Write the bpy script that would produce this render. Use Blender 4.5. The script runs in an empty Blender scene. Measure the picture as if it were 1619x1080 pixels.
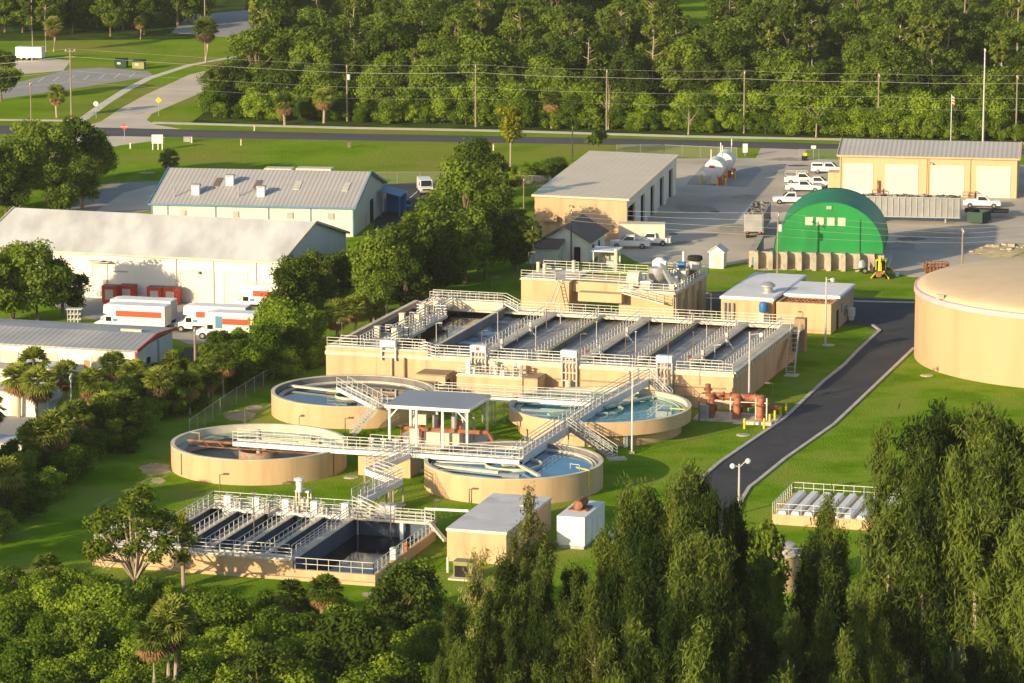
import bpy, math, random
from mathutils import Vector as V, Matrix
sc = bpy.context.scene
COL = sc.collection
R = math.radians
# ---------------------------------------------------------------- camera
FPX, YHOR, HCAM = 5810.0, -540.0, 82.0          # focal length and horizon in photo pixels, camera height in metres
PIT = math.atan((540 - YHOR) / FPX)
cam = bpy.data.cameras.new('camera'); cam.sensor_width = 36; cam.lens = FPX / 1619 * 36
cam.clip_start = 5; cam.clip_end = 6000
co = bpy.data.objects.new('camera', cam); COL.objects.link(co)
co.location = (0, 0, HCAM); co.rotation_euler = (math.pi / 2 - PIT, 0, 0)
sc.camera = co
# ---------------------------------------------------------------- light
SUN_AZ, SUN_EL = 223.5, 14.5                     # compass azimuth from +Y of the sun itself
w = bpy.data.worlds.new('World'); sc.world = w; w.use_nodes = True
nt = w.node_tree
sky = nt.nodes.new('ShaderNodeTexSky'); sky.sky_type = 'NISHITA'; sky.sun_disc = False
sky.sun_elevation = R(SUN_EL); sky.sun_rotation = R(SUN_AZ); sky.air_density = 1.0; sky.dust_density = 1.4; sky.ozone_density = 1.8
bg = nt.nodes['Background']; bg.inputs[1].default_value = 0.135
nt.links.new(sky.outputs[0], bg.inputs[0])
sl = bpy.data.lights.new('sun', 'SUN'); sl.energy = 5.0; sl.angle = R(0.5); sl.color = (1.0, 0.80, 0.50)
so = bpy.data.objects.new('sun', sl); COL.objects.link(so)
sd = V((-math.sin(R(SUN_AZ)) * math.cos(R(SUN_EL)), -math.cos(R(SUN_AZ)) * math.cos(R(SUN_EL)), -math.sin(R(SUN_EL))))
so.rotation_euler = sd.to_track_quat('-Z', 'Y').to_euler()
sc.view_settings.view_transform = 'Standard'; sc.view_settings.look = 'None'
sc.view_settings.exposure = 0.38; sc.view_settings.gamma = 1.0
sc.cycles.max_bounces = 6; sc.cycles.diffuse_bounces = 3; sc.cycles.transparent_max_bounces = 12

# ---------------------------------------------------------------- helpers
def G(px, py, z=0.0):
    """world point at height z that the photograph shows at pixel (px, py)"""
    x = (px - 809.5) / FPX; y = -(py - 540) / FPX
    d = V((x, math.cos(PIT) + y * math.sin(PIT), -math.sin(PIT) + y * math.cos(PIT)))
    t = (z - HCAM) / d.z
    return V((d.x * t, d.y * t, z))

class MB:
    def __init__(s): s.v = []; s.f = []; s.mi = []; s.k = 0
    def add(s, vs, fs):
        o = len(s.v); s.v += [tuple(p) for p in vs]
        for f in fs: s.f.append(tuple(i + o for i in f)); s.mi.append(s.k)
    def hexa(s, b, t):
        s.add(list(b) + list(t), [(3, 2, 1, 0), (4, 5, 6, 7), (0, 1, 5, 4), (1, 2, 6, 5), (2, 3, 7, 6), (3, 0, 4, 7)])
    def box(s, c, size, az=0.0):
        """c = centre of the base"""
        ca, sa = math.cos(az), math.sin(az); hx, hy = size[0] / 2, size[1] / 2
        q = [(c[0] + a * hx * ca - b * hy * sa, c[1] + a * hx * sa + b * hy * ca) for a, b in ((-1, -1), (1, -1), (1, 1), (-1, 1))]
        s.hexa([(x, y, c[2]) for x, y in q], [(x, y, c[2] + size[2]) for x, y in q])
    def prism(s, poly, z0, z1):
        n = len(poly)
        ar = sum(poly[i][0] * poly[(i + 1) % n][1] - poly[(i + 1) % n][0] * poly[i][1] for i in range(n))
        if ar < 0: poly = poly[::-1]
        vs = [(p[0], p[1], z0) for p in poly] + [(p[0], p[1], z1) for p in poly]
        s.add(vs, [tuple(range(n))[::-1], tuple(range(n, 2 * n))] + [(i, (i + 1) % n, n + (i + 1) % n, n + i) for i in range(n)])
    def beam(s, a, b, w, h, up=0.0):
        """bar from a to b, width w, height h; the line runs along its bottom + up"""
        a, b = V(a), V(b); d = b - a
        sd_ = V((-d.y, d.x, 0))
        if sd_.length < 1e-5: sd_ = V((1, 0, 0))
        sd_.normalize(); sd_ *= w / 2
        upv = sd_.cross(d); upv.normalize()
        if upv.z < 0: upv = -upv
        if abs(d.x) + abs(d.y) < 1e-5: upv = V((0, 1, 0))
        o0 = upv * up; o1 = upv * (up + h)
        s.hexa([a - sd_ + o0, b - sd_ + o0, b + sd_ + o0, a + sd_ + o0], [a - sd_ + o1, b - sd_ + o1, b + sd_ + o1, a + sd_ + o1])
    def tube(s, pts, r, n=6, r1=None, cap=True):
        pts = [V(p) for p in pts]; m = len(pts); rings = []
        for i, p in enumerate(pts):
            d = (pts[min(i + 1, m - 1)] - pts[max(i - 1, 0)]).normalized()
            a = d.cross(V((0, 0, 1)))
            if a.length < 1e-3: a = V((1, 0, 0))
            a.normalize(); b = d.cross(a)
            rr = r if r1 is None else r + (r1 - r) * i / (m - 1)
            rings.append([p + (a * math.cos(6.28318 * j / n) + b * math.sin(6.28318 * j / n)) * rr for j in range(n)])
        fs = []
        for i in range(m - 1):
            for j in range(n):
                fs.append((i * n + j, i * n + (j + 1) % n, (i + 1) * n + (j + 1) % n, (i + 1) * n + j))
        if cap: fs += [tuple(range(n))[::-1], tuple(range((m - 1) * n, m * n))]
        s.add([p for q in rings for p in q], fs)
    def lathe(s, prof, c=(0, 0), n=64, a0=0.0, a1=360.0, closed=False):
        """profile of (r, z) turned round the vertical at c"""
        full = abs(a1 - a0) >= 359.9; k = n if full else n + 1
        vs = []
        for i in range(k):
            t = R(a0 + (a1 - a0) * i / n)
            for r, z in prof: vs.append((c[0] + r * math.cos(t), c[1] + r * math.sin(t), z))
        m = len(prof); fs = []
        for i in range(n):
            i2 = (i + 1) % k
            for j in range(m if closed else m - 1):
                j2 = (j + 1) % m
                fs.append((i * m + j, i2 * m + j, i2 * m + j2, i * m + j2))
        s.add(vs, fs)
    def disc(s, c, r, z, n=48):
        s.add([(c[0] + r * math.cos(6.28318 * i / n), c[1] + r * math.sin(6.28318 * i / n), z) for i in range(n)], [tuple(range(n))])
    def sphere(s, c, r, n=10, m=6, sz=1.0):
        vs = []; fs = []
        for i in range(m + 1):
            t = math.pi * i / m
            for j in range(n):
                u = 6.28318 * j / n
                vs.append((c[0] + r * math.sin(t) * math.cos(u), c[1] + r * math.sin(t) * math.sin(u), c[2] + r * sz * math.cos(t)))
        for i in range(m):
            for j in range(n): fs.append((i * n + j, (i + 1) * n + j, (i + 1) * n + (j + 1) % n, i * n + (j + 1) % n))
        s.add(vs, fs)
    def rail(s, pts, h=1.07, sp=1.7, r=0.028, closed=False, nr=3, kick=True):
        pts = [V(p) for p in pts]
        if closed: pts = pts + [pts[0]]
        for a, b in zip(pts[:-1], pts[1:]):
            L = (b - a).length; n = max(1, round(L / sp))
            for i in range(n + 1):
                p = a.lerp(b, i / n); s.box((p.x, p.y, p.z), (2 * r, 2 * r, h))
            for q in range(nr):
                zz = h - q * h / nr
                s.beam(a + V((0, 0, zz - r)), b + V((0, 0, zz - r)), 2 * r, 2 * r)
            if kick: s.beam(a + V((0, 0, .02)), b + V((0, 0, .02)), .03, .12)
    def build(s, name, mats, parent=None, loc=None, smooth=False):
        org = V((0, 0, 0))
        if parent is not None:
            p = parent
            while p: org += p.location; p = p.parent
        elif loc is not None: org = V(loc)
        me = bpy.data.meshes.new(name)
        me.from_pydata([(x - org.x, y - org.y, z - org.z) for x, y, z in s.v], [], s.f)
        if not isinstance(mats, (list, tuple)): mats = [mats]
        for m in mats: me.materials.append(m)
        if len(mats) > 1: me.polygons.foreach_set('material_index', s.mi)
        if smooth:
            me.polygons.foreach_set('use_smooth', [True] * len(s.f)); me.set_sharp_from_angle(angle=R(40))
        me.update()
        o = bpy.data.objects.new(name, me); COL.objects.link(o)
        if parent is not None: o.parent = parent
        elif loc is not None: o.location = loc
        return o

def tag(o, label=None, cat=None, group=None, kind=None):
    if label: o['label'] = label
    if cat: o['category'] = cat
    if group: o['group'] = group
    if kind: o['kind'] = kind
    return o
def thing(name, label, cat, loc=(0, 0, 0), group=None):
    o = bpy.data.objects.new(name, None); o.empty_display_size = .3; COL.objects.link(o); o.location = loc
    return tag(o, label, cat, group)
def dup(root, loc, rz=0.0, label=None, group=None, scale=1.0, cat=None):
    def cp(o, par):
        c = o.copy(); COL.objects.link(c)
        if par is not None: c.parent = par
        for ch in kids.get(o.name, []): cp(ch, c)
        return c
    kids = {}
    def walk(o):
        ch = list(o.children); kids[o.name] = ch
        for q in ch: walk(q)
    walk(root)
    r = cp(root, None); r.location = loc; r.rotation_euler = (0, 0, rz)
    r.scale = (scale, scale, scale) if not isinstance(scale, tuple) else scale
    return tag(r, label, cat, group)
def place(o, loc, rz=0.0, scale=1.0):
    o.location = loc; o.rotation_euler = (0, 0, rz); o.scale = (scale,) * 3 if not isinstance(scale, tuple) else scale
    return o

class Fr:
    """plan frame: origin and the direction of its u axis (degrees)"""
    def __init__(s, o, az): s.o = V((o[0], o[1], 0)); s.az = R(az); s.c = math.cos(s.az); s.s = math.sin(s.az)
    def p(s, u, v, z=0.0): return V((s.o.x + u * s.c - v * s.s, s.o.y + u * s.s + v * s.c, z))
    def box(s, mb, u0, u1, v0, v1, z0, z1):
        q = [(u0, v0), (u1, v0), (u1, v1), (u0, v1)]
        mb.hexa([s.p(a, b, z0) for a, b in q], [s.p(a, b, z1) for a, b in q])
    def uv(s, w_):
        dx, dy = w_[0] - s.o.x, w_[1] - s.o.y
        return dx * s.c + dy * s.s, -dx * s.s + dy * s.c

# ---------------------------------------------------------------- materials
def mat(name, col, rough=.75, var=.12, scale=.6, metal=0.0, bump=0.0, bscale=8.0, col2=None, thr=(.45, .62), sc2=.15, stretch=(1, 1, 1),
        wave=None, wcol=.12, wbump=.3, spec=.35):
    m = bpy.data.materials.new(name); m.use_nodes = True
    t = m.node_tree; N = t.nodes; L = t.links; b = N['Principled BSDF']
    b.inputs['Roughness'].default_value = rough; b.inputs['Metallic'].default_value = metal
    b.inputs['Specular IOR Level'].default_value = spec
    tc = N.new('ShaderNodeTexCoord'); mp = N.new('ShaderNodeMapping'); mp.inputs['Scale'].default_value = stretch
    L.new(tc.outputs['Object'], mp.inputs['Vector'])
    nz = N.new('ShaderNodeTexNoise'); nz.inputs['Scale'].default_value = scale; nz.inputs['Detail'].default_value = 6; nz.inputs['Roughness'].default_value = .6
    L.new(mp.outputs[0], nz.inputs['Vector'])
    r = N.new('ShaderNodeValToRGB'); r.color_ramp.elements[0].position = .3; r.color_ramp.elements[1].position = .7
    r.color_ramp.elements[0].color = [c * (1 - var) for c in col] + [1]; r.color_ramp.elements[1].color = [min(1, c * (1 + var)) for c in col] + [1]
    L.new(nz.outputs[0], r.inputs[0]); out = r.outputs[0]
    if col2:
        n2 = N.new('ShaderNodeTexNoise'); n2.inputs['Scale'].default_value = sc2; n2.inputs['Detail'].default_value = 5
        L.new(mp.outputs[0], n2.inputs['Vector'])
        r2 = N.new('ShaderNodeValToRGB'); r2.color_ramp.elements[0].position = thr[0]; r2.color_ramp.elements[1].position = thr[1]
        L.new(n2.outputs[0], r2.inputs[0])
        mx = N.new('ShaderNodeMix'); mx.data_type = 'RGBA'; L.new(r2.outputs[0], mx.inputs[0]); L.new(out, mx.inputs[6]); mx.inputs[7].default_value = list(col2) + [1]
        out = mx.outputs[2]
    hgt = None
    if wave:                                      # (bands per metre, direction of the ribs in degrees)
        m2 = N.new('ShaderNodeMapping'); m2.inputs['Rotation'].default_value = (0, 0, R(-wave[1]))
        m2.vector_type = 'POINT'
        L.new(tc.outputs['Object'], m2.inputs['Vector'])
        wv = N.new('ShaderNodeTexWave'); wv.inputs['Scale'].default_value = wave[0] * .314; wv.bands_direction = 'X'; wv.wave_profile = 'TRI'
        L.new(m2.outputs[0], wv.inputs['Vector'])
        mm = N.new('ShaderNodeMix'); mm.data_type = 'RGBA'; mm.blend_type = 'MULTIPLY'; mm.inputs[0].default_value = wcol * 2
        L.new(out, mm.inputs[6]); L.new(wv.outputs[0], mm.inputs[7]); out = mm.outputs[2]
        bp = N.new('ShaderNodeBump'); bp.inputs['Strength'].default_value = wbump; bp.inputs['Distance'].default_value = .1
        L.new(wv.outputs[1], bp.inputs['Height']); L.new(bp.outputs[0], b.inputs['Normal'])
    elif bump:
        n3 = N.new('ShaderNodeTexNoise'); n3.inputs['Scale'].default_value = bscale; n3.inputs['Detail'].default_value = 5
        L.new(mp.outputs[0], n3.inputs['Vector'])
        bp = N.new('ShaderNodeBump'); bp.inputs['Strength'].default_value = bump; bp.inputs['Distance'].default_value = .2
        L.new(n3.outputs[0], bp.inputs['Height']); L.new(bp.outputs[0], b.inputs['Normal'])
    L.new(out, b.inputs['Base Color'])
    return m

def leafmat(name, col, var=.35, transl=.25, hue2=None):
    m = bpy.data.materials.new(name); m.use_nodes = True
    t = m.node_tree; N = t.nodes; L = t.links; N.remove(N['Principled BSDF']); out = N['Material Output']
    oi = N.new('ShaderNodeObjectInfo'); geo = N.new('ShaderNodeNewGeometry')
    nz = N.new('ShaderNodeTexNoise'); nz.inputs['Scale'].default_value = .35; nz.inputs['Detail'].default_value = 3
    L.new(geo.outputs['Position'], nz.inputs['Vector'])
    ad = N.new('ShaderNodeMath'); ad.operation = 'ADD'; L.new(nz.outputs[0], ad.inputs[0])
    mu = N.new('ShaderNodeMath'); mu.operation = 'MULTIPLY_ADD'; mu.inputs[1].default_value = .8; mu.inputs[2].default_value = -.4
    L.new(oi.outputs['Random'], mu.inputs[0]); L.new(mu.outputs[0], ad.inputs[1])
    a2 = N.new('ShaderNodeMath'); a2.operation = 'MULTIPLY_ADD'; a2.inputs[1].default_value = .4
    L.new(geo.outputs['Random Per Island'], a2.inputs[0]); 
    sb = N.new('ShaderNodeMath'); sb.operation = 'SUBTRACT'; sb.inputs[1].default_value = .2; L.new(ad.outputs[0], sb.inputs[0]); L.new(sb.outputs[0], a2.inputs[2])
    r = N.new('ShaderNodeValToRGB'); e = r.color_ramp.elements
    h = hue2 or (col[0] * 1.35, col[1] * 1.12, col[2] * .9)
    e[0].position = .25; e[1].position = .75
    e[0].color = [c * (1 - var) for c in col] + [1]; e[1].color = [c * (1 + var) for c in h] + [1]
    L.new(a2.outputs[0], r.inputs[0])
    d = N.new('ShaderNodeBsdfDiffuse'); tr = N.new('ShaderNodeBsdfTranslucent'); mx = N.new('ShaderNodeMixShader'); mx.inputs[0].default_value = transl
    L.new(r.outputs[0], d.inputs[0]); L.new(r.outputs[0], tr.inputs[0]); L.new(d.outputs[0], mx.inputs[1]); L.new(tr.outputs[0], mx.inputs[2])
    L.new(mx.outputs[0], out.inputs[0])
    return m

def watermat(name, col, rough=.06, bump=.05, bscale=1.2, foam=None):
    m = mat(name, col, rough=rough, var=.25, scale=.3, bump=bump, bscale=bscale, spec=.5,
            **(dict(col2=foam, thr=(.5, .68), sc2=.45) if foam else {}))
    m.node_tree.nodes['Principled BSDF'].inputs['IOR'].default_value = 1.33
    return m

M = {}
M['lawn'] = mat('lawn_grass', (.175, .32, .011), rough=1, var=.34, scale=.13, bump=1.0, bscale=5, col2=(.27, .31, .05), thr=(.44, .68), sc2=.13, spec=.0)
M['farlawn'] = mat('verge_grass', (.19, .32, .013), rough=1, var=.25, scale=.07, bump=1.0, bscale=4, col2=(.28, .29, .05), thr=(.45, .66), sc2=.035, spec=0)
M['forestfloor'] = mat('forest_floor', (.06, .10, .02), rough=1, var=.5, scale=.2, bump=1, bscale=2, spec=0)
M['asphalt'] = mat('asphalt_new', (.042, .044, .05), rough=.9, var=.15, scale=.25, col2=(.06, .06, .062), thr=(.4, .7), bump=.15, bscale=20)
M['road'] = mat('asphalt_road', (.085, .08, .09), rough=.9, var=.12, scale=.2, col2=(.11, .10, .105), thr=(.4, .7), bump=.15, bscale=20, stretch=(.3, 1, 1))
M['yard'] = mat('yard_concrete', (.64, .55, .42), rough=.9, var=.16, scale=.12, col2=(.43, .37, .29), thr=(.42, .62), sc2=.06, bump=.15, bscale=12)
M['sidewalk'] = mat('sidewalk_concrete', (.72, .65, .52), rough=.9, var=.12, scale=.4)
M['street'] = mat('street_concrete', (.68, .59, .45), rough=.9, var=.1, scale=.15, col2=(.58, .50, .39), thr=(.45, .7), sc2=.08)
M['lot'] = mat('parking_asphalt', (.36, .345, .32), rough=.9, var=.12, scale=.15)
M['sand'] = mat('bare_sand', (.50, .41, .25), rough=1, var=.25, scale=.8, col2=(.36, .33, .13), thr=(.45, .65), sc2=.5)
M['kerb'] = mat('kerb_concrete', (.54, .49, .42), rough=.85, var=.15, scale=.5)
M['tan'] = mat('tan_stucco', (.64, .435, .25), rough=.85, var=.06, scale=.12, col2=(.47, .315, .19), thr=(.48, .82), sc2=.8, stretch=(1, 1, .14))
M['tan2'] = mat('tan_stained_stucco', (.60, .44, .25), rough=.85, var=.10, scale=.5, col2=(.45, .31, .18), thr=(.52, .8), sc2=.5, stretch=(1, 1, .25))
M['tandark'] = mat('tan_shadow_recess', (.35, .24, .15), rough=.9, var=.15)  # one darker tan for doors, pipes, joints and flat opening panels
M['conc'] = mat('pale_concrete', (.66, .585, .46), rough=.88, var=.15, scale=.7, col2=(.50, .44, .345), thr=(.5, .72), sc2=.5)
M['grating'] = mat('walkway_deck', (.60, .54, .45), rough=.7, var=.12, scale=2, metal=.0)
M['alu'] = mat('aluminium_rail', (.64, .62, .57), rough=.45, var=.08, scale=3, metal=.15)
M['white'] = mat('white_paint', (.78, .77, .74), rough=.5, var=.05, scale=.8)
M['whiteroof'] = mat('white_roof_membrane', (.80, .80, .80), rough=.7, var=.06, scale=.3, col2=(.68, .68, .69), thr=(.5, .75), sc2=.2)
M['greyroof'] = mat('grey_roof_membrane', (.64, .63, .62), rough=.75, var=.1, scale=.3, col2=(.50, .49, .48), thr=(.52, .7), sc2=.35)
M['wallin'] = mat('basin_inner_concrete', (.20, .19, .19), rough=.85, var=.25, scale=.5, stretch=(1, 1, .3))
M['greenwall'] = mat('algae_topped_concrete', (.33, .32, .20), rough=.9, var=.25, scale=1.0)
M['black'] = mat('black_rubber', (.012, .012, .013), rough=.7)
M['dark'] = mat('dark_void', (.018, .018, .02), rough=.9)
M['glass'] = mat('dark_window_glass', (.02, .025, .03), rough=.08, spec=.5, var=.02)
M['steel'] = mat('galvanised_steel', (.42, .42, .42), rough=.5, metal=.4, var=.15, scale=2)
M['pole'] = mat('weathered_wood_pole', (.30, .24, .18), rough=.9, var=.25, scale=1.2, stretch=(1, 1, .15))
M['lamppole'] = mat('bronze_lamp_pole', (.17, .13, .10), rough=.6, var=.1)
M['lampgrey'] = mat('grey_lamp_pole', (.5, .48, .45), rough=.55, var=.1)
M['rust'] = mat('rust_red_pipe_paint', (.40, .14, .065), rough=.65, var=.25, scale=1.2, col2=(.22, .06, .035), thr=(.5, .7), sc2=1.1)
M['rustd'] = mat('rusty_steel', (.24, .095, .05), rough=.85, var=.4, scale=1.5, col2=(.36, .17, .09), thr=(.45, .65), sc2=1.5)
M['yellow'] = mat('safety_yellow', (.75, .56, .02), rough=.5, var=.08)
M['blue'] = mat('blue_paint', (.03, .16, .42), rough=.5, var=.1)
M['bluetrim'] = mat('blue_trim', (.10, .25, .38), rough=.55, var=.1)
M['red'] = mat('red_orange_paint', (.62, .06, .025), rough=.5, var=.08)
M['green'] = mat('green_fabric', (.010, .23, .075), rough=.5, var=.1, scale=.2, col2=(.008, .17, .06), thr=(.45, .7), sc2=.25)
M['block'] = mat('concrete_blocks', (.50, .43, .33), rough=.9, var=.2, scale=.7, col2=(.32, .27, .21), thr=(.45, .7), sc2=.6)
M['creamwall'] = mat('cream_metal_siding', (.80, .74, .62), rough=.6, var=.05, scale=.3, wave=(2.0, -8), wcol=.06, wbump=.15)
M['whitewall'] = mat('offwhite_painted_wall', (.82, .78, .70), rough=.7, var=.05, scale=.25, col2=(.72, .67, .58), thr=(.5, .8), sc2=.3)
M['brownroof'] = mat('brown_shingle', (.20, .145, .115), rough=.9, var=.15, scale=.8)
M['bark'] = mat('bark', (.21, .15, .10), rough=.95, var=.35, scale=1.5, stretch=(1, 1, .2))
M['palebark'] = mat('pale_bark', (.40, .32, .24), rough=.95, var=.3, scale=1.5, stretch=(1, 1, .2))
M['trim'] = mat('purple_grey_trim', (.78, .44, .47), rough=.7, var=.05)
M['olive'] = mat('olive_metal', (.30, .28, .13), rough=.6, var=.1)
M['dgreen'] = mat('dark_green_metal', (.02, .06, .04), rough=.5, var=.15)
M['lgreen'] = mat('launder_green_fibreglass', (.36, .46, .36), rough=.6, var=.2, scale=1)
M['weir'] = mat('pale_weir_trough', (.60, .58, .46), rough=.7, var=.2, scale=1.2)
def roofm(name, col, az, n=2.2, **k): return mat(name, col, rough=.55, var=.06, scale=.2, wave=(n, az), **k)

# ---------------------------------------------------------------- the ground
def sheet(name, polypx, z, m, kind='structure'):
    mb = MB(); mb.prism([G(*q) for q in polypx], z - .25, z); o = mb.build(name, m); o['kind'] = kind; return o
def ribbon(name, cl, width, z, m, px=True):
    """flat strip along a centre line of points"""
    pts = [G(*q) if px else V(q) for q in cl]; Lp, Rp = [], []
    for i, p in enumerate(pts):
        d = (pts[min(i + 1, len(pts) - 1)] - pts[max(i - 1, 0)]).normalized(); n = V((-d.y, d.x, 0))
        Lp.append(p + n * width / 2); Rp.append(p - n * width / 2)
    mb = MB(); mb.prism(Lp + Rp[::-1], z - .25, z); o = mb.build(name, m); o['kind'] = 'structure'; return o
mb = MB(); mb.add([(-700, 120, 0), (700, 120, 0), (700, 1800, 0), (-700, 1800, 0)], [(0, 1, 2, 3)])
g = mb.build('ground', M['lawn']); g['kind'] = 'structure'
sheet('roadside_verge', [(-400, 182), (130, 186), (420, 60), (1000, 190), (2100, 225), (2100, 252), (1330, 250), (1050, 258), (800, 285), (620, 288), (260, 272), (-400, 250)], .004, M['farlawn'])
sheet('park_lawn', [(-400, 182), (130, 190), (420, 100), (520, 0), (-700, 0)], .008, M['farlawn'])
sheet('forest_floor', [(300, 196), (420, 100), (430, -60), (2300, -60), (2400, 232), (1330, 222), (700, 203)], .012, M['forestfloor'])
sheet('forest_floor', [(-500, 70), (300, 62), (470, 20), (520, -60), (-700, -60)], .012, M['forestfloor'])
sheet('road', [(-500, 186), (0, 198), (540, 211), (1080, 221), (1330, 228), (2300, 252), (2300, 263), (1330, 238), (1080, 231), (540, 222), (0, 212), (-500, 200)], .02, M['road'])
ribbon('sidewalk', [(-300, 184), (0, 189.5), (130, 191)], 2.2, .024, M['sidewalk'])
ribbon('sidewalk', [(240, 194), (540, 202), (800, 207), (1080, 215.5), (1330, 220.5), (2200, 240)], 2.6, .024, M['sidewalk'])
sheet('side_street', [(128, 202), (160, 192), (190, 172), (230, 150), (300, 118), (360, 104), (413, 97), (470, 84), (470, 96), (413, 113), (380, 122), (330, 142), (275, 165), (240, 180), (232, 190), (245, 197), (285, 204)], .016, M['street'])
ribbon('footpath', [(128, 191), (165, 164), (200, 142), (235, 124), (300, 103), (405, 84)], 1.8, .020, M['sidewalk'])
sheet('parking_lot', [(-300, 160), (0, 157), (100, 143), (180, 130), (245, 121), (235, 113), (160, 107), (110, 110), (30, 130), (-300, 150)], .016, M['lot'])
sheet('trailer_pad', [(10, 96), (75, 92), (112, 96), (100, 112), (38, 117)], .02, M['street'])
sheet('upper_lot', [(270, 52), (300, 24), (460, 10), (450, 40), (425, 60), (350, 58)], .02, M['lot'])
sheet('driveway_apron', [(70, 212), (262, 217), (250, 222), (190, 230), (165, 236), (120, 236)], .02, M['street'])
sheet('side_lot', [(70, 345), (150, 300), (175, 290), (250, 286), (250, 330), (150, 350)], .01, M['lot'])
sheet('side_lot', [(150, 335), (195, 305), (246, 292), (246, 330)], .016, M['street'])
sheet('yard', [(1040, 262), (1052, 251), (1195, 250), (1203, 234), (1275, 237), (1268, 251), (2100, 275), (2100, 440), (1440, 438), (1400, 427), (1200, 427), (1180, 414), (1125, 424), (1010, 416), (985, 402), (930, 396), (860, 372), (990, 345)], .012, M['yard'])
sheet('tank_pad', [(1112, 262), (1195, 262), (1205, 268), (1180, 296), (1085, 292), (1090, 285)], .018, M['lot'])
sheet('van_lot', [(600, 292), (695, 286), (720, 300), (690, 350), (610, 380), (590, 372)], .012, M['asphalt'])
sheet('rental_lot', [(60, 470), (120, 468), (460, 478), (440, 520), (300, 545), (240, 520), (120, 500)], .012, M['lot'])
sheet('alley', [(292, 549), (380, 552), (410, 545), (370, 580), (300, 620), (270, 600)], .014, M['asphalt'])
sheet('alley', [(-300, 560), (0, 575), (100, 620), (60, 700), (-20, 780), (-300, 760)], .014, M['lot'])
sheet('access_road', [(1060, 800), (1140, 732), (1240, 664), (1303, 604), (1335, 579), (1357, 556), (1392, 524), (1360, 514), (1250, 512), (1110, 490), (1105, 462), (1250, 458), (1360, 471), (1500, 476), (1700, 480), (1700, 530), (1445, 552), (1353, 639), (1317, 673), (1240, 727), (1197, 762), (1172, 792), (1160, 840), (1100, 900)], .016, M['asphalt'])
def kerb(pts):
    mb = MB(); P_ = [G(*q) for q in pts]
    for a, b in zip(P_[:-1], P_[1:]): mb.beam(a, b, .38, .14)
    o = mb.build('kerb', M['kerb']); o['kind'] = 'structure'
kerb([(1060, 798), (1140, 730), (1240, 662), (1303, 602.5), (1335, 577), (1357, 554), (1391, 523), (1379, 514)])
kerb([(1160, 845), (1168, 808), (1173, 790), (1185, 771), (1198, 761), (1241, 726), (1318, 672), (1354, 638), (1445, 551)])
kerb([(1110, 472), (1445, 479)])
M['track'] = mat('worn_grass_track', (.21, .26, .05), rough=1, var=.35, scale=.7, col2=(.46, .38, .22), thr=(.45, .65), sc2=.25)
rs = random.Random(3)
def blotch(cx, cy, rx, ry, m='sand', z=.006, nm='sand_patch'):
    mb = MB(); c = G(cx, cy); n = 40; s = 0
    mb.prism([G(cx + rx * (.75 + .35 * rs.random()) * math.cos(6.2832 * i / n), cy + ry * (.75 + .35 * rs.random()) * math.sin(6.2832 * i / n)) for i in range(n)], -.2, z)
    o = mb.build(nm, M[m]); o['kind'] = 'structure'
for q in ((380, 657, 26, 9), (402, 645, 14, 6), (246, 742, 26, 10), (596, 940, 26, 5), (612, 930, 12, 4), (668, 905, 20, 3), (1212, 425, 20, 3), (560, 505, 10, 3), (232, 273, 15, 1.5), (250, 760, 12, 5)): blotch(*q)
M['oil'] = mat('oil_stain', (.13, .12, .11), rough=.7, var=.3, scale=.8); M['patch'] = mat('asphalt_patch', (.060, .060, .064), rough=.95, var=.25, scale=.8, col2=(.045, .045, .05), thr=(.45, .6), sc2=.5)
M['yardpatch'] = mat('yard_patch', (.36, .31, .25), rough=.9, var=.25, scale=.5)
for q in ((1250, 252, 40, 3), (1235, 330, 30, 6), (1160, 360, 26, 6), (1100, 330, 34, 7), (1480, 372, 60, 8), (1420, 390, 30, 8), (1545, 392, 30, 5), (1080, 385, 20, 4), (1180, 312, 26, 4)): blotch(*q, 'yardpatch', .0165, 'yard_stain')
for q in ((1262, 262, 20, 1.6), (1210, 345, 10, 2), (1330, 285, 14, 2), (1440, 378, 24, 3), (1065, 370, 8, 1.5), (1130, 335, 9, 2)): blotch(*q, 'oil', .0205, 'oil_stain')
for q in ((1330, 620, 22, 9), (1240, 700, 30, 14), (1400, 545, 26, 8), (1290, 640, 16, 6), (1200, 735, 14, 9), (1420, 498, 50, 4)): blotch(*q, 'patch', .0205, 'road_patch')
for q in ((820, 500, 1, 1),): pass
for cl in ([(150, 800), (225, 762), (262, 742), (330, 700), (400, 655), (440, 632)], [(160, 806), (236, 767), (272, 747), (340, 704), (408, 659), (446, 637)]):
    ribbon('wheel_track', cl, .42, .005, M['track'])
# white bay lines of the two car parks
mb = MB()
for x, y in ((617, 315), (648, 313), (630, 315)):
    a = G(x, y); b = G(x + 14, y - 12); mb.beam((a.x, a.y, .012), (b.x, b.y, .012), .14, .006)
o = mb.build('road_marking', M['white']); o['kind'] = 'structure'
mb = MB()
for i in range(7):
    a = G(70 + i * 24, 122 - i * 1.2); b = G(60 + i * 24, 130 - i * 1.2); mb.beam((a.x, a.y, .017), (b.x, b.y, .017), .16, .006)
o = mb.build('road_marking', M['white']); o['kind'] = 'structure'
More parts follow.
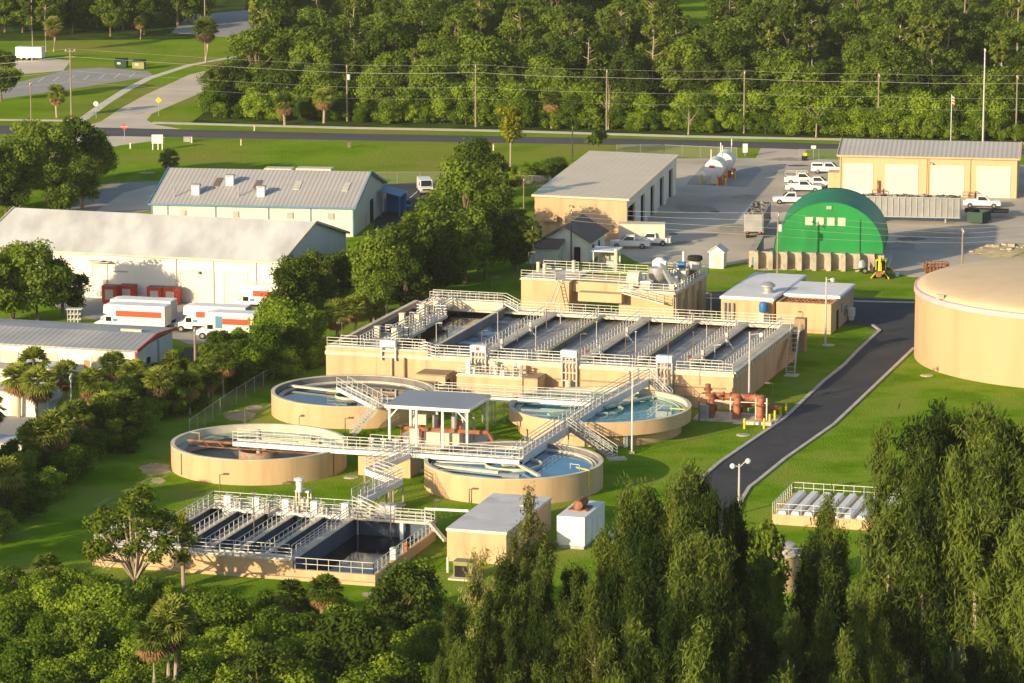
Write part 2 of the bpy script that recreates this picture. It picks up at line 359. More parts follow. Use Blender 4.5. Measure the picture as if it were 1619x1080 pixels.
# ================================================================ BUILDINGS
def gable(root, fr, L, D, ze, zr, wall, roof, over=.35, trim=None, plinth=None, name_w='wall'):
    """gabled hall: eaves along u; frame origin is the front left corner"""
    mb = MB(); t = .3
    fr.box(mb, 0, L, 0, t, 0, ze); fr.box(mb, 0, L, D - t, D, 0, ze)
    for u0, u1 in ((0, t), (L - t, L)):
        pr = [(t, 0), (D - t, 0), (D - t, ze), (D / 2, zr - .02), (t, ze)]
        vs = [fr.p(u0, v, z) for v, z in pr] + [fr.p(u1, v, z) for v, z in pr]
        n = 5; mb.add(vs, [tuple(range(n)), tuple(range(n, 2 * n))[::-1]] + [(i, n + i, n + (i + 1) % n, (i + 1) % n) for i in range(n)])
    mb.build(name_w, wall, root)
    sl = (zr - ze) / (D / 2); th = .14
    for sgn in (0, 1):
        v0, v1 = (-over, D / 2) if sgn == 0 else (D + over, D / 2)
        z0, z1 = ze - sl * over + .03, zr + .03
        q = [(-over, v0, z0), (L + over, v0, z0), (L + over, v1, z1), (-over, v1, z1)]
        if sgn: q = [q[1], q[0], q[3], q[2]]
        mb = MB(); mb.hexa([fr.p(*p) for p in q], [fr.p(p[0], p[1], p[2] + th) for p in q]); o = mb.build('roof', roof, root)
    if trim:
        mb = MB()
        for u in (-over - .05, L + over + .05):
            mb.beam(fr.p(u, -over, ze - sl * over), fr.p(u, D / 2, zr), .14, .3); mb.beam(fr.p(u, D + over, ze - sl * over), fr.p(u, D / 2, zr), .14, .3)
        mb.beam(fr.p(-over, -over - .07, ze - sl * over - .05), fr.p(L + over, -over - .07, ze - sl * over - .05), .14, .26)
        mb.build('roof_trim', trim, root)
def panel(root, fr, name, u0, u1, z0, z1, m, v=0.0, d=.05, frame=None, fm=None, lab=None):
    """door, window or vent on the front wall (v = plane of that wall)"""
    mb = MB()
    if name == 'roller_door':
        n_ = max(3, round((z1 - z0) / .55)); hh = (z1 - z0) / n_
        for i_ in range(n_): fr.box(mb, u0, u1, v - d, v - .005, z0 + i_ * hh + .03, z0 + (i_ + 1) * hh - .012)
        fr.box(mb, u0, u1, v - d * .4, v + .02, z0, z1)
    else: fr.box(mb, u0, u1, v - d, v + .02, z0, z1)
    o = mb.build(name, m, root)
    if lab: o['label'] = lab
    if frame:
        mb = MB(); f = frame
        fr.box(mb, u0 - f, u0, v - d - .04, v + .01, z0, z1 + f); fr.box(mb, u1, u1 + f, v - d - .04, v + .01, z0, z1 + f); fr.box(mb, u0, u1, v - d - .04, v + .01, z1, z1 + f)
        mb.build('frame', fm, o)
    return o
def side(root, fr, name, v0, v1, z0, z1, m, u, d=.05):
    mb = MB(); fr.box(mb, u - .02, u + d, v0, v1, z0, z1); return mb.build(name, m, root)
def box_part(root, fr, name, a, m):
    mb = MB(); fr.box(mb, *a); return mb.build(name, m, root)

M['doorwhite'] = mat('ivory_roller_door', (.66, .62, .52), rough=.6, var=.05, scale=.4)
# --- big white rental warehouse
FRc = V((-29.7, 464.8, 0)); az = -17; L1 = 42.5
c0 = FRc - V((math.cos(R(az)), math.sin(R(az)), 0)) * L1
f = Fr(c0, az)
t = thing('warehouse', 'long white warehouse with pale weathered metal roof beside the red and white rental trucks', 'warehouse', c0)
rw = roofm('weathered_pale_metal_roof', (.86, .84, .78), az, 2.0, col2=(.60, .585, .545), thr=(.38, .66), sc2=.3, stretch=(1, .22, 1), wcol=.02, wbump=.03)
gable(t, f, L1, 25.2, 5.9, 9.2, M['whitewall'], rw, trim=M['conc'])
U = lambda px, py: f.uv(G(px, py))[0]
for a, b, z, in ((150, 174, 4.6), (124, 140, 2.6)):
    panel(t, f, 'door', U(a, 470), U(b, 470), 0, z, M['whitewall'], frame=.16, fm=M['steel'])
for a, b in ((290, 340), (367, 399)): panel(t, f, 'roller_door', U(a, 477), U(b, 480), 0, 4.1, M['creamwall'], frame=.18, fm=M['steel'])
for a in (279, 345, 420): box_part(t, f, 'downpipe', (U(a, 478) - .07, U(a, 478) + .07, -.15, -.0, 0, 5.8), M['conc'])
for a, b in ((144, 176), (165, 170)): box_part(t, f, 'canopy', (U(a, 470) + .2, U(b, 470) + .6, -1.1, -.02, 4.85, 5.0), M['conc'])
box_part(t, f, 'wall_sign_rail', (U(186, 470), U(212, 470), -.1, -.01, 3.6, 3.75), M['steel'])
box_part(t, f, 'wall_lamp', (U(338, 470), U(341, 470), -.4, -.02, 3.9, 4.2), M['lamppole'])

# --- blue trimmed workshop behind it
az = -8; L2 = 29.8; FRc = V((-22.8, 523.7, 0)); c0 = FRc - V((math.cos(R(az)), math.sin(R(az)), 0)) * L2
f = Fr(c0, az)
t = thing('workshop', 'cream metal workshop with blue trim and grey ribbed roof, beyond the white warehouse', 'workshop', c0)
gable(t, f, L2, 25.3, 4.2, 7.6, M['creamwall'], roofm('grey_ribbed_roof', (.56, .53, .50), az, 1.6, wcol=.16, wbump=.25), trim=M['bluetrim'])
for u in (.05, 2.4, 9.5, 17.3, 23.5, 29.7): box_part(t, f, 'pilaster', (u - .08, u + .08, -.09, -.0, 0, 4.1), M['bluetrim'])
for u in (4.2, 12.0, 20.0, 26.0): panel(t, f, 'vent', u, u + .9, 2.5, 3.4, M['steel'], d=.15)
box_part(t, f, 'wall_awning', (15.0, 17.0, -.6, -.02, 1.9, 2.0), M['conc'])
side(t, f, 'door', 13.2, 15.8, 0, 3.4, M['dark'], L2); side(t, f, 'door', 9.3, 10.2, 0, 2.1, M['conc'], L2)
def on_roof(v, D=25.3, ze=4.2, zr=7.6): return ze + (zr - ze) * v / (D / 2) + .2
for u, v in ((5.3, 3.0), (9.6, 6.6), (15.0, 2.9)):
    z = on_roof(v); r = box_part(t, f, 'roof_vent', (u, u + 1.1, v, v + 1.1, z - .4, z + 1.2), M['white'])
    box_part(r, f, 'hood', (u - .1, u + 1.2, v - .1, v + 1.2, z + 1.23, z + 1.5), M['steel'])
for u, v in ((2.9, 2.2), (12.3, 2.8)):
    mb = MB(); mb.tube([f.p(u, v, on_roof(v) - .3), f.p(u, v, on_roof(v) + 1.6)], .11); mb.build('flue', M['steel'], t)
for u, v, m_ in ((7.7, 6.2, 'brownroof'), (13.8, 5.6, 'brownroof'), (19.8, 5.6, 'weir'), (27.0, 5.4, 'weir')):
    s_ = 3.4 / 12.65; mb = MB(); q = [(u, v), (u + .9, v), (u + .9, v + 3), (u, v + 3)]
    mb.hexa([f.p(a, b, on_roof(b) - .02) for a, b in q], [f.p(a, b, on_roof(b) + .05) for a, b in q]); mb.build('skylight', M[m_], t)
lt = thing('lean_to_shed', 'blue open lean-to at the back corner of the blue trimmed workshop', 'shed', f.p(L2 + .1, 19, 0))
mb = MB(); q = [(L2 + .4, 19), (L2 + 3.6, 19), (L2 + 3.6, 25), (L2 + .4, 25)]
mb.hexa([f.p(a, b, 4.0 - .25 * (a - L2)) for a, b in q], [f.p(a, b, 4.12 - .25 * (a - L2)) for a, b in q]); mb.build('roof', M['bluetrim'], lt)
for u, v in ((L2 + 3.4, 19.2), (L2 + 3.4, 24.8), (L2 + .6, 19.2)):
    mb = MB(); f.box(mb, u - .1, u + .1, v - .1, v + .1, 0, 3.05); mb.build('post', M['bluetrim'], lt)
box_part(lt, f, 'side_wall', (L2 + .5, L2 + 3.3, 24.5, 24.6, 0, 3.0), M['blue'])

# --- low grey roofed rental building, left edge
A = G(215, 551, 3.9); Bk = G(286, 521, 3.6)
az = -16; f0 = Fr(A, az); L3 = 34.0; c0 = f0.p(-L3, 0); f = Fr(c0, az)
t = thing('storage_building', 'low white building with flat grey-blue roof and orange edge, at the left edge', 'building', c0)
mb = MB(); q = [(0, 0), (L3, 0), (L3, 11.5), (0, 11.5)]
mb.hexa([f.p(a, b, 0) for a, b in q], [f.p(a, b, 3.6 if b < 1 else 3.9) for a, b in q]); mb.build('wall', M['whitewall'], t)
q = [(-.4, -.5), (L3 + .3, -.5), (L3 + .3, 5.8), (-.4, 5.8)]; q2 = [(-.4, 5.8), (L3 + .3, 5.8), (L3 + .3, 12), (-.4, 12)]
rm = roofm('slate_grey_metal_roof', (.36, .37, .38), az, 1.4, col2=(.52, .50, .47), thr=(.5, .75), sc2=.12, wcol=.1)
mb = MB(); mb.hexa([f.p(a, b, 3.62 + .14 * b) for a, b in q], [f.p(a, b, 3.8 + .14 * b) for a, b in q]); mb.build('roof', rm, t)
mb = MB(); mb.hexa([f.p(a, b, 4.45 - .06 * (b - 5.8)) for a, b in q2], [f.p(a, b, 4.612 - .06 * (b - 5.8)) for a, b in q2]); mb.build('roof', rm, t)
mb = MB(); mb.beam(f.p(L3 + .36, -.5, 3.45), f.p(L3 + .36, 5.8, 4.3), .1, .4); mb.beam(f.p(L3 + .36, 5.8, 4.3), f.p(L3 + .36, 12, 3.95), .1, .4); mb.build('roof_edge', M['red'], t)
U = lambda px, py: f.uv(G(px, py))[0]
for a, b in ((0, 22), (66, 92), (162, 206)): panel(t, f, 'roller_door', U(a, 592), U(b, 596), 0, 2.7, M['conc'], frame=.12, fm=M['steel'])
panel(t, f, 'door', U(139, 596), U(149, 596), 0, 2.2, mat('orange_door', (.62, .25, .12)), lab='orange door')
box_part(t, f, 'corner_post', (L3 - .18, L3 + .03, -.04, -.01, 0, 3.55), M['red'])
side(t, f, 'window', 3.2, 4.3, 1.2, 2.2, M['glass'], L3); side(t, f, 'downpipe', 6.7, 6.9, 0, 3.7, M['steel'], L3, .15)
for u, v in ((L3 - 24, 7), (L3 - 4.5, 6.5)): box_part(t, f, 'roof_vent', (u, u + 2.6, v, v + .5, 4.4, 4.85), M['conc'])

# --- tan open bay garage (mono pitched roof)
z = 6.1; A = G(991, 314, z); az = -11
f0 = Fr(A, az); L4, D4 = 13.4, 48.0; c0 = f0.p(-L4, 0); f = Fr(c0, az)
t = thing('vehicle_garage', 'tan garage with big flat pale roof and five open bays facing the concrete yard', 'garage', c0)
mb = MB(); f.box(mb, 0, L4, 0, .3, 0, z - .3); f.box(mb, 0, .3, .3, D4 - .3, 0, z - .3); f.box(mb, 0, L4, D4 - .3, D4, 0, z - .3); mb.build('wall', M['tan'], t)
mb = MB(); bays = [(1.2 + i * 9.2, 1.2 + i * 9.2 + 6.4) for i in range(5)]; e = .3
for a, b in bays: f.box(mb, L4 - .3, L4, e, a, 0, z - .3); f.box(mb, L4 - .3, L4, a, b, 4.6, z - .3); e = b
f.box(mb, L4 - .3, L4, e, D4 - .3, 0, z - .3); mb.build('bay_wall', M['creamwall'], t)
for a, b in bays[1:]: mb = MB(); f.box(mb, L4 - .55, L4 - .45, a + .05, b - 1.0, 0, 4.6); mb.build('bay_door', M['white'], t)
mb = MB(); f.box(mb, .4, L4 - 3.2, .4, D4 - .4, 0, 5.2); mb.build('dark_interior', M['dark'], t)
q = [(-.4, -.4), (L4 + .4, -.4), (L4 + .4, D4 + .4), (-.4, D4 + .4)]
mb = MB(); mb.hexa([f.p(a, b, z - .28 + .25 * (1 - a / L4)) for a, b in q], [f.p(a, b, z + .25 * (1 - a / L4)) for a, b in q])
mb.build('roof', roofm('pale_tan_metal_roof', (.80, .68, .49), az, 1.0, wcol=.03, wbump=.05), t)
mb = MB(); q = [(0, 0), (L4, 0), (L4, .3), (0, .3)]
mb.hexa([f.p(a, b + .0, z - .3) for a, b in q], [f.p(a, b, z - .3 + .02 + .25 * (1 - a / L4)) for a, b in q]); mb.build('gable_wall', M['tan'], t)
for a in (7.4,): box_part(t, f, 'downpipe', (a, a + .12, -.12, -.01, 0, 3.9), M['conc'])
mb = MB(); f.box(mb, .6, 3.4, -1.0, -.02, 3.1, 3.3); f.box(mb, .6, 3.4, -1.0, -.9, 2.6, 3.1); mb.build('wall_awning', M['tan'], t)
mb = MB(); mb.beam(f.p(5.2, -.05, 4.9), f.p(5.2, -.7, 5.0), .06, .06); mb.sphere(f.p(5.2, -.75, 4.9), .16); mb.build('wall_lamp', M['steel'], t)

# --- brown roofed house beside the garage
A = G(930, 415); az = -14; f0 = Fr(A, az); LH, DH = 6.6, 10.5; c0 = f0.p(-LH, 0); f = Fr(c0, az)
t = thing('house', 'small cream house with brown gabled roof in front of the open bay garage', 'house', c0)
mb = MB(); f.box(mb, 0, LH, .25, DH, 0, 2.9); pr = [(0, 0), (LH, 0), (LH, 2.9), (LH / 2, 4.75), (0, 2.9)]
mb.add([f.p(u, 0, zz) for u, zz in pr] + [f.p(u, .25, zz) for u, zz in pr], [tuple(range(5)), tuple(range(5, 10))[::-1]] + [(i, 5 + i, 5 + (i + 1) % 5, (i + 1) % 5) for i in range(5)])
mb.build('wall', M['whitewall'], t)
for sg in (0, 1):
    u0, u1 = (-.5, LH / 2) if sg == 0 else (LH + .5, LH / 2); q = [(u0, -.6, 2.7), (u1, -.6, 4.9), (u1, DH + .4, 4.9), (u0, DH + .4, 2.7)]
    mb = MB(); mb.hexa([f.p(*p) for p in q], [f.p(a, b, c + .15) for a, b, c in q]); mb.build('roof', M['brownroof'], t)
panel(t, f, 'door', 4.6, 5.5, 0, 2.1, M['dark']); panel(t, f, 'window', 1.6, 2.8, 1.1, 2.1, M['glass'], frame=.1, fm=M['white']); side(t, f, 'window', 2.5, 3.6, 1.1, 2.1, M['glass'], LH); side(t, f, 'window', 6.2, 7.3, 1.1, 2.1, M['glass'], LH)
A = G(893, 419); f0 = Fr(A, -14); c0 = f0.p(-5.6, 0); f = Fr(c0, -14)
t = thing('garden_shed', 'white shed with dark brown lean-to roof beside the brown roofed house', 'shed', c0)
box_part(t, f, 'wall', (0, 4.6, 0, 3, 0, 2.3), M['whitewall']); mb = MB(); q = [(-.3, -.4), (4.9, -.4), (4.9, 3.3), (-.3, 3.3)]
mb.hexa([f.p(a, b, 2.3 + .25 * b) for a, b in q], [f.p(a, b, 2.45 + .25 * b) for a, b in q]); mb.build('roof', M['brownroof'], t)
A = G(937, 426); f = Fr(A, -14)
t = thing('carport', 'small carport with flat white roof beside the brown roofed house', 'carport', A)
box_part(t, f, 'roof', (-.3, 3.4, -.3, 3.6, 2.5, 2.68), M['whiteroof'])
for u, v in ((0, 0), (3, 0), (0, 3.2), (3, 3.2)): box_part(t, f, 'post', (u, u + .16, v, v + .16, 0, 2.5), M['white'])
box_part(t, f, 'back_wall', (.2, 2.9, 3.0, 3.15, 0, 2.48), M['conc']); box_part(t, f, 'workbench', (.6, 2.6, 2.2, 2.8, .0, .9), M['steel'])

# --- tan maintenance building with four white doors
c0 = V((50.9, 566.3, 0)); az = -9; f = Fr(c0, az); L6, D6 = 27.4, 17
t = thing('maintenance_building', 'tan metal building with four large white roller doors and grey ribbed roof, top right', 'building', c0)
mb = MB(); gable(t, f, L6, D6, 6.1, 7.5, mat('tan_metal_siding', (.62, .47, .27), var=.04, wave=(1.3, az + 90), wcol=.05, wbump=.1), roofm('dark_ribbed_roof', (.56, .535, .49), az, 1.4, wcol=.14, wbump=.25), trim=M['tan'])
for a, b in ((.03, .184), (.263, .438), (.522, .697), (.779, .956)):
    panel(t, f, 'roller_door', a * L6, b * L6, 0, 4.75, M['doorwhite'], d=.04, frame=.15, fm=M['creamwall'])
for a in (.005, .49, .5, .735, .995): box_part(t, f, 'downpipe', (a * L6 - .06, a * L6 + .06, -.16, -.02, 0, 6), M['tan'])
mb = MB(); u = .51 * L6; mb.beam(f.p(u, -.05, 5.3), f.p(u, -.8, 5.4), .07, .07); mb.sphere(f.p(u, -.85, 5.3), .18); mb.build('wall_lamp', M['steel'], t)
for a, b in ((.19, .25), (.70, .77)):
    mb = MB(); mb.rail([f.p(a * L6, -1.2), f.p(b * L6, -1.2), f.p(b * L6, -.1)], h=1.0, sp=1.2, r=.05, nr=2, kick=False); mb.build('guard_rail', M['rustd'], t)
box_part(t, f, 'annex', (-1.9, -.01, 1.5, 5, 0, 3.2), M['tan'])
mb = MB(); f.box(mb, .215 * L6, .225 * L6, -.5, -.3, 0, 2.4); mb.build('bollard_post', M['rustd'], t)

# --- green arched fabric shed on block walls
az = -8.5; c0 = G(1190, 424); f = Fr(c0, az); WD = 17.9; hb = 2.25; uc = f.uv(V((43.5, 497.5, 0)))[0]; rx, rz_ = 7.5, 7.0
t = thing('storage_shelter', 'green arched fabric shelter with four pale square panels, on concrete block walls', 'shelter', c0)
mb = MB(); n = 28; v0, v1 = .35, 14.8
arc = [(uc - rx * math.cos(math.pi * i / n), hb + rz_ * math.sin(math.pi * i / n) ** .92) for i in range(n + 1)]
vs = []; fs = []; nv = 9
for j in range(nv + 1):
    v = v0 + .4 + (v1 - v0 - .4) * j / nv; sag = .0
    for i, (u, zz) in enumerate(arc): vs.append(f.p(u, v, zz))
    if j < nv:                                    # the cloth dips between the hoops
        for i, (u, zz) in enumerate(arc): vs.append(f.p(uc + (u - uc) * .985, v + (v1 - v0) / nv * .5, hb + (zz - hb) * .985))
K = n + 1; rows = 2 * nv + 1
for j in range(rows - 1):
    for i in range(n): fs.append((j * K + i, j * K + i + 1, (j + 1) * K + i + 1, (j + 1) * K + i))
mb.add(vs, fs); o = mb.build('fabric_roof', M['green'], t, smooth=True)
sm = o.modifiers.new('solid', 'SOLIDIFY'); sm.thickness = .08
mb = MB(); a2 = [(uc + (u - uc) * .985, hb + (zz - hb) * .985) for u, zz in arc]
mb.add([f.p(u, v0 + .5, zz) for u, zz in a2] + [f.p(u, v0 + .62, zz) for u, zz in a2], [tuple(range(n + 1)), tuple(range(n + 1, 2 * n + 2))[::-1]]); e_ = mb.build('end_panel', mat('bright_green_fabric', (.008, .25, .055), rough=.55, var=.08, scale=.5, col2=(.006, .20, .045), thr=(.45, .7), sc2=.4, stretch=(1, 1, .3)), t)  # front green brighter than the roof: sunlight put into the fabric colour
mb = MB(); mb.add([f.p(uc + (u - uc) * .98, v1 - .1, hb + (zz - hb) * .98) for u, zz in arc], [tuple(range(n + 1))]); mb.build('end_panel', M['green'], t)
for k in range(4):
    u = uc - 3.2 + k * 1.48; mb = MB(); f.box(mb, u, u + 1.03, v0 + .43, v0 + .52, 6.0, 7.1); mb.build('vent_panel', M['weir'], t)
mb = MB(); f.box(mb, uc - .35, uc + .35, v0 + .36, v0 + .52, 8.25, 8.7); mb.build('top_vent', M['steel'], t)
mb = MB(); mb.beam(f.p(uc + 4.3, v0 + .42, hb), f.p(uc + 4.3, v0 + .42, 6.9), .12, .08); mb.build('seam', M['dgreen'], t)
mb = MB(); f.box(mb, .3, WD - .9, .45, .9, 0, hb); f.box(mb, -.6, .3, .9, 15, 0, hb); f.box(mb, WD - 1.6, WD - .9, .9, 15, 0, hb); mb.build('block_wall', M['block'], t)
bm_ = MB()
for k in range(9):
    u = .2 + k * 1.98; mb = MB(); f.box(mb, u, u + .62, -1.0, .45, 0, hb - .12); f.box(mb, u + .06, u + .56, -.95, .4, hb - .12, hb + .18); mb.build('buttress', M['block'], t)
mb = MB(); f.box(mb, WD - 1.5, WD, -.3, .44, 0, hb - .05); mb.build('buttress', M['block'], t)
mb = MB(); f.box(mb, WD - .85, WD + .55, .95, 11, 0, .75); mb.build('footing', M['conc'], t)

# --- electrical building: two linked blocks with white flat roofs
az = -17; c0 = V((26.0, 450.2, 0)); f = Fr(c0, az); Lq, Dq = 6.6, 18.6
def flatblock(root, f, u0, u1, v0, v1, h, wall, roof, par=.25):
    mb = MB(); f.box(mb, u0, u1, v0, v1, 0, h - .35); mb.build('wall', wall, root)
    mb = MB(); f.box(mb, u0 - .15, u1 + .15, v0 - .15, v1 + .15, h - .35, h - .05); mb.build('fascia', M['whiteroof'], root)
    mb = MB(); f.box(mb, u0 + .02, u1 - .02, v0 + .02, v1 - .02, h - .05, h); mb.build('roof', roof, root)
t = thing('electrical_building', 'tan flat roofed block with white roof and silver roof fan, behind the aeration basin', 'building', c0)
flatblock(t, f, 0, Lq, 0, Dq, 4.1, M['tan'], M['whiteroof'])
mb = MB(); q = f.p(5.0, 4.0); mb.lathe([(0, 4.05), (.75, 4.05), (.75, 4.3), (.6, 4.35), (.6, 4.75), (.95, 4.9), (.95, 5.1), (.5, 5.4), (0, 5.45)], (q.x, q.y), 20); mb.build('roof_fan', M['steel'], t, smooth=True)
for u in (.5, 1.0, 1.6):
    mb = MB(); mb.tube([f.p(u, -.25, 0), f.p(u, -.25, 3.3)], .13); mb.build('wall_pipe', M['steel'], t)
c1 = f.p(6.75, .0); 
t = thing('control_building', 'lower tan block with white roof and recess of rusty bars, beside the access road', 'building', c1)
f2 = Fr(V((32.7, 447.8, 0)), -16.5)
mb = MB(); f2.box(mb, 0, 6.9, 0, .3, 0, 3.75); f2.box(mb, 0, .3, .3, 4.6, 0, 3.75); f2.box(mb, 6.6, 6.9, .3, 4.6, 0, 3.75); f2.box(mb, .0, 6.9, 4.6, 14.2, 0, 3.7); f2.box(mb, .3, 6.6, .3, 4.6, 0, 3.0); mb.build('wall', M['tan'], t)
mb = MB(); f2.box(mb, -.1, 7.1, 4.5, 14.4, 3.71, 4.0); mb.build('fascia', M['whiteroof'], t)
mb = MB(); f2.box(mb, .02, 6.95, 4.62, 14.25, 3.9, 4.05); mb.build('roof', M['whiteroof'], t)
mb = MB()
for i in range(12): mb.beam(f2.p(.5 + i * .5, .5, 3.35), f2.p(.9 + i * .5, 4.4, 3.55), .12, .1)
for i in range(4): mb.beam(f2.p(.4, .8 + i * 1.0, 3.5), f2.p(6.5, .8 + i * 1.0, 3.5), .12, .1)
mb.build('rusty_bars', M['rustd'], t)
side(t, f2, 'door', 3.4, 4.5, 0, 2.4, M['dark'], 6.9); side(t, f2, 'window', 8.3, 10.0, .9, 2.0, M['glass'], 6.9); side(t, f2, 'louvre', 6.3, 6.9, 1.7, 2.8, M['bluetrim'], 6.9)
mb = MB(); f2.box(mb, 7.0, 7.7, 10.2, 11.4, .5, 1.5); f2.box(mb, 7.1, 7.6, 10.3, 11.3, 0, .5); mb.build('wall_cabinet', M['white'], t)
k = thing('water_tank', 'small blue water tank on a pipe stand against the electrical building', 'tank', f.p(5.6, -.9))
mb = MB(); q = f.p(5.6, -.9); mb.lathe([(0, 2.5), (.5, 2.5), (.55, 2.7), (.55, 3.5), (.45, 3.7), (0, 3.75)], (q.x, q.y), 14); mb.build('drum', M['blue'], k, smooth=True)
mb = MB(); mb.lathe([(.62, 0), (.62, 2.45), (0, 2.46)], (q.x, q.y), 4); mb.build('stand', M['conc'], k)

# --- small white hut with gabled front
c0 = G(1121, 424); f = Fr(c0, -14)
t = thing('hut', 'tiny cream hut with gabled front standing behind the headworks', 'hut', c0)
mb = MB(); pr = [(0, 0), (2.0, 0), (2.0, 2.3), (1.0, 3.0), (0, 2.3)]
mb.add([f.p(u, 0, zz) for u, zz in pr] + [f.p(u, 2.4, zz) for u, zz in pr], [tuple(range(5)), tuple(range(5, 10))[::-1]] + [(i, 5 + i, 5 + (i + 1) % 5, (i + 1) % 5) for i in range(5)]); mb.build('wall', M['whitewall'], t)
for sg in (0, 1):
    u0, u1 = (-.25, 1.0) if sg == 0 else (2.25, 1.0); q = [(u0, -.2, 2.15), (u1, -.2, 3.05), (u1, 2.6, 3.05), (u0, 2.6, 2.15)]
    mb = MB(); mb.hexa([f.p(*p) for p in q], [f.p(a, b, c + .08) for a, b, c in q]); mb.build('roof', M['whitewall'], t)
panel(t, f, 'door', .6, 1.4, 0, 1.9, M['weir'])

# --- small tan pump building and the white equipment container in front
c0 = V((-6.0, 330.2, 0)); f = Fr(c0, -16.5); 
t = thing('pump_house', 'small plain tan pump house with flat grey roof, in front of the round clarifiers', 'building', c0)
mb = MB(); f.box(mb, 0, 5.7, 0, 15.0, 0, 2.86); mb.build('wall', M['tan'], t)
mb = MB(); f.box(mb, -.08, 5.78, -.08, 15.08, 2.86, 3.12); mb.build('roof', M['greyroof'], t)
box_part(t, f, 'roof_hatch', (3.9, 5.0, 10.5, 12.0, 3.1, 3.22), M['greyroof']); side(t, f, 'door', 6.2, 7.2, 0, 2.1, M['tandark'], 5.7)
c0 = V((4.2, 335.2, 0)); f = Fr(c0, -17)
t = thing('equipment_container', 'white equipment container with rusty exhaust silencer on its roof, beside the pump house', 'container', c0)
mb = MB(); f.box(mb, 0, 2.7, 0, 7.0, .35, 3.1); mb.build('body', M['white'], t)
mb = MB(); f.box(mb, .1, 2.6, .1, 6.9, 0, .35); mb.build('base', M['steel'], t)
mb = MB(); mb.tube([f.p(1.3, 2.6, 3.6), f.p(1.3, 4.8, 3.6)], .45, 12); f.box(mb, .4, 2.2, 2.4, 4.6, 3.1, 3.22); mb.build('silencer', M['rustd'], t, smooth=True)
for v in (.8, 2.6, 4.5): side(t, f, 'door', v, v + 1.2, .5, 2.7, M['whiteroof'], 2.7)
panel(t, f, 'louvre', .4, 1.1, .7, 2.7, M['whiteroof']); panel(t, f, 'louvre', 1.5, 2.3, .7, 2.7, M['whiteroof'])
mb = MB(); q = f.p(4.4, 5.0); f.box(mb, 3.0, 5.6, 3.0, 7.5, 0, .12); mb.build('slab', M['conc'], t)
# air handling unit on its slab
c0 = G(717, 916); f = Fr(c0, -16.5)
t = thing('air_handling_unit', 'olive coloured outdoor cooling unit with dark grille on a slab near the pump house', 'cooling unit', c0)
box_part(t, f, 'slab', (-.4, 2.3, -.4, 1.7, 0, .16), M['conc']); box_part(t, f, 'cabinet', (0, 1.8, 0, 1.3, .16, 1.5), M['olive'])
panel(t, f, 'grille', .1, 1.45, .25, 1.3, M['dark'], d=.03); box_part(t, f, 'top_hood', (-.06, 1.86, -.06, 1.36, 1.5, 1.68), M['olive'])

# --- round storage tank, right edge
c0 = V((68.5, 430.0, 0)); t = thing('storage_tank', 'huge round tan storage tank with domed roof and pink rim, at the right edge', 'storage tank', c0)
mb = MB(); mb.lathe([(20.5, 0), (20.5, 8.0)], (c0.x, c0.y), 128); mb.build('wall', mat('storage_tank_paint', (.57, .375, .22), rough=.8, var=.05, scale=.1, col2=(.50, .325, .19), thr=(.45, .8), sc2=.5, stretch=(1, 1, .08)), t, smooth=True)
mb = MB(); mb.lathe([(20.5, 7.95), (20.66, 7.97), (20.66, 8.58), (20.2, 8.62)], (c0.x, c0.y), 128); mb.build('rim', M['trim'], t, smooth=True)
mb = MB(); mb.lathe([(20.3 * math.cos(i * .1571), 8.58 + 1.9 * math.sin(i * .1571)) for i in range(11)], (c0.x, c0.y), 128); mb.build('roof', mat('domed_roof_coating', (.70, .54, .34), rough=.9, var=.08, scale=.15), t, smooth=True)
q = G(1486, 470, 8.9); mb = MB(); mb.box((q.x, q.y, 8.7), (.7, .7, .5), .3); mb.build('hatch', M['conc'], t)

# ================================================================ THE TREATMENT PLANT
ORD = ['first', 'second', 'third', 'fourth', 'fifth', 'sixth', 'seventh', 'eighth', 'ninth', 'tenth', 'eleventh', 'twelfth', 'thirteenth', 'fourteenth', 'fifteenth', 'sixteenth', 'seventeenth', 'eighteenth', 'nineteenth', 'twentieth']
# --- aeration basin
O_ = V((-21.3, 413.6, 0)); f = Fr(O_, -17); LB, DB, ZB = 47.9, 32.2, 4.0; ZW = 3.45; ZR = ZB + .5
bas = thing('aeration_basin', 'large raised tan aeration basin divided into long water channels by railed walkways', 'basin', O_)
mb = MB(); tk = .4
f.box(mb, 0, LB, 0, tk, 0, ZB); f.box(mb, 0, LB, DB - tk, DB, 0, ZB); f.box(mb, 0, tk, tk, DB - tk, 0, ZB); f.box(mb, LB - tk, LB, tk, DB - tk, 0, ZB)
mb.build('wall', M['tan'], bas)
mb = MB(); f.box(mb, -.1, LB + .1, -.12, -.01, ZB - .35, ZB + .02); f.box(mb, -.1, LB + .1, -.01, tk + .03, ZB + .002, ZB + .06); f.box(mb, -.1, tk + .05, tk + .03, DB, ZB + .002, ZB + .06); f.box(mb, tk + .05, LB + .1, DB - tk - .05, DB + .1, ZB + .002, ZB + .06)
mb.build('coping', M['conc'], bas)
mb = MB(); f.box(mb, -.02, 12.3, -.02, tk, ZB + .065, ZR); f.box(mb, -.02, tk, tk, DB + .02, ZB + .065, ZR); f.box(mb, tk, 11.0, DB - tk, DB + .02, ZB + .065, ZR); mb.build('raised_wall', M['tan'], bas)
mb = MB(); f.box(mb, -.1, 12.4, -.1, tk + .04, ZR + .002, ZR + .06); f.box(mb, -.1, tk + .04, tk + .04, DB + .1, ZR + .002, ZR + .06); f.box(mb, .2, 12.3, tk + .05, 1.75, ZB + .07, ZR + .05); mb.build('raised_coping', M['conc'], bas)
mb = MB(); tt = .03
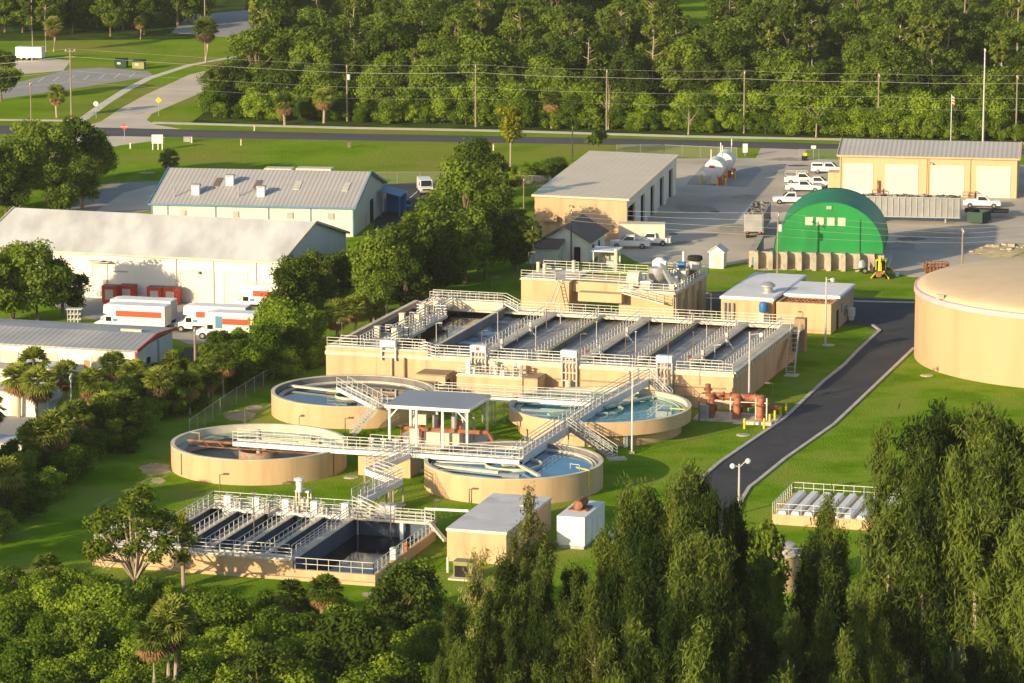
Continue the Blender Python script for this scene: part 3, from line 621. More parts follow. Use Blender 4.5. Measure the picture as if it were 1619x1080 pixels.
f.box(mb, tk, LB - tk, tk, tk + tt, ZW - .5, ZB); f.box(mb, tk, LB - tk, DB - tk - tt, DB - tk, ZW - .5, ZB); f.box(mb, tk, tk + tt, tk + tt, DB - tk - tt, ZW - .5, ZB); f.box(mb, LB - tk - tt, LB - tk, tk + tt, DB - tk - tt, ZW - .5, ZB)
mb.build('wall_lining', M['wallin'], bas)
DV = [(5.8, .9, 'island'), (11.9, .4, 'thin'), (17.9, 1.3, 'walk'), (24.2, .6, 'green'), (29.7, 1.3, 'walk'), (36.0, .6, 'green'), (41.7, 1.3, 'walk')]
WM = [watermat('dark_still_water', (.012, .014, .016)), watermat('brown_still_water', (.03, .024, .018)), watermat('foaming_water', (.05, .075, .10), rough=.3, bump=.9, bscale=1.8, foam=(.62, .70, .76)),
      watermat('aerated_brown_water', (.26, .225, .20), rough=.4, bump=.6, bscale=2.5, foam=(.36, .33, .30))]
edges = [tk + tt] + [d[0] for d in DV] + [LB - tk - tt]
for i in range(8):
    mb = MB(); u0, u1 = edges[i] + (.3 if i else 0), edges[i + 1] - (.3 if i < 7 else 0)
    f.box(mb, u0 - .02, u1 + .02, tk + tt, DB - tk - tt, ZW - .4, ZW + .002 * (i % 2)); mb.build('water', WM[0 if i == 0 else 1 if i == 1 else 2 if i == 2 else 3], bas)
for u, wd, kd in DV:
    if kd == 'island': continue
    top = ZB if kd != 'walk' else ZB + .05
    zt = ZR if kd == 'thin' else ZB
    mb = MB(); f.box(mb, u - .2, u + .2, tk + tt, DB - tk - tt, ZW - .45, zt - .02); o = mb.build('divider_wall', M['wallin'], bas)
    mb = MB()
    f.box(mb, u - wd / 2, u + wd / 2, tk + .05, DB - tk - .1, zt - .02 if kd != 'walk' else ZB - .12, zt + .07); mb.build('walkway', M['greenwall' if kd == 'green' else 'conc'], o)
    if kd != 'thin':
        mb = MB(); mb.rail([f.p(u - wd / 2 + .1, 2.0, ZB + .07), f.p(u - wd / 2 + .1, DB - 2.2, ZB + .07)], sp=1.25, nr=2, kick=False); mb.build('railing', M['alu'], o)
    if kd == 'walk':
        for v in (7.5, 19.0):                    # gate lifting gear hung on the walkway's right edge
            mb = MB(); f.box(mb, u + .65, u + .95, v, v + .4, ZB - .9, ZB + 1.1); mb.beam(f.p(u + .7, v, ZB + .5), f.p(u + 1.9, v - 1.1, ZW), .1, .1); f.box(mb, u + .65, u + 1.1, v - .2, v + .7, ZB - .5, ZB - .35); mb.build('sluice_gear', M['steel'], o)
        for v in (6.2,):
            q = f.p(u - .45, v, ZB + .3); mb = MB(); mb.lathe([(0, -.0), (.2, 0), (.24, .06), (.2, .12), (0, .12)], (0, 0), 14); vs = mb.v; mb.v = [(q.x + x, q.y + (z_ - .1), q.z + .15 + y) for x, y, z_ in vs]; mb.build('life_ring', M['rust'], o)
# front and back walkways
mb = MB(); f.box(mb, .2, LB - .2, tk + .03, 1.75, ZB - .15, ZB + .05); f.box(mb, .2, LB - .2, DB - 2.1, DB - tk - .06, ZB - .15, ZB + .055); mb.build('walkway', M['conc'], bas)
e = .06
mb = MB(); mb.rail([f.p(.1, .1, ZR + e), f.p(12.2, .1, ZR + e)], sp=1.6); mb.rail([f.p(12.6, .1, ZB + e), f.p(LB - .1, .1, ZB + e)], sp=1.6); mb.build('railing', M['alu'], bas)
mb = MB()
for a, b in ((1.2, 3.2), (6.8, 11.4), (12.6, 17.0), (18.8, 23.6), (24.7, 28.9), (30.5, 35.5), (36.5, 40.9), (42.5, 46.3)): mb.rail([f.p(a, 1.7, (ZR if a < 12 else ZB) + e), f.p(b, 1.7, (ZR if a < 12 else ZB) + e)], sp=1.5)
mb.build('railing', M['alu'], bas)
mb = MB(); mb.rail([f.p(13.6, DB - .1, ZB + e), f.p(LB - .1, DB - .1, ZB + e)], sp=1.6); mb.build('railing', M['alu'], bas)
mb = MB()
for a, b in ((13.8, 17.0), (18.8, 23.6), (24.7, 28.9), (30.5, 35.5), (36.5, 40.9), (42.5, 46.3)): mb.rail([f.p(a, DB - 2.0, ZB + e), f.p(b, DB - 2.0, ZB + e)], sp=1.5)
mb.build('railing', M['alu'], bas)
mb = MB(); f.box(mb, LB - 1.45, LB + .02, .4, DB - .4, ZB + .06, ZB + .16); mb.build('walkway', M['conc'], bas)
mb = MB(); mb.rail([f.p(LB - 1.35, 1.9, ZB + .16), f.p(LB - 1.35, DB - 2.2, ZB + .16)], sp=1.25, nr=2, kick=False); mb.build('railing', M['alu'], bas)
mb = MB()
for i in range(29): f.box(mb, LB + .03, LB + .30, .5 + i * 1.05, 1.1 + i * 1.05, ZB - .45, ZB + .0)
mb.tube([f.p(LB + .16, .2, ZB + .12), f.p(LB + .16, DB - 1, ZB + .12)], .12); mb.build('cable_tray', M['conc'], bas)
# left island: aerator platform on posts with cream cabinets
mb = MB(); isl = bas
f.box(mb, 3.4, 6.6, 1.8, 8.4, ZB + .2, ZR + .02); f.box(mb, 4.8, 7.2, 8.4, 14.8, ZB + .2, ZR + .02); f.box(mb, 4.6, 7.0, 14.8, 23.6, ZB + .2, ZR + .02); f.box(mb, 3.0, 5.4, 23.6, DB - .5, ZB + .2, ZR + .02)
mb.build('walkway', M['conc'], isl)
mb = MB()
for u, v in ((3.8, 5), (6.2, 6), (5.2, 11), (6.9, 13), (4.9, 18), (6.6, 22), (4.2, 27)): mb.tube([f.p(u, v, ZW - .3), f.p(u, v, ZB + .25)], .2, 8)
mb.build('support_post', M['conc'], isl)
mb = MB()
for pl in ([(6.5, 1.9), (6.5, 8.5), (7.1, 8.5), (7.1, 14.7), (6.9, 14.8), (6.9, 23.7), (5.3, 23.7), (5.3, DB - .6)], [(3.5, 1.9), (3.5, 8.3), (4.9, 8.3), (4.9, 14.8), (4.7, 14.9), (4.7, 23.5), (3.1, 23.5), (3.1, DB - .6)]):
    mb.rail([f.p(a, b, ZR + e) for a, b in pl], sp=1.1, r=.05)
mb.build('railing', M['alu'], isl)
for px, py in ((597, 533), (624, 536), (636, 512), (660, 514), (668, 498), (690, 492)):
    u, v = f.uv(G(px, py, ZR)); mb = MB(); f.box(mb, u - .3, u + .3, v - .3, v + .3, ZR + .02, ZR + 1.25); k = mb.build('control_cabinet', M['weir'], isl)
    mb = MB(); f.box(mb, u - .36, u + .36, v - .36, v + .36, ZR + 1.25, ZR + 1.32); mb.build('cap', M['conc'], k)
mb = MB()
for px, py in ((610, 532), (648, 512), (684, 490)):
    u, v = f.uv(G(px, py, ZB)); mb.tube([f.p(u, v, ZR), f.p(u, v, ZR + .9), f.p(u + 1.0, v, ZR + .9), f.p(u + 1.0, v, ZR)], .07)
mb.build('pipework', M['alu'], isl)
# back-left raised walkway with stair down to the right
mb = MB(); f.box(mb, 2.3, 11.8, DB - 1.6, DB - .1, ZB + .75, ZB + .95); f.box(mb, 2.4, 11.7, DB - 1.5, DB - .2, ZB + .06, ZB + .75); mb.build('raised_walkway', M['conc'], bas)
mb = MB(); mb.rail([f.p(2.4, DB - 1.5, ZB + .95), f.p(11.8, DB - 1.5, ZB + .95), f.p(13.6, DB - 1.5, ZB + .1)], sp=1.2, nr=3); mb.rail([f.p(2.4, DB - .2, ZB + .95), f.p(11.8, DB - .2, ZB + .95), f.p(13.6, DB - .2, ZB + .1)], sp=1.2, nr=3); mb.build('railing', M['alu'], bas)
mb = MB(); mb.beam(f.p(11.8, DB - .85, ZB + .85), f.p(13.6, DB - .85, ZB), 1.2, .1); mb.build('stair', M['conc'], bas)
# front stair where the wall steps
mb = MB(); mb.rail([f.p(11.2, .0, ZB + .5), f.p(13.2, 0, ZB + .05)], sp=1, h=1.1); mb.rail([f.p(11.2, 1.2, ZB + .5), f.p(13.2, 1.2, ZB + .05)], sp=1, h=1.1); mb.beam(f.p(11.0, .6, ZB + .5), f.p(13.2, .6, ZB + .06), 1.1, .1); mb.build('stair', M['alu'], bas)
def gate(u, short=False):
    g_ = thing('sluice_gate', '', 'gate', f.p(u, -.3, 0), 'white topped sluice gates on the front of the aeration basin')
    mb = MB()
    for a in (-.85, .85): f.box(mb, u + a - .09, u + a + .09, -.42, -.16, 1.6 if not short else ZB - .6, ZB + 1.55)
    for z_ in (2.2, 3.1, ZB + .3) if not short else (ZB - .3, ZB + .4): f.box(mb, u - .76, u + .76, -.36, -.22, z_, z_ + .16)
    mb.build('frame', M['steel'] if not short else M['alu'], g_)
    mb = MB(); f.box(mb, u - .92, u + .92, -.62, -.0 if short else .25, ZB + 1.0, ZB + 1.75); mb.build('panel', M['white'], g_)
    if not short:
        mb = MB()
        for a in (-.4, 0, .4): mb.tube([f.p(u + a, -.3, .2), f.p(u + a, -.3, ZB + .9)], .09)
        mb.tube([f.p(u, -.55, 0), f.p(u, -.55, 2.4)], .34, 12); mb.build('riser_pipe', M['conc'], g_)
    return g_
for (px, sh, lab) in ((590, True, 'sluice gate with low white cross panel at the left front of the basin'), (748, False, 'white topped sluice gate with small red mark above the cluttered pipe deck'),
                      (905, False, 'white topped sluice gate in the middle of the basin front wall'), (1067, False, 'white topped sluice gate nearest the red pipe manifold')):
    u = f.uv(G(px, 575, ZB))[0]; g_ = gate(u, sh); g_['label'] = lab
    if px == 748:
        mb = MB(); f.box(mb, u - .2, u + .2, -.66, -.63, ZB + 1.2, ZB + 1.55); mb.build('sign_mark', M['red'], g_)
mb = MB()
for i in range(1, 8): f.box(mb, i * 6.06 - .02, i * 6.06 + .02, -.012, .01, 0, ZB - .36)
for i in range(1, 5): f.box(mb, LB - .01, LB + .012, i * 5.7 - .02, i * 5.7 + .02, 0, ZB - .46)
mb.build('wall_joint', M['tandark'], bas)
# pipes and brackets down the front wall
for px, d, mm in ((604, .12, 'conc'), (627, .12, 'tandark'), (1013, .08, 'conc'), (820, .06, 'steel')):
    u = f.uv(G(px, 570, ZB))[0]; mb = MB(); mb.tube([f.p(u, -.3, 0), f.p(u, -.3, ZB - .2)], d); mb.build('downpipe', M[mm], bas)
mb = MB(); mb.beam(f.p(22, -.14, 2.3), f.p(47, -.14, 2.3), .1, .12); mb.beam(f.p(22, -.12, 1.2), f.p(47, -.12, 1.2), .06, .06); mb.build('pipe_run', M['tandark'], bas)
# stair down at the right back corner
st = thing('steel_stair', 'grey steel stair down from the right back corner of the aeration basin', 'stair', f.p(LB + 1, DB - 3, 0))
def stair(root, a, b, wdt=1.0, n=9, m='steel', rail=True):
    a, b = V(a), V(b); d = V((b.x - a.x, b.y - a.y, 0)).normalized(); s_ = V((-d.y, d.x, 0)) * wdt / 2
    mb = MB()
    for sg in (-1, 1): mb.beam(a + s_ * sg - V((0, 0, .3)), b + s_ * sg - V((0, 0, .3)), .08, .3)
    mb.build('stringer', M[m], root)
    mb = MB()
    for i in range(n):
        p = a.lerp(b, (i + .5) / n); mb.beam(p - s_ * .95 , p + s_ * .95, .28, .05)
    mb.build('tread', M['grating'], root)
    if rail:
        mb = MB()
        for sg in (-1, 1): mb.rail([a + s_ * sg, b + s_ * sg], sp=1.2, kick=False)
        mb.build('railing', M['alu'], root)
mb = MB(); f.box(mb, LB + .05, LB + 1.3, DB - 4.2, DB - 2.6, ZB - .1, ZB + .02); mb.build('landing', M['grating'], st)
stair(st, f.p(LB + .7, DB - 4.2, ZB), f.p(LB + 1.6, DB - 10.5, .1), 1.0)
mb = MB(); f.box(mb, LB + 1.1, LB + 2.6, DB - 11.6, DB - 10.1, 0, .12); mb.build('slab', M['conc'], st)
mb = MB(); f.box(mb, LB + .2, LB + 1.5, DB - 2.4, DB - 1.2, 1.2, ZB + 1.2); mb.build('control_cabinet', M['tandark'], st)

# --- headworks behind the basin
def hw(): pass
fh = Fr(V((13.5, 448.6, 0)), -18); hz = 5.2
hwk = thing('headworks', 'tall tan concrete headworks with railed decks, standing behind the aeration basin', 'headworks', (13.5, 448.6, 0))
A = G(824, 438, 5.4); uL, vL = fh.uv(A)
mb = MB(); fh.box(mb, .2, 7.2, -1.6, 14.0, 0, hz); mb.build('main_block', M['tan2'], hwk)
mb = MB(); fh.box(mb, uL, uL + 6.3, vL, vL + 8.0, 0, 5.1); mb.build('left_block', M['tan2'], hwk)
mb = MB(); fh.box(mb, uL + 6.3, .2, vL + 1.2, vL + 6.5, 3.7, 5.0); mb.build('channel_beam', M['tan2'], hwk)
for a in range(4):
    v = 1.0 + a * 3.3; mb = MB(); fh.box(mb, 7.21, 7.55, v - .35, v + .35, 0, hz - .4); mb.build('pilaster', M['tan2'], hwk)
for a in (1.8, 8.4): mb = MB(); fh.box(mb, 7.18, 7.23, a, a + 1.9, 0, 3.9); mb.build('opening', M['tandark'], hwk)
mb = MB(); fh.box(mb, .0, 7.5, -1.8, 14.2, hz, hz + .14); fh.box(mb, uL - .15, uL + 6.5, vL - .15, vL + 8.2, 5.1, 5.22); mb.build('deck_edge', M['conc'], hwk)
mb = MB(); mb.rail([fh.p(.1, -1.7, hz + .14), fh.p(7.4, -1.7, hz + .14), fh.p(7.4, 14.1, hz + .14), fh.p(.1, 14.1, hz + .14)], sp=1.4); mb.build('railing', M['alu'], hwk)
mb = MB(); z_ = 5.22; mb.rail([fh.p(uL, vL, z_), fh.p(uL + 4.5, vL, z_)], sp=1.6); mb.rail([fh.p(uL + 5.5, vL + 1.3, z_), fh.p(.1, vL + 1.3, z_)], sp=1.6); mb.rail([fh.p(uL + .4, vL + 8.1, z_), fh.p(.1, vL + 8.1, z_)], sp=1.6); mb.build('railing', M['alu'], hwk)
for px, py, h_ in ((851, 430, 1.3), (861, 432, 1.2), (907, 430, 1.5), (974, 430, 3.0)):
    q = G(px, py, 5.2); mb = MB(); mb.tube([(q.x, q.y, 5.2), (q.x, q.y, 5.2 + h_)], .24, 10); mb.build('vent_pipe', M['conc'], hwk)
lad = mb = MB()
for a in (0, .5): mb.beam(fh.p(uL + 5.0 + a, vL - .1, 5.3), fh.p(uL + 4.6 + a, vL - 2.6, 2.5), .08, .12)
for i in range(8): q = i / 8; mb.beam(fh.p(uL + 5.0 - .4 * q, vL - .1 - 2.5 * q, 5.25 - 2.75 * q), fh.p(uL + 5.5 - .4 * q, vL - .1 - 2.5 * q, 5.25 - 2.75 * q), .1, .05)
mb.build('ladder', M['weir'], hwk)
# stair from headworks down to the basin's back walkway
mb = MB(); a = fh.p(1.0, -2.6, 5.2); b = fh.p(6.2, -2.6, ZB + .1)
mb.beam(a, b, 1.0, .12); mb.build('stair', M['conc'], hwk); mb = MB(); mb.rail([a + V((0, -.5, 0)), b + V((0, -.5, 0))], sp=1.1); mb.build('railing', M['alu'], hwk)
mb = MB(); fh.box(mb, -4.6, 1.0, -3.2, -1.7, 4.0, 5.1); mb.build('lower_deck', M['tan2'], hwk)
# equipment standing on the headworks
def eq(name, lab, cat, u, v, parts, z0=hz + .14):
    k = thing(name, lab, cat, fh.p(u, v, z0))
    for nm, m_, fn in parts:
        mb = MB(); fn(mb, u, v, z0); mb.build(nm, M[m_], k, smooth=nm in ('drum', 'motor', 'tank_body'))
    return k
eq('rotary_screen', 'big cream drum screen on the headworks deck, front left', 'screen', 1.7, .6, (
    ('drum', 'weir', lambda m, u, v, z: m.tube([fh.p(u - .9, v, z + 1.15), fh.p(u + .6, v, z + 1.15)], 1.0, 16)), ('hopper', 'conc', lambda m, u, v, z: fh.box(m, u + .6, u + 2.0, v - .5, v + .6, z, z + .8)),
    ('cover', 'white', lambda m, u, v, z: fh.box(m, u + .5, u + 2.1, v - .6, v + .7, z + .8, z + 1.0)), ('support_leg', 'conc', lambda m, u, v, z: fh.box(m, u - .5, u - .1, v - .8, v - .3, z, z + .6))))
eq('grit_classifier', 'grey inclined screw grit classifier on the headworks deck', 'machine', 4.2, 3.2, (
    ('screw_trough', 'steel', lambda m, u, v, z: m.beam(fh.p(u - .3, v + 1, z + 2.3), fh.p(u + 1.9, v - 1.6, z + .3), .5, .5)), ('tank_body', 'steel', lambda m, u, v, z: m.lathe([(.3, z), (1.1, z + 1.0), (1.1, z + 2.2), (0, z + 2.2)], tuple(fh.p(u - .6, v + .6))[:2], 18)),
    ('motor', 'white', lambda m, u, v, z: m.tube([fh.p(u - .6, v + 1.2, z + 2.5), fh.p(u + .4, v + 1.2, z + 2.5)], .45, 12)), ('collection_bin', 'weir', lambda m, u, v, z: fh.box(m, u + 1.7, u + 2.3, v - 2.2, v - 1.6, z, z + .55))))
eq('bar_screen', 'upright grey bar screen under a white hood at the back of the headworks', 'screen', 3.0, 6.6, (
    ('frame', 'steel', lambda m, u, v, z: fh.box(m, u - .6, u + .6, v, v + .6, z, z + 2.0)), ('hood', 'white', lambda m, u, v, z: m.lathe([(.95, z + 1.9), (.9, z + 2.5), (.4, z + 2.9), (0, z + 2.95)], tuple(fh.p(u, v + .3))[:2], 14)), ('chute', 'conc', lambda m, u, v, z: m.beam(fh.p(u, v, z + 1.6), fh.p(u + .2, v - 1.2, z + .6), .7, .2))))
eq('blower', 'blue motor and blower set on the headworks deck', 'blower', 5.4, 8.4, (
    ('motor', 'blue', lambda m, u, v, z: m.tube([fh.p(u - .4, v, z + 1.9), fh.p(u + .5, v, z + 1.9)], .42, 12)), ('stand', 'steel', lambda m, u, v, z: fh.box(m, u - .5, u + .5, v - .3, v + .3, z, z + 1.5)), ('pipe', 'white', lambda m, u, v, z: m.tube([fh.p(u - .9, v, z), fh.p(u - .9, v, z + 2.2)], .17, 8))))
eq('scrubber', 'black topped pale odour scrubber at the right back of the headworks', 'scrubber', 6.2, 12.0, (
    ('tank_body', 'weir', lambda m, u, v, z: m.lathe([(.8, z), (.85, z + 1.6), (.6, z + 1.9)], tuple(fh.p(u, v))[:2], 16)), ('cap', 'dark', lambda m, u, v, z: m.lathe([(.8, z + 1.9), (1.0, z + 2.05), (.9, z + 2.5), (0, z + 2.6)], tuple(fh.p(u, v))[:2], 14)), ('stack', 'white', lambda m, u, v, z: m.tube([fh.p(u - 1.5, v, z), fh.p(u - 1.5, v, z + 3)], .15, 8)), ('duct', 'white', lambda m, u, v, z: m.tube([fh.p(u - .2, v - .8, z + .2), fh.p(u - .2, v - .8, z + 1.5), fh.p(u + .2, v, z + 1.7)], .28, 8))))
for i, (u, v, s_, m_, lab) in enumerate(((5.9, 3.6, (.7, .7, 1.2), 'white', 'white electrical cabinet at the front of the headworks deck'), (6.4, 6.2, (.6, .9, 1.5), 'weir', 'cream control panel beside the headworks right railing'), (6.5, 9.9, (.8, .7, 1.1), 'rustd', 'rusty brown pump box near the blue blower'), (2.2, 9.6, (1.1, .9, 1.3), 'conc', 'pale concrete box at the back of the headworks deck'))):
    k = thing('control_cabinet', lab, 'cabinet', fh.p(u, v, hz + .14)); mb = MB(); fh.box(mb, u - s_[0] / 2, u + s_[0] / 2, v - s_[1] / 2, v + s_[1] / 2, hz + .14, hz + .14 + s_[2]); mb.build('box', M[m_], k); mb = MB(); fh.box(mb, u - s_[0] / 2 - .05, u + s_[0] / 2 + .05, v - s_[1] / 2 - .05, v + s_[1] / 2 + .05, hz + .14 + s_[2], hz + .2 + s_[2]); mb.build('lid', M['conc'], k)
mb = MB()
for u, v in ((1, 3.5), (2.6, 4.6), (3.8, 8.5), (5.5, 5.5), (4.8, 11), (1.5, 11.5)):
    mb.tube([fh.p(u, v, hz), fh.p(u, v, hz + 1.3), fh.p(u + 1.1, v + .3, hz + 1.3), fh.p(u + 1.1, v + .3, hz)], .12, 6)
mb.build('pipework', M['steel'], hwk)

# --- round clarifiers
def clar(lab, c, r, z, zw, water, inner, cant=False, ring=7.9, ringm='weir'):
    t = thing('clarifier', lab, 'clarifier', (c[0], c[1], 0)); n = 112; th = .38
    prof = [(r, 0), (r, z)] if not cant else [(r - 1.05, 0), (r - 1.05, 1.05), (r - .5, 1.3), (r, 1.35), (r, z)]
    mb = MB(); mb.lathe(prof, c, n); mb.build('wall', M['tan'], t, smooth=True)
    mb = MB(); mb.lathe([(r, z + .001), (r + .03, z + .02), (r + .03, z + .08), (r - th, z + .08), (r - th, z)], c, n); mb.build('rim', M['conc'], t, smooth=True)
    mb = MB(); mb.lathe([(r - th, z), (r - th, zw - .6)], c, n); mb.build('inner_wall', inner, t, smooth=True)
    mb = MB(); mb.disc(c, r - th + .02, zw, n); mb.build('water', water, t)
    if ring:
        mb = MB(); mb.lathe([(ring, zw - .1), (ring, zw + .14), (ring + .1, zw + .14), (ring + .1, zw + .03), (ring + .4, zw + .03), (ring + .4, zw + .14), (ring + .5, zw + .14), (ring + .5, zw - .1)], c, n); mb.build('weir_trough', M[ringm], t)
    return t
bw = lambda nm, c, rgh=.03: watermat(nm, c, rough=rgh, bump=.012, bscale=.8)
def well(t, c, r, z0, z1, m, n=40):
    mb = MB(); mb.lathe([(r, z0), (r, z1), (r - .12, z1), (r - .12, z0)], c, n, closed=True); return mb.build('feed_well', M[m], t, smooth=True)
wd_ = bw('clarifier_water_dark_blue', (.015, .15, .29)); wt_ = bw('clarifier_water_teal', (.02, .21, .25))
# far left
cLB = (-17.48, 398.38); t = clar('round tan clarifier with dark reflecting water, farthest left beside the palm hedge', cLB, 9.12, 2.4, 1.75, bw('clarifier_water_deep', (.006, .035, .065)), M['wallin'])
well(t, cLB, 2.1, 1.5, 2.0, 'weir')
mb = MB(); mb.beam(G(458, 611, 1.95), G(553, 622, 1.95), .5, .22); mb.build('scum_trough', M['weir'], t)
mb = MB(); mb.tube([(cLB[0], cLB[1], 1.2), (cLB[0], cLB[1], 2.9)], .35, 10); mb.build('centre_column', M['steel'], t)
# far right, overhanging
cRB = (9.5, 388.9); t = clar('round tan clarifier with teal water and overhanging rim, near the red pipe manifold', cRB, 9.85, 2.75, 2.25, wt_, M['conc'], cant=True, ring=8.6, ringm='lgreen')
well(t, (cRB[0] + .3, cRB[1] - .5), 2.3, 2.0, 2.5, 'lgreen')
mb = MB(); mb.beam((cRB[0] + .6, cRB[1] - .2, 2.4), (cRB[0] + 5.6, cRB[1] + 5.3, 2.4), .5, .22); mb.beam((cRB[0] - .6, cRB[1] - .8, 2.4), (cRB[0] - 5.6, cRB[1] - 4.0, 2.4), .5, .2); mb.build('scum_trough', M['lgreen'], t)
mb = MB(); mb.tube([(cRB[0], cRB[1], 1.2), (cRB[0], cRB[1], 3.0)], .35, 10); mb.build('centre_column', M['steel'], t)
q = G(1083, 648, 2.8); mb = MB(); mb.beam(q, q + V((-1.6, .6, 0)), .1, .1); mb.build('yellow_bracket', M['yellow'], t)
q = (cRB[0] + 2.5, cRB[1] - 8.9, 0); mb = MB(); mb.box((q[0], q[1], 0), (.4, .3, 1.34), .2); mb.build('pillar', M['white'], t)
# near right
cRF = (.16, 361.9); t = clar('round tan clarifier with bright blue water behind the pump house', cRF, 9.02, 2.55, 2.0, wd_, M['wallin'])
well(t, cRF, 2.9, 1.8, 2.3, 'weir')
mb = MB(); mb.beam(G(686, 737, 2.2), G(790, 748, 2.2), .8, .25); mb.beam(G(690, 731, 2.2), G(768, 734, 2.2), .3, .15); mb.beam((cRF[0] + .3, cRF[1] - .4, 2.2), G(852, 754, 2.2), .35, .25); mb.build('scum_trough', M['weir'], t)
mb = MB(); mb.tube([(cRF[0], cRF[1], 1.2), (cRF[0], cRF[1], 2.9)], .4, 10); mb.box((cRF[0] - .4, cRF[1], 2.05), (1.6, 1.0, .4), .3); mb.build('centre_column', M['weir'], t)
mb = MB(); q = G(930, 744, 2.6); mb.box((q.x + .05, q.y - .1, 1.0), (.14, .1, 1.7)); mb.beam(q, q + V((-1.2, .6, .15)), .12, .12); mb.build('yellow_bracket', M['yellow'], t)
mb = MB(); q = G(916, 744, 2.6); mb.rail([q + V((0, .3, 0)), q + V((-.9, .9, 0))], h=.5, sp=.8, nr=1, kick=False); mb.build('grab_rail', M['alu'], t)
# near left, drained
cLF = (-26.1, 370.7); t = clar('drained round tan clarifier with rusty centre drum and no water, nearest the palm hedge', cLF, 9.05, 2.55, 0.55, mat('drained_tank_floor', (.20, .17, .13), rough=.8, var=.2, scale=.4, col2=(.30, .28, .23), thr=(.45, .6), sc2=.2), M['conc'], ring=0)
mb = MB(); mb.lathe([(7.7, 1.5), (7.7, 1.85), (8.6, 1.85), (8.6, 1.5)], cLF, 96, closed=True); mb.build('launder', M['lgreen'], t)
mb = MB(); mb.lathe([(2.1, .5), (2.1, 1.75), (1.9, 1.75), (1.9, .5)], cLF, 40, closed=True); mb.build('feed_well', mat('rust_streaked_drum', (.34, .28, .21), rough=.9, var=.3, scale=1, col2=(.42, .17, .09), thr=(.54, .62), sc2=.9), t)
mb = MB(); mb.tube([(cLF[0], cLF[1], .4), (cLF[0], cLF[1], 3.3)], .3, 12); mb.sphere((cLF[0], cLF[1], 3.5), .4); mb.build('centre_column', M['steel'], t)
mb = MB(); a = G(296, 696, 2.3); b = G(534, 712, 2.3); mb.tube([a, b], .14, 8); mb.beam(a + V((0, 0, -.6)), b + V((0, 0, -.6)), .12, .12)
for i in range(11): p = a.lerp(b, i / 10); mb.beam(p, a.lerp(b, min(1, (i + .5) / 10)) + V((0, 0, -.55)), .08, .08)
mb.build('rake_arm', M['rustd'], t)
mb = MB(); q = G(302, 684, 2.6); mb.beam(q, q + V((1.0, -.6, .0)), .12, .14); mb.box((q.x + .9, q.y - .55, 1.9), (.12, .12, .8)); mb.build('yellow_bracket', M['olive'], t)
mb = MB(); q = G(456, 716, .6); mb.box((q.x, q.y + 1, .55), (1.9, .4, 1.1), -.3); mb.build('baffle', M['weir'], t)  # cream block standing on the floor of the drained clarifier
for tx, ty in ((292, 735), (537, 735)):
    q = G(tx, ty, 1.2); d = V((q.x - cLF[0], q.y - cLF[1], 0)).normalized() * 9.08; mb = MB(); mb.box((cLF[0] + d.x, cLF[1] + d.y, .2), (.12, .12, 2.2)); mb.build('conduit', M['lamppole'], t)

# --- walkway bridges
def bridge(lab, pts, wdt=1.3, legs=(), side_h=.36, m='white', sp=1.5, railm='alu', open_ends=True):
    pts = [V(p) for p in pts]; t = thing('walkway_bridge', lab, 'walkway', (pts[0].x, pts[0].y, 0))
    for a, b in zip(pts[:-1], pts[1:]):
        d = V((b.x - a.x, b.y - a.y, 0)).normalized(); s_ = V((-d.y, d.x, 0)) * wdt / 2
        mb = MB(); mb.beam(a - V((0, 0, .1)), b - V((0, 0, .1)), wdt - .16, .08); mb.build('deck', M['grating'], t)
        for sg in (-1, 1):
            mb = MB(); mb.beam(a + s_ * sg - V((0, 0, side_h)), b + s_ * sg - V((0, 0, side_h)), .14, side_h + .08); mb.build('girder', M[m], t)
            mb = MB(); mb.rail([a + s_ * sg + V((0, 0, .08)), b + s_ * sg + V((0, 0, .08))], sp=sp, kick=False); mb.build('railing', M[railm], t)
    for q in legs:
        mb = MB()
        for o_ in (-.5, .5): mb.box((q[0] + o_, q[1], 0), (.14, .14, q[2] - .3))
        mb.beam((q[0] - .5, q[1], q[2] * .3), (q[0] + .5, q[1], q[2] * .75), .08, .08); mb.build('leg', M['steel'], t)
    return t
zb = 2.85
bridge('long white walkway bridge crossing from the drained clarifier to the blue water clarifier', [G(372, 697.5, zb), G(546, 710, zb), G(648, 715.5, zb), G(824, 727, zb)], sp=1.4)
tb = bridge('short walkway bridge over the dark water clarifier, with a stair down to the lawn', [G(541, 612, zb), G(604, 644, zb)])
stair(tb, G(596, 644, zb), G(556, 688, 0), 1.1, 12, m='weir')
tb = bridge('white walkway bridge running behind the canopy to the teal water clarifier', [G(690, 622, zb), G(778, 627, zb), G(936, 635.5, zb)], legs=[tuple(G(728, 623, zb)), tuple(G(770, 627, zb)), tuple(G(790, 628, zb))])
A_, B_, C_ = G(818, 722, zb), G(947, 637, zb), G(1018, 599, 3.9)
tb = bridge('long diagonal walkway bridge climbing from the blue clarifier to the aeration basin', [A_, A_.lerp(B_, .5), B_, C_], wdt=1.15, side_h=.75, m='white', legs=[tuple(A_.lerp(B_, .55))])
q = A_.lerp(B_, .55); stair(tb, q + V((.6, .1, 0)), G(972, 722, .1), 1.1, 13, m='steel'); mb = MB(); p = G(975, 726); mb.box((p.x, p.y, 0), (1.9, 1.5, .14), .2); mb.build('slab', M['conc'], tb)
mb = MB()
for o_ in ((-.6, 0), (.6, 0), (-.6, 1.2), (.6, 1.2)): mb.box((C_.x + o_[0], C_.y + o_[1], 0), (.12, .12, 4.9))
for z_ in (1.6, 3.0, 4.8): mb.beam((C_.x - .6, C_.y, z_), (C_.x + .6, C_.y, z_), .1, .1)
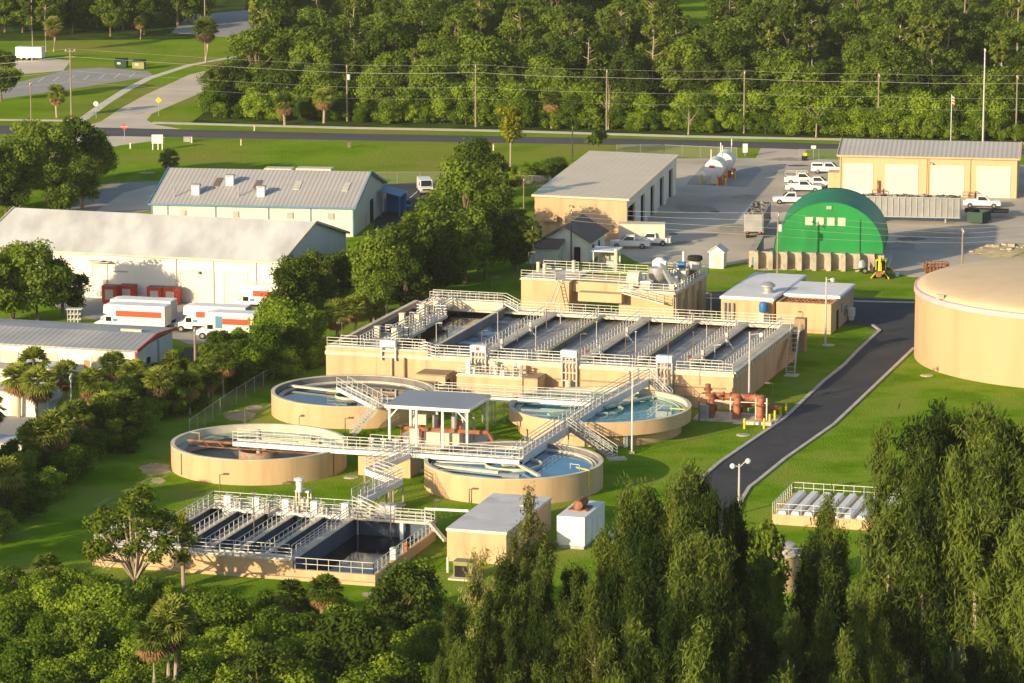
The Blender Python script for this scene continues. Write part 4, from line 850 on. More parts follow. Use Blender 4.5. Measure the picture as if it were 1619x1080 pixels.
mb.beam((C_.x - .6, C_.y, 3), (C_.x + .6, C_.y, 4.8), .08, .08); mb.build('stair_tower', M['steel'], tb)
stair(tb, C_ + V((.6, .4, 0)), C_ + V((3.0, -.6, -2.3)), .9, 8)
# zigzag stair from the splitter box to the lower filter basin
a = G(641, 717, zb); b = G(584, 742, 2.5); c = G(629, 758, 2.3); d = G(563, 792, 1.9)
tb = bridge('zigzag steel walkway descending from the splitter box to the lower filter basin', [a, b, c, d], wdt=1.0, side_h=.5, m='white', legs=[tuple(b), tuple(c), tuple(c.lerp(d, .4)), tuple(b.lerp(c, .5))])
mb = MB(); p = G(618, 800); mb.box((p.x, p.y, 0), (2.6, 1.6, .14), -.3); mb.build('slab', M['conc'], tb)
# splitter box
f5 = Fr(V((-15.7, 366.6, 0)), -17); t = thing('splitter_box', 'square tan splitter box between the two near clarifiers, under the walkway', 'tank', f5.p(0, 0))
mb = MB(); f5.box(mb, 0, 5.6, 0, 3.6, 0, 2.45); mb.build('wall', M['tan'], t); mb = MB(); f5.box(mb, .3, 5.3, .3, 3.3, 2.45, 2.5); mb.build('cover', M['grating'], t)
mb = MB(); mb.rail([f5.p(.1, 3.5, 2.45), f5.p(5.5, 3.5, 2.45)], sp=1.3); mb.build('railing', M['alu'], t)
mb = MB()
for u in (.7, 2.0, 3.3, 4.5): mb.tube([f5.p(u, 2.2, 2.4), f5.p(u, 2.2, 3.5)], .09); f5.box(mb, u - .3, u + .3, 2.0, 2.4, 3.3, 3.45)
mb.build('gate_stem', M['white'], t)

# --- pump canopy
f6 = Fr(V((-13.2, 380.6, 0)), -16.5); zc = 4.35; t = thing('canopy', 'open canopy with blue-grey ribbed roof on white posts, over the pumps', 'canopy', f6.p(0, 0))
mb = MB(); q = [(-.2, -.2), (9.1, -.2), (9.1, 7.6), (-.2, 7.6)]; mb.hexa([f6.p(u, v, zc + .02 * v) for u, v in q], [f6.p(u, v, zc + .12 + .02 * v) for u, v in q])
mb.build('roof', roofm('blue_grey_ribbed_roof', (.36, .39, .44), -16.5, 3.0, wcol=.16, wbump=.4), t)
mb = MB(); f6.box(mb, -.2, 9.1, -.28, -.21, zc - .2, zc + .16); f6.box(mb, 9.11, 9.2, -.2, 7.6, zc - .1, zc + .2); mb.build('fascia', M['white'], t)
for u in (.1, 3.1, 6.0, 8.7):
    for v in (0, 7.2): mb = MB(); f6.box(mb, u, u + .24, v, v + .24, 0, zc - .02); mb.build('post', M['white'], t)
mb = MB(); mb.beam(f6.p(7.6, .1, zc - .15), f6.p(8.75, .1, zc - 1.3), .14, .14); mb.beam(f6.p(1.3, .1, zc - .15), f6.p(.3, .1, zc - 1.3), .14, .14); mb.build('brace', M['white'], t)
p_ = thing('pump_set', 'pump station of pale concrete plinths, rusty pipes and a cream cabinet under the canopy', 'pumps', f6.p(4, 3))
mb = MB()
for u in (3.7, 5.8): f6.box(mb, u, u + 1.8, 1.2, 2.6, 0, 1.5)
f6.box(mb, 2.0, 3.0, 1.5, 2.6, 0, 1.7); f6.box(mb, -.3, 9.4, -.3, 7.9, 0, .1); mb.build('plinth', M['conc'], p_)
mb = MB(); f6.box(mb, 1.9, 3.4, 2.8, 3.4, 1.9, 3.0); mb.build('cabinet', M['weir'], p_)
mb = MB(); mb.tube([f6.p(.9, 2, 0), f6.p(.9, 2, 1.6), f6.p(10.5, 2.2, 1.6), f6.p(11.2, 2.4, .2)], .24, 8)
for u in (2.5, 4.6, 6.7): mb.tube([f6.p(u, 3.4, .3), f6.p(u, 3.4, 2.1), f6.p(u, 4.6, 2.1), f6.p(u, 4.6, 0)], .2, 8); mb.sphere(f6.p(u, 3.4, 2.2), .42, 8, 5)
mb.build('rusty_pipe', M['rust'], p_, smooth=True)
mb = MB()
for u in (4.4, 6.5): mb.tube([f6.p(u, 3.0, 1.5), f6.p(u, 3.0, 3.0)], .35, 10)
for u in (1.2, 5.6, 7.9): mb.tube([f6.p(u, 5.5, 0), f6.p(u, 5.5, 2.8)], .15, 8)
mb.build('motor', M['steel'], p_, smooth=True)

# --- tan boxes and the pipe deck in front of the basin
def tanbox(lab, px0, px1, py, z, dep, az=-18, roof=None, ov=.2, nm='valve_house'):
    A = G(px0, py, z); B = G(px1, py + (px1 - px0) * .06, z); fr = Fr(A, az); Lx = (B - A).length
    t = thing(nm, lab, 'building', (A.x, A.y, 0))
    mb = MB(); fr.box(mb, 0, Lx, 0, dep, 0, z - .15); mb.build('wall', M['tan'], t)
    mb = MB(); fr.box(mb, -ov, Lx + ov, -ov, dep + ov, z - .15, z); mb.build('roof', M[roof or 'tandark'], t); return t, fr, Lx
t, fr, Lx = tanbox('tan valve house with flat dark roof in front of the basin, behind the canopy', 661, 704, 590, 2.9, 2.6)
mb = MB(); fr.box(mb, .6, 2.2, -1.6, -.01, 0, 2.0); fr.box(mb, .4, 2.4, -1.8, -.01, 2.0, 2.12); mb.build('porch', M['tan'], t); side(t, fr, 'door', .5, 1.5, 0, 2.2, M['dark'], Lx)
t, fr, Lx = tanbox('long tan pipe deck cluttered with white valves and railings in front of the basin', 722, 826, 592, 2.75, 3.0, roof='conc', ov=.05, nm='pipe_deck')
rr = random.Random(8)
for i in range(16):
    u, v = rr.uniform(.3, Lx - .4), rr.uniform(.3, 2.6); mb = MB(); h_ = rr.uniform(.5, 1.5)
    if i % 3 == 0: mb.tube([fr.p(u, v, 2.75), fr.p(u, v, 2.75 + h_), fr.p(u + .8, v, 2.75 + h_), fr.p(u + .8, v, 2.75)], .1)
    elif i % 3 == 1: fr.box(mb, u - .25, u + .25, v - .2, v + .2, 2.75, 2.75 + h_)
    else: mb.tube([fr.p(u, v, 2.75), fr.p(u, v, 2.75 + h_)], .14, 8); mb.lathe([(0, 2.75 + h_), (.3, 2.75 + h_), (.3, 2.85 + h_), (0, 2.85 + h_)], tuple(fr.p(u, v))[:2], 10)
    mb.build('valve' if i % 3 else 'pipe_loop', M['white' if i % 2 else 'weir'], t)
mb = MB(); mb.rail([fr.p(.1, .1, 2.75), fr.p(Lx - .1, .1, 2.75)], sp=1.3); mb.build('railing', M['alu'], t)
t, fr, Lx = tanbox('small square tan block with dark top, right of the pipe deck', 828, 850, 597, 2.9, 3.2, ov=.0)
t, fr, Lx = tanbox('low tan channel block against the basin, right of the small square block', 870, 1000, 612, 1.5, 1.8, roof='tan', ov=.02)
for px, py in ((577, 588), (622, 590), (722, 600)):
    pass
mb = MB()
cm = thing('covered_pipe', 'rusty brown humped pipe covers at the foot of the basin wall behind the dark clarifier', 'pipe', G(557, 606))
for px, py, rr_ in ((557, 606, 1.3), (637, 609, 1.2)):
    q = G(px, py); m_ = MB(); m_.tube([(q.x - 1.0, q.y, .2), (q.x + 1.6, q.y - .6, .2)], rr_, 14); m_.build('pipe', M['rust'], cm, smooth=True)

# --- lower filter basin
f7 = Fr(V((-38.4, 328.7, 0)), -16.4); ZL = 1.7; t = thing('filter_basin', 'lower tan filter basin with narrow dark channels and an open tank at its right end', 'basin', f7.p(0, 0))
blk = watermat('black_still_water', (.002, .006, .012), rough=.06)
mb = MB(); f7.box(mb, 0, 19.3, 0, .35, 0, ZL); f7.box(mb, 0, .35, .35, 6.5, 0, ZL); f7.box(mb, .35, 4.35, 6.2, 6.5, 0, ZL); f7.box(mb, 4.05, 4.4, 6.5, 19.6, 0, ZL); f7.box(mb, 4.05, 19.3, 19.6, 19.95, 0, ZL); f7.box(mb, 18.95, 19.3, .35, 19.6, 0, ZL)
mb.build('wall', M['tan'], t)
mb = MB(); f7.box(mb, 19.3, 27.2, 0, .35, 0, .95); f7.box(mb, 26.85, 27.2, .35, 17.7, 0, .95); f7.box(mb, 19.3, 27.2, 17.7, 18.05, 0, ZL); mb.build('low_wall', M['tan'], t)
mb = MB(); f7.box(mb, -.1, 27.3, -.35, -.02, 0, .3); mb.build('plinth', M['tan2'], t)
dk = mat('damp_blue_concrete', (.07, .10, .15), rough=.7, var=.3, scale=.4, stretch=(1, 1, .4))  # dark blue tone on the tank and channel walls
mb = MB(); f7.box(mb, 19.301, 19.33, .36, 17.69, .02, ZL - .05); f7.box(mb, 19.33, 26.84, 17.66, 17.69, .02, ZL - .05); f7.box(mb, 26.82, 26.849, .36, 17.6, .02, .9); mb.build('wall_lining', dk, t)
mb = MB(); f7.box(mb, 19.34, 26.81, .36, 17.65, -.2, .12); mb.build('water', blk, t)
chs = [4.4 + i * 2.91 for i in range(6)]
for i in range(5):
    mb = MB(); f7.box(mb, chs[i] + .16, chs[i + 1] - .16, .36, 19.59, -.2, .1); mb.build('water', blk, t)
    a = chs[i]; mb = MB(); f7.box(mb, a - .01, a + .15, .36, 19.5, .0, ZL - .02); 
    if i: f7.box(mb, a - .15, a - .012, .36, 19.5, .0, ZL - .02)
    o = mb.build('channel_wall', dk, t)
    mb = MB(); f7.box(mb, a - .2, a + .35, .35, 17.6, ZL, ZL + .06); mb.build('walkway', M['conc'], o)
    mb = MB(); mb.rail([f7.p(a + .1, 1.6, ZL + .06), f7.p(a + .1, 17.4, ZL + .06)], sp=1.25, nr=2, kick=False); mb.build('railing', M['alu'], o)
    mb = MB(); f7.box(mb, a + 1.25, a + 1.75, 1.2, 17.6, .75, 1.2); mb.build('trough', M['wallin'], o)
mb = MB(); mb.rail([f7.p(19.1, 1.6, ZL), f7.p(19.1, 17.4, ZL)], sp=1.25, nr=2, kick=False); mb.rail([f7.p(18.7, 1.6, ZL), f7.p(18.7, 17.4, ZL)], sp=1.25, nr=2, kick=False); mb.build('railing', M['alu'], t)
mb = MB(); f7.box(mb, 4.0, 19.35, -.1, 1.5, ZL + .004, ZL + .08); f7.box(mb, 4.0, 19.35, 17.6, 20.0, ZL + .004, ZL + .09); f7.box(mb, 18.6, 19.4, 1.5, 17.6, ZL + .004, ZL + .07); f7.box(mb, 0, 4.0, -.05, 6.5, ZL + .004, ZL + .07); f7.box(mb, 19.4, 27.2, 16.9, 18.1, ZL + .004, ZL + .1); mb.build('deck', M['conc'], t)
for pl in ([(0, .05), (19.2, .05)], [(5.0, 1.45), (18.5, 1.45)], [(4.1, .1), (4.1, 19.9), (27.1, 19.9) if 0 else (19.2, 19.9)], [(19.4, 17.0), (27.1, 17.0)], [(19.4, 18.05), (27.1, 18.05)], [(.1, .1), (.1, 6.4), (3.9, 6.4)], [(5, 17.7), (18.4, 17.7)]):
    mb = MB(); mb.rail([f7.p(a, b, ZL + .08) for a, b in pl], sp=1.4); mb.build('railing', M['alu'], t)
mb = MB(); mb.rail([f7.p(19.5, .17, .95), f7.p(27.0, .17, .95), f7.p(27.0, 16.8, .95)], sp=1.15, nr=2, kick=False); mb.build('railing', M['alu'], t)
for u in (6.3, 9.2, 12.2, 15.1, 18.2):
    mb = MB(); f7.box(mb, u - .33, u + .33, 17.75, 18.45, .1, ZL + 1.3); mb.build('gate_column', M['white'], t)
    mb = MB()
    for o_ in (.9, 1.4): mb.tube([f7.p(u + o_, 17.5, .1), f7.p(u + o_, 17.5, 2.6)], .1)
    mb.build('gate_stem', M['alu'], t)
mb = MB(); mb.tube([f7.p(6.0, 17.35, ZL + .0), f7.p(18.6, 17.35, ZL + .0)], .2, 10); mb.build('header_pipe', M['white'], t, smooth=True)
for u, v, h_ in ((24.2, 17.3, 2.6), (22.0, 17.4, .0)):
    if h_: mb = MB(); f7.box(mb, u - .17, u + .17, v - .5, v - .2, .1, ZL); mb.build('support_post', M['white'], t)
mb = MB(); f7.box(mb, 21.4, 23.0, 18.3, 18.9, ZL + .1, ZL + 1.2); mb.build('control_cabinet', M['white'], t)
mb = MB(); f7.box(mb, 26.6, 27.15, 6.0, 6.6, .9, 2.0); mb.build('control_cabinet', M['white'], t); mb = MB(); f7.box(mb, 26.75, 27.1, 9.6, 10.0, .95, 1.7); mb.build('junction_box', M['rust'], t)
mb = MB(); f7.box(mb, 12.9, 14.3, 18.6, 19.6, ZL + 1.9, ZL + 2.1)
for a, b in ((13, 18.7), (14.2, 18.7), (13, 19.5), (14.2, 19.5)): f7.box(mb, a - .06, a + .06, b - .06, b + .06, ZL + .09, ZL + 1.9)
f7.box(mb, 13.1, 14.1, 18.9, 19.4, ZL + .09, ZL + 1.2); mb.build('gauge_shelter', M['weir'], t)
for (a, b) in (((19.0, 18.6, 2.6), (22.0, 17.5, ZL + .1)), ((11.4, 18.4, 2.3), (10.6, 16.6, ZL + .1))): stair(t, f7.p(*a), f7.p(*b), .9, 7)
s7 = thing('drain_pipe', 'white bent pipe running from the filter basin into the pump house', 'pipe', f7.p(27, 17)); mb = MB(); mb.tube([f7.p(26.2, 17.9, ZL), f7.p(26.2, 17.9, 3.0), f7.p(30.4, 18.2, 3.0)], .14, 8); mb.build('pipe', M['white'], s7); mb = MB(); mb.beam(f7.p(26.6, 17.4, 1.9), f7.p(29.0, 15.2, .6), .3, .3); mb.build('ramp', M['conc'], s7)
for px, py, lab in ((708, 905, 'slim white post standing on the lawn near the cooling unit'),):
    q = G(px, py); s7 = thing('post', lab, 'post', q); mb = MB(); mb.tube([q, q + V((0, 0, 1.35))], .11, 8); mb.build('pipe', M['white'], s7); mb = MB(); mb.sphere(q + V((0, 0, 1.36)), .12, 8, 4); mb.build('cap', M['white'], s7)

# --- white covered filter, lower right
A = G(1215, 812, 1.0); f8 = Fr(A, -16.5); t = thing('covered_filter', 'low tank under long white ribbed lids with white railing, beside the dark pines', 'filter', (A.x, A.y, 0))
mb = MB(); f8.box(mb, .4, 12.4, -.1, 9.6, 0, 1.0); mb.build('wall', M['tan'], t)
for k in range(9):
    u = .9 + k * 1.28; mb = MB(); q = [(u, .0, 1.01), (u + .12, .0, 1.34), (u + .72, .0, 1.34), (u + .84, .0, 1.01)]; q2 = [(a, 9.3, c) for a, b, c in q]
    mb.add([f8.p(*p) for p in q + q2], [(0, 1, 2, 3), (7, 6, 5, 4), (0, 4, 5, 1), (1, 5, 6, 2), (2, 6, 7, 3)]); mb.build('lid', M['white'], t)
mb = MB(); mb.rail([f8.p(.4, 0, 1.0), f8.p(.4, 9.5, 1.0), f8.p(11.5, 9.5, 1.0)], sp=1.0, nr=2, kick=False); mb.rail([f8.p(.8, -.05, 1.0), f8.p(8, -.05, 1.0)], sp=1.3, nr=2, kick=False); mb.build('railing', M['alu'], t)
mb = MB()
for u in (5.4, 10): mb.tube([f8.p(u, -.5, 0), f8.p(u, -.5, 1.2), f8.p(u + .6, -.5, 1.2)], .12)
mb.build('rusty_pipe', M['rust'], t)
# --- small round tan tank under the trees
q = G(1228, 930); t = thing('round_tank', 'small round cream tank with shed roof, glimpsed between the dark pines', 'tank', q)
mb = MB(); mb.lathe([(2.0, 0), (2.0, 3.2)], (q.x, q.y), 40); mb.build('wall', M['tan'], t, smooth=True)
mb = MB(); mb.lathe([(2.1, 3.2), (2.1, 3.4), (1.6, 4.1), (0, 4.4)], (q.x, q.y), 40); mb.build('roof', M['conc'], t, smooth=True)
mb = MB(); mb.beam((q.x - 2.4, q.y - 1.7, 3.5), (q.x + 2.0, q.y - 1.7, 3.5), .7, .1); mb.rail([(q.x - 2.4, q.y - 2.0, 3.55), (q.x + 2.0, q.y - 2.0, 3.55)], sp=.7, h=.6, nr=1, kick=False); mb.build('catwalk', M['steel'], t)

# --- red pipe manifold and bollards
A = G(1095, 665); f9 = Fr(A, -13); t = thing('pipe_manifold', 'rust red pipe manifold with elbows and flanges on a concrete slab beside the access road', 'pipework', A)
mb = MB(); f9.box(mb, 0, 9.2, 0, 4.4, 0, .2); f9.box(mb, 4.6, 8.8, -.8, -.0, 0, .35); mb.build('slab', M['conc'], t)
mb = MB(); pr_ = .41
mb.tube([f9.p(1.8, 2.6, 2.35), f9.p(7.3, 2.2, 2.35)], pr_, 12)
for u in (1.8, 4.7, 7.3): mb.tube([f9.p(u, 2.3, 2.4), f9.p(u, 1.4, 2.2), f9.p(u, 1.2, 1.5), f9.p(u, 1.0, .2)], pr_, 10); mb.tube([f9.p(u - .1, 1.6, .9), f9.p(u - .1, 4.0, .9)], .36, 10)
mb.tube([f9.p(7.3, 2.6, 1.2), f9.p(9.0, 3.2, 1.2)], .3, 10); mb.tube([f9.p(5.2, 3, 1.3), f9.p(6.8, 3.2, 1.6)], .3, 10); mb.tube([f9.p(1.2, 2.8, 2.2), f9.p(1.2, 2.8, 3.6)], .3, 10)
mb.build('pipe', M['rust'], t, smooth=True)
mb = MB()
for u in (1.8, 4.7, 7.3):
    for z_ in (.5, 1.7): q = f9.p(u, 1.15, z_); mb.tube([q, q + V((0, 0, .14))], .52, 12)
    mb.tube([f9.p(u - .1, 1.9, .9), f9.p(u - .1, 2.05, .9)], .55, 12); mb.tube([f9.p(u - .1, 2.7, .9), f9.p(u - .1, 2.85, .9)], .55, 12)
for u in (2.9, 3.7, 5.7, 6.4): mb.tube([f9.p(u, 2.5, 2.35), f9.p(u + .14, 2.5, 2.35)], .55, 12)
q = f9.p(1.2, 2.8, 2.9); mb.tube([q, q + V((0, 0, .14))], .5, 12); mb.build('flange', M['rustd'], t, smooth=True)
mb = MB()
for u in (3.9, 6.7, 7.9): f9.box(mb, u, u + .14, 1.2, 1.34, .2, 2.6)
mb.beam(f9.p(2, 1.3, 2.0), f9.p(8, 1.3, 2.0), .1, .1); mb.build('support_frame', M['alu'], t)
mb = MB(); f9.box(mb, 1.0, 1.9, .6, 1.2, .2, 1.4) if 0 else f9.box(mb, .6, 1.7, .5, 1.1, .2, 1.7); mb.build('control_cabinet', M['steel'], t)
b0 = None
for i, (px, py) in enumerate(((1177, 678), (1208, 678), (1217, 671), (1225, 665.5), (1234, 658.5), (1243, 652.6), (1213, 648))):
    lab = ['yellow bollard standing alone in front of the red pipe manifold', 'first yellow bollard along the road kerb, nearest the camera', 'second yellow bollard along the road kerb', 'third, duller yellow bollard along the road kerb', 'fourth yellow bollard along the road kerb', 'fifth and farthest yellow bollard along the road kerb', 'yellow bollard behind the red pipe manifold'][i]
    q = G(px, py)
    if b0 is None:
        b0 = thing('bollard', lab, 'bollard', q, 'yellow bollards round the red pipe manifold'); mb = MB(); mb.tube([q, q + V((0, 0, 1.1))], .13, 10); mb.build('post', M['yellow'], b0, smooth=True)
        mb = MB(); mb.sphere(q + V((0, 0, 1.1)), .13, 10, 6, .6); mb.build('cap', M['yellow'], b0, smooth=True)
    else: dup(b0, q, 0, lab)
# small slabs and manhole lids on the lawn
for px, py, lab in ((1175, 688, 'grey manhole cover in the lawn beside the lone yellow bollard'), (555, 755, 'pale manhole cover in the lawn between the near clarifiers'), (662, 745, 'pale slab in the lawn beside the blue water clarifier'), (1310, 546, 'concrete slab in the lawn by the tall street lamp'), (1465, 594, 'concrete pad at the foot of the huge storage tank')):
    q = G(px, py); t = thing('manhole', lab, 'manhole', q); mb = MB(); mb.lathe([(.75, 0), (.75, .05), (0, .06)], (q.x, q.y), 12); mb.build('ring', M['conc'], t); mb = MB(); mb.lathe([(.5, .05), (.5, .09), (0, .1)], (q.x, q.y), 12); mb.build('cover', M['steel'], t)

# --- lamp posts
def lamp(px, yb, yt, z0=0.0, side_=1, col='lamppole', r=.07, lab=None, grp=None, arm=.45, head=(.6, .3, .16), name='lamp_post'):
    q = G(px, yb, z0); s_ = FPX / q.length; h = (yb - yt) / s_ * 1.015
    t = thing(name, lab, 'lamp', q, grp)
    mb = MB(); mb.tube([q, q + V((0, 0, h))], r, 8, r1=r * .7); mb.build('pole', M[col], t)
    if arm: mb = MB(); mb.beam(q + V((0, 0, h - .1)), q + V((arm * side_, 0, h)), .07, .07); mb.build('arm', M[col], t)
    mb = MB(); mb.box((q.x + (arm + head[0] * .4) * side_ if arm else q.x, q.y, q.z + h - .04), head); mb.build('lamp_head', M[col], t)
    return t
BL = [(541, 546, 510, 1), (690, 556, 510, 1), (762, 556, 522, 1), (787, 548, 493, 1), (818, 540, 515, 1), (847, 555, 516, 0), (864, 520, 489, 0), (886, 512, 485, 0), (918, 566, 527, 1), (943, 546, 508, 0), (989, 577, 531, 0), (1005, 562, 524, 0), (1026, 542, 508, 1), (1047, 530, 500, 0), (1056, 600, 540, 0), (1096, 556, 525, 0), (1117, 544, 512, 0), (1130, 565, 545, 1), (1068, 508, 470, 1), (1124, 505, 463, 1)]
for i, (px, yb, yt, arm) in enumerate(sorted(BL)):
    lamp(px, yb, yt, ZB, 1 if i % 3 else -1, 'lampgrey' if i % 2 else 'lamppole', .055, '%s slim lamp post from the left on the aeration basin' % ORD[i], 'slim lamp posts standing on the aeration basin', arm=.3 if arm else 0, head=(.42, .22, .13) if arm else (.2, .2, .12))
for px, yb, yt, sd_, lab in ((563, 604, 564, 1, 'short bronze lamp post by the basin wall above the covered pipe'), (591, 606, 544, -1, 'tall bronze lamp post in front of the basin left sluice gate'), (348, 788, 749, 1, 'bronze lamp post on the lawn behind the filter basin'), (388, 690, 645, 1, 'bronze lamp post behind the drained clarifier'),
                          (546, 709, 660, 1, 'bronze lamp post where the long bridge leaves the drained clarifier'), (836, 452, 398, 1, 'tall lamp post at the left corner of the headworks'), (778, 470, 438, 1, 'lamp post behind the back walkway of the basin'), (1222, 643, 605, -1, 'green-grey lamp post between the red manifold and the road'),
                          (1105, 667, 621, 1, 'dark lamp post at the left edge of the manifold slab'), (705, 606, 578, 1, 'lamp post beside the pipe deck steps'), (742, 796, 772, 1, 'bronze lamp post against the near wall of the blue clarifier'), (1095, 640, 612, -1, 'lamp post in front of the basin nearest the manifold'), (953, 620, 596, -1, 'lamp post behind the teal clarifier'), (690, 838, 789, 0, 'thin bare mast at the right end of the filter basin'), (618, 855, 772, 0, 'thin dark mast over the open filter tank'), (402, 866, 776, 0, 'thin dark mast among the filter channels'), (579, 812, 765, 0, 'thin dark mast beside the zigzag walkway')):
    lamp(px, yb, yt, 0, sd_ or 1, 'lamppole', .07, lab, arm=.4 if sd_ else 0)
q = G(474, 838); t = lamp(474, 838, 752, 0, 1, 'lampgrey', .12, 'white flow meter post with drum shaped head behind the filter basin', arm=0, head=(.1, .1, .1), name='meter_post')
mb = MB(); h = (838 - 752) / (FPX / q.length); mb.lathe([(0, h - 1.3), (.3, h - 1.3), (.34, h - .3), (.5, h - .2), (.5, h), (0, h + .1)], (q.x, q.y), 16); mb.build('drum', M['white'], t, smooth=True)
def streetlamp(px, yb, yt, lab, dx, globe=False):
    q = G(px, yb); h = (yb - yt) / (FPX / q.length) * 1.015; t = thing('street_lamp', lab, 'street lamp', q)
    mb = MB(); mb.tube([q, q + V((0, 0, h))], .13, 10, r1=.09); mb.build('pole', M['lampgrey'], t)
    for d in ([dx] if not globe else [-.65, .85]):
        mb = MB(); e_ = q + V((d, 0, h - (.25 if not globe else .1) + (.5 if globe and d > 0 else 0))); mb.tube([q + V((0, 0, h - .35)), e_ + V((0, 0, .1))], .05); a_ = mb.build('arm', M['lampgrey'], t)
        mb = MB(); mb.sphere((e_.x, e_.y, e_.z - .12), .28, 12, 8); mb.build('lamp_globe', M['white'], t, smooth=True)
streetlamp(1184, 652, 522, 'tall pale street lamp at the right front corner of the aeration basin', 1.3)
streetlamp(1305, 545, 437, 'tall pale street lamp on the lawn beside the control building', .75)
streetlamp(1168, 812, 731, 'pale lamp with twin globes at the near end of the access road', 0, True)
q = G(999, 717); t = thing('mast', 'very tall slim white mast on the lawn in front of the teal clarifier', 'mast', q); mb = MB(); mb.tube([q, q + V((0, 0, 9.6))], .1, 8, r1=.04); mb.build('pole', M['white'], t); mb = MB(); mb.box(q, (.5, .5, .2)); mb.build('base', M['conc'], t)
# ================================================================ VEHICLES AND YARD OBJECTS
M['carwhite'] = mat('white_vehicle_paint', (.80, .79, .77), rough=.25, var=.03, spec=.5)
M['orange'] = mat('orange_red_stripe', (.72, .075, .02), rough=.45, var=.06)
M['trailer'] = mat('ribbed_aluminium', (.36, .36, .36), rough=.4, metal=.3, var=.15, scale=.6)
M['cream'] = mat('cream_vehicle_body', (.70, .62, .48), rough=.5, var=.06, scale=.5)
M['scrap'] = mat('scrap_load', (.10, .09, .08), rough=.9, var=.8, scale=2.5, col2=(.35, .32, .28), thr=(.5, .6), sc2=2.0)
M['chrome'] = mat('grey_bumper', (.3, .3, .3), rough=.4, metal=.4)
def wheel(root, x, y, r=.4, w_=.26):
    mb = MB(); mb.tube([(x, y - w_ / 2, r), (x, y + w_ / 2, r)], r, 14); o = mb.build('wheel', M['black'], root, smooth=True)
    mb = MB(); s_ = 1 if y > 0 else -1; mb.tube([(x, y + s_ * (w_ / 2 - .02), r), (x, y + s_ * (w_ / 2 + .015), r)], r * .55, 10); mb.build('rim', M['chrome'], o)
def sidebody(mb, prof, y0, y1):
    n = len(prof); mb.add([(x, y0, z) for x, z in prof] + [(x, y1, z) for x, z in prof], [tuple(range(n)), tuple(range(n, 2 * n))[::-1]] + [(i, n + i, n + (i + 1) % n, (i + 1) % n) for i in range(n)])
def pickup(lab, paint='carwhite', rack=False, cap=False, grp=None):
    t = thing('pickup_truck', lab, 'pickup truck', (0, 0, 0), grp); w_ = .95
    mb = MB(); sidebody(mb, [(-2.8, .45), (2.75, .45), (2.85, .62), (2.8, 1.0), (1.55, 1.12), (1.3, 1.14), (-.75, 1.14), (-.75, .8), (-.78, .8), (-2.8, .8)], -w_, w_)
    for y in (-w_, w_ - .1): mb.box((-1.78, y + .05, .8), (2.05, .1, .36))
    mb.box((-2.75, 0, .8), (.1, 1.7, .36)); mb.build('body', M[paint], t)
    mb = MB(); b = [(1.3, -.9, 1.14), (1.3, .9, 1.14), (-.75, .9, 1.14), (-.75, -.9, 1.14)]; p_ = [(.55, -.75, 1.82), (.55, .75, 1.82), (-.65, .75, 1.82), (-.65, -.75, 1.82)]
    mb.hexa(b[::-1], p_[::-1]); c = mb.build('cab', M[paint], t)
    mb = MB(); mb.hexa([(1.26, -.8, 1.2), (1.26, .8, 1.2), (.62, .7, 1.77), (.62, -.7, 1.77)], [(1.30, -.8, 1.22), (1.30, .8, 1.22), (.66, .7, 1.79), (.66, -.7, 1.79)]); mb.build('windscreen', M['glass'], c)
    for s_ in (-1, 1):
        mb = MB(); q = [(1.0, s_ * .895, 1.2), (-.55, s_ * .895, 1.2), (-.55, s_ * .79, 1.72), (.5, s_ * .79, 1.72)]; mb.hexa(q, [(a, y + s_ * .025, z) for a, y, z in q]); mb.build('side_window', M['glass'], c)
        for x in (1.85, -1.75): wheel(t, x, s_ * .82)
        mb = MB(); mb.box((2.8, s_ * .68, .72), (.12, .35, .2)); mb.build('headlight', M['weir'], t)
    mb = MB(); mb.box((2.86, 0, .45), (.14, 1.85, .22)); mb.box((-2.88, 0, .45), (.14, 1.85, .22)); mb.build('bumper', M['chrome'], t)
    mb = MB(); mb.box((-1.78, 0, .805), (1.9, 1.68, .04)); mb.build('load_bed', M['dark'], t)
    if rack:
        mb = MB(); mb.rail([(-2.7, -.85, 1.16), (-2.7, .85, 1.16), (.9, .85, 1.16), (.9, -.85, 1.16)], h=.85, sp=1.7, r=.035, nr=1, closed=True, kick=False); mb.build('ladder_rack', M['alu'], t)
    if cap: mb = MB(); mb.hexa([(-2.75, -.92, 1.16), (-2.75, .92, 1.16), (-.8, .92, 1.16), (-.8, -.92, 1.16)][::-1], [(-2.7, -.8, 1.8), (-2.7, .8, 1.8), (-.8, .8, 1.8), (-.8, -.8, 1.8)][::-1]); b_ = mb.build('bed_cap', M[paint], t)
    if cap:
        for s_ in (-1, 1): mb = MB(); mb.hexa([(-2.6, s_ * .89, 1.28), (-.95, s_ * .89, 1.28), (-.95, s_ * .83, 1.66), (-2.6, s_ * .83, 1.66)], [(-2.6, s_ * .93, 1.28), (-.95, s_ * .93, 1.28), (-.95, s_ * .87, 1.66), (-2.6, s_ * .87, 1.66)]); mb.build('side_window', M['glass'], b_)
    return t
PG = 'white pickup trucks in the yard'
p0 = place(pickup('white pickup truck facing left, parked beside the brown roofed house', grp=PG), G(996, 392), R(176))
dup(p0, G(1030, 389) + V((0, 1.0, 0)), R(172), 'white pickup with its tail toward the long white trailer, behind the nearest pickup')
p1 = place(pickup('white pickup with a ladder rack, farthest back in the parked row', rack=True, grp=PG), G(1268, 291), R(-6))
dup(p0, G(1292, 297), R(-8), 'white pickup parked in the middle of the row left of the green shelter')
dup(p0, G(1270, 303), R(-5), 'white pickup facing right, nearest the green shelter in the parked row')
dup(p0, G(1251, 322), R(178), 'white pickup facing left, alone at the left of the green shelter')
dup(p0, G(1552, 328), R(-8), 'white pickup facing right in front of the roller doors, beside the dark container')
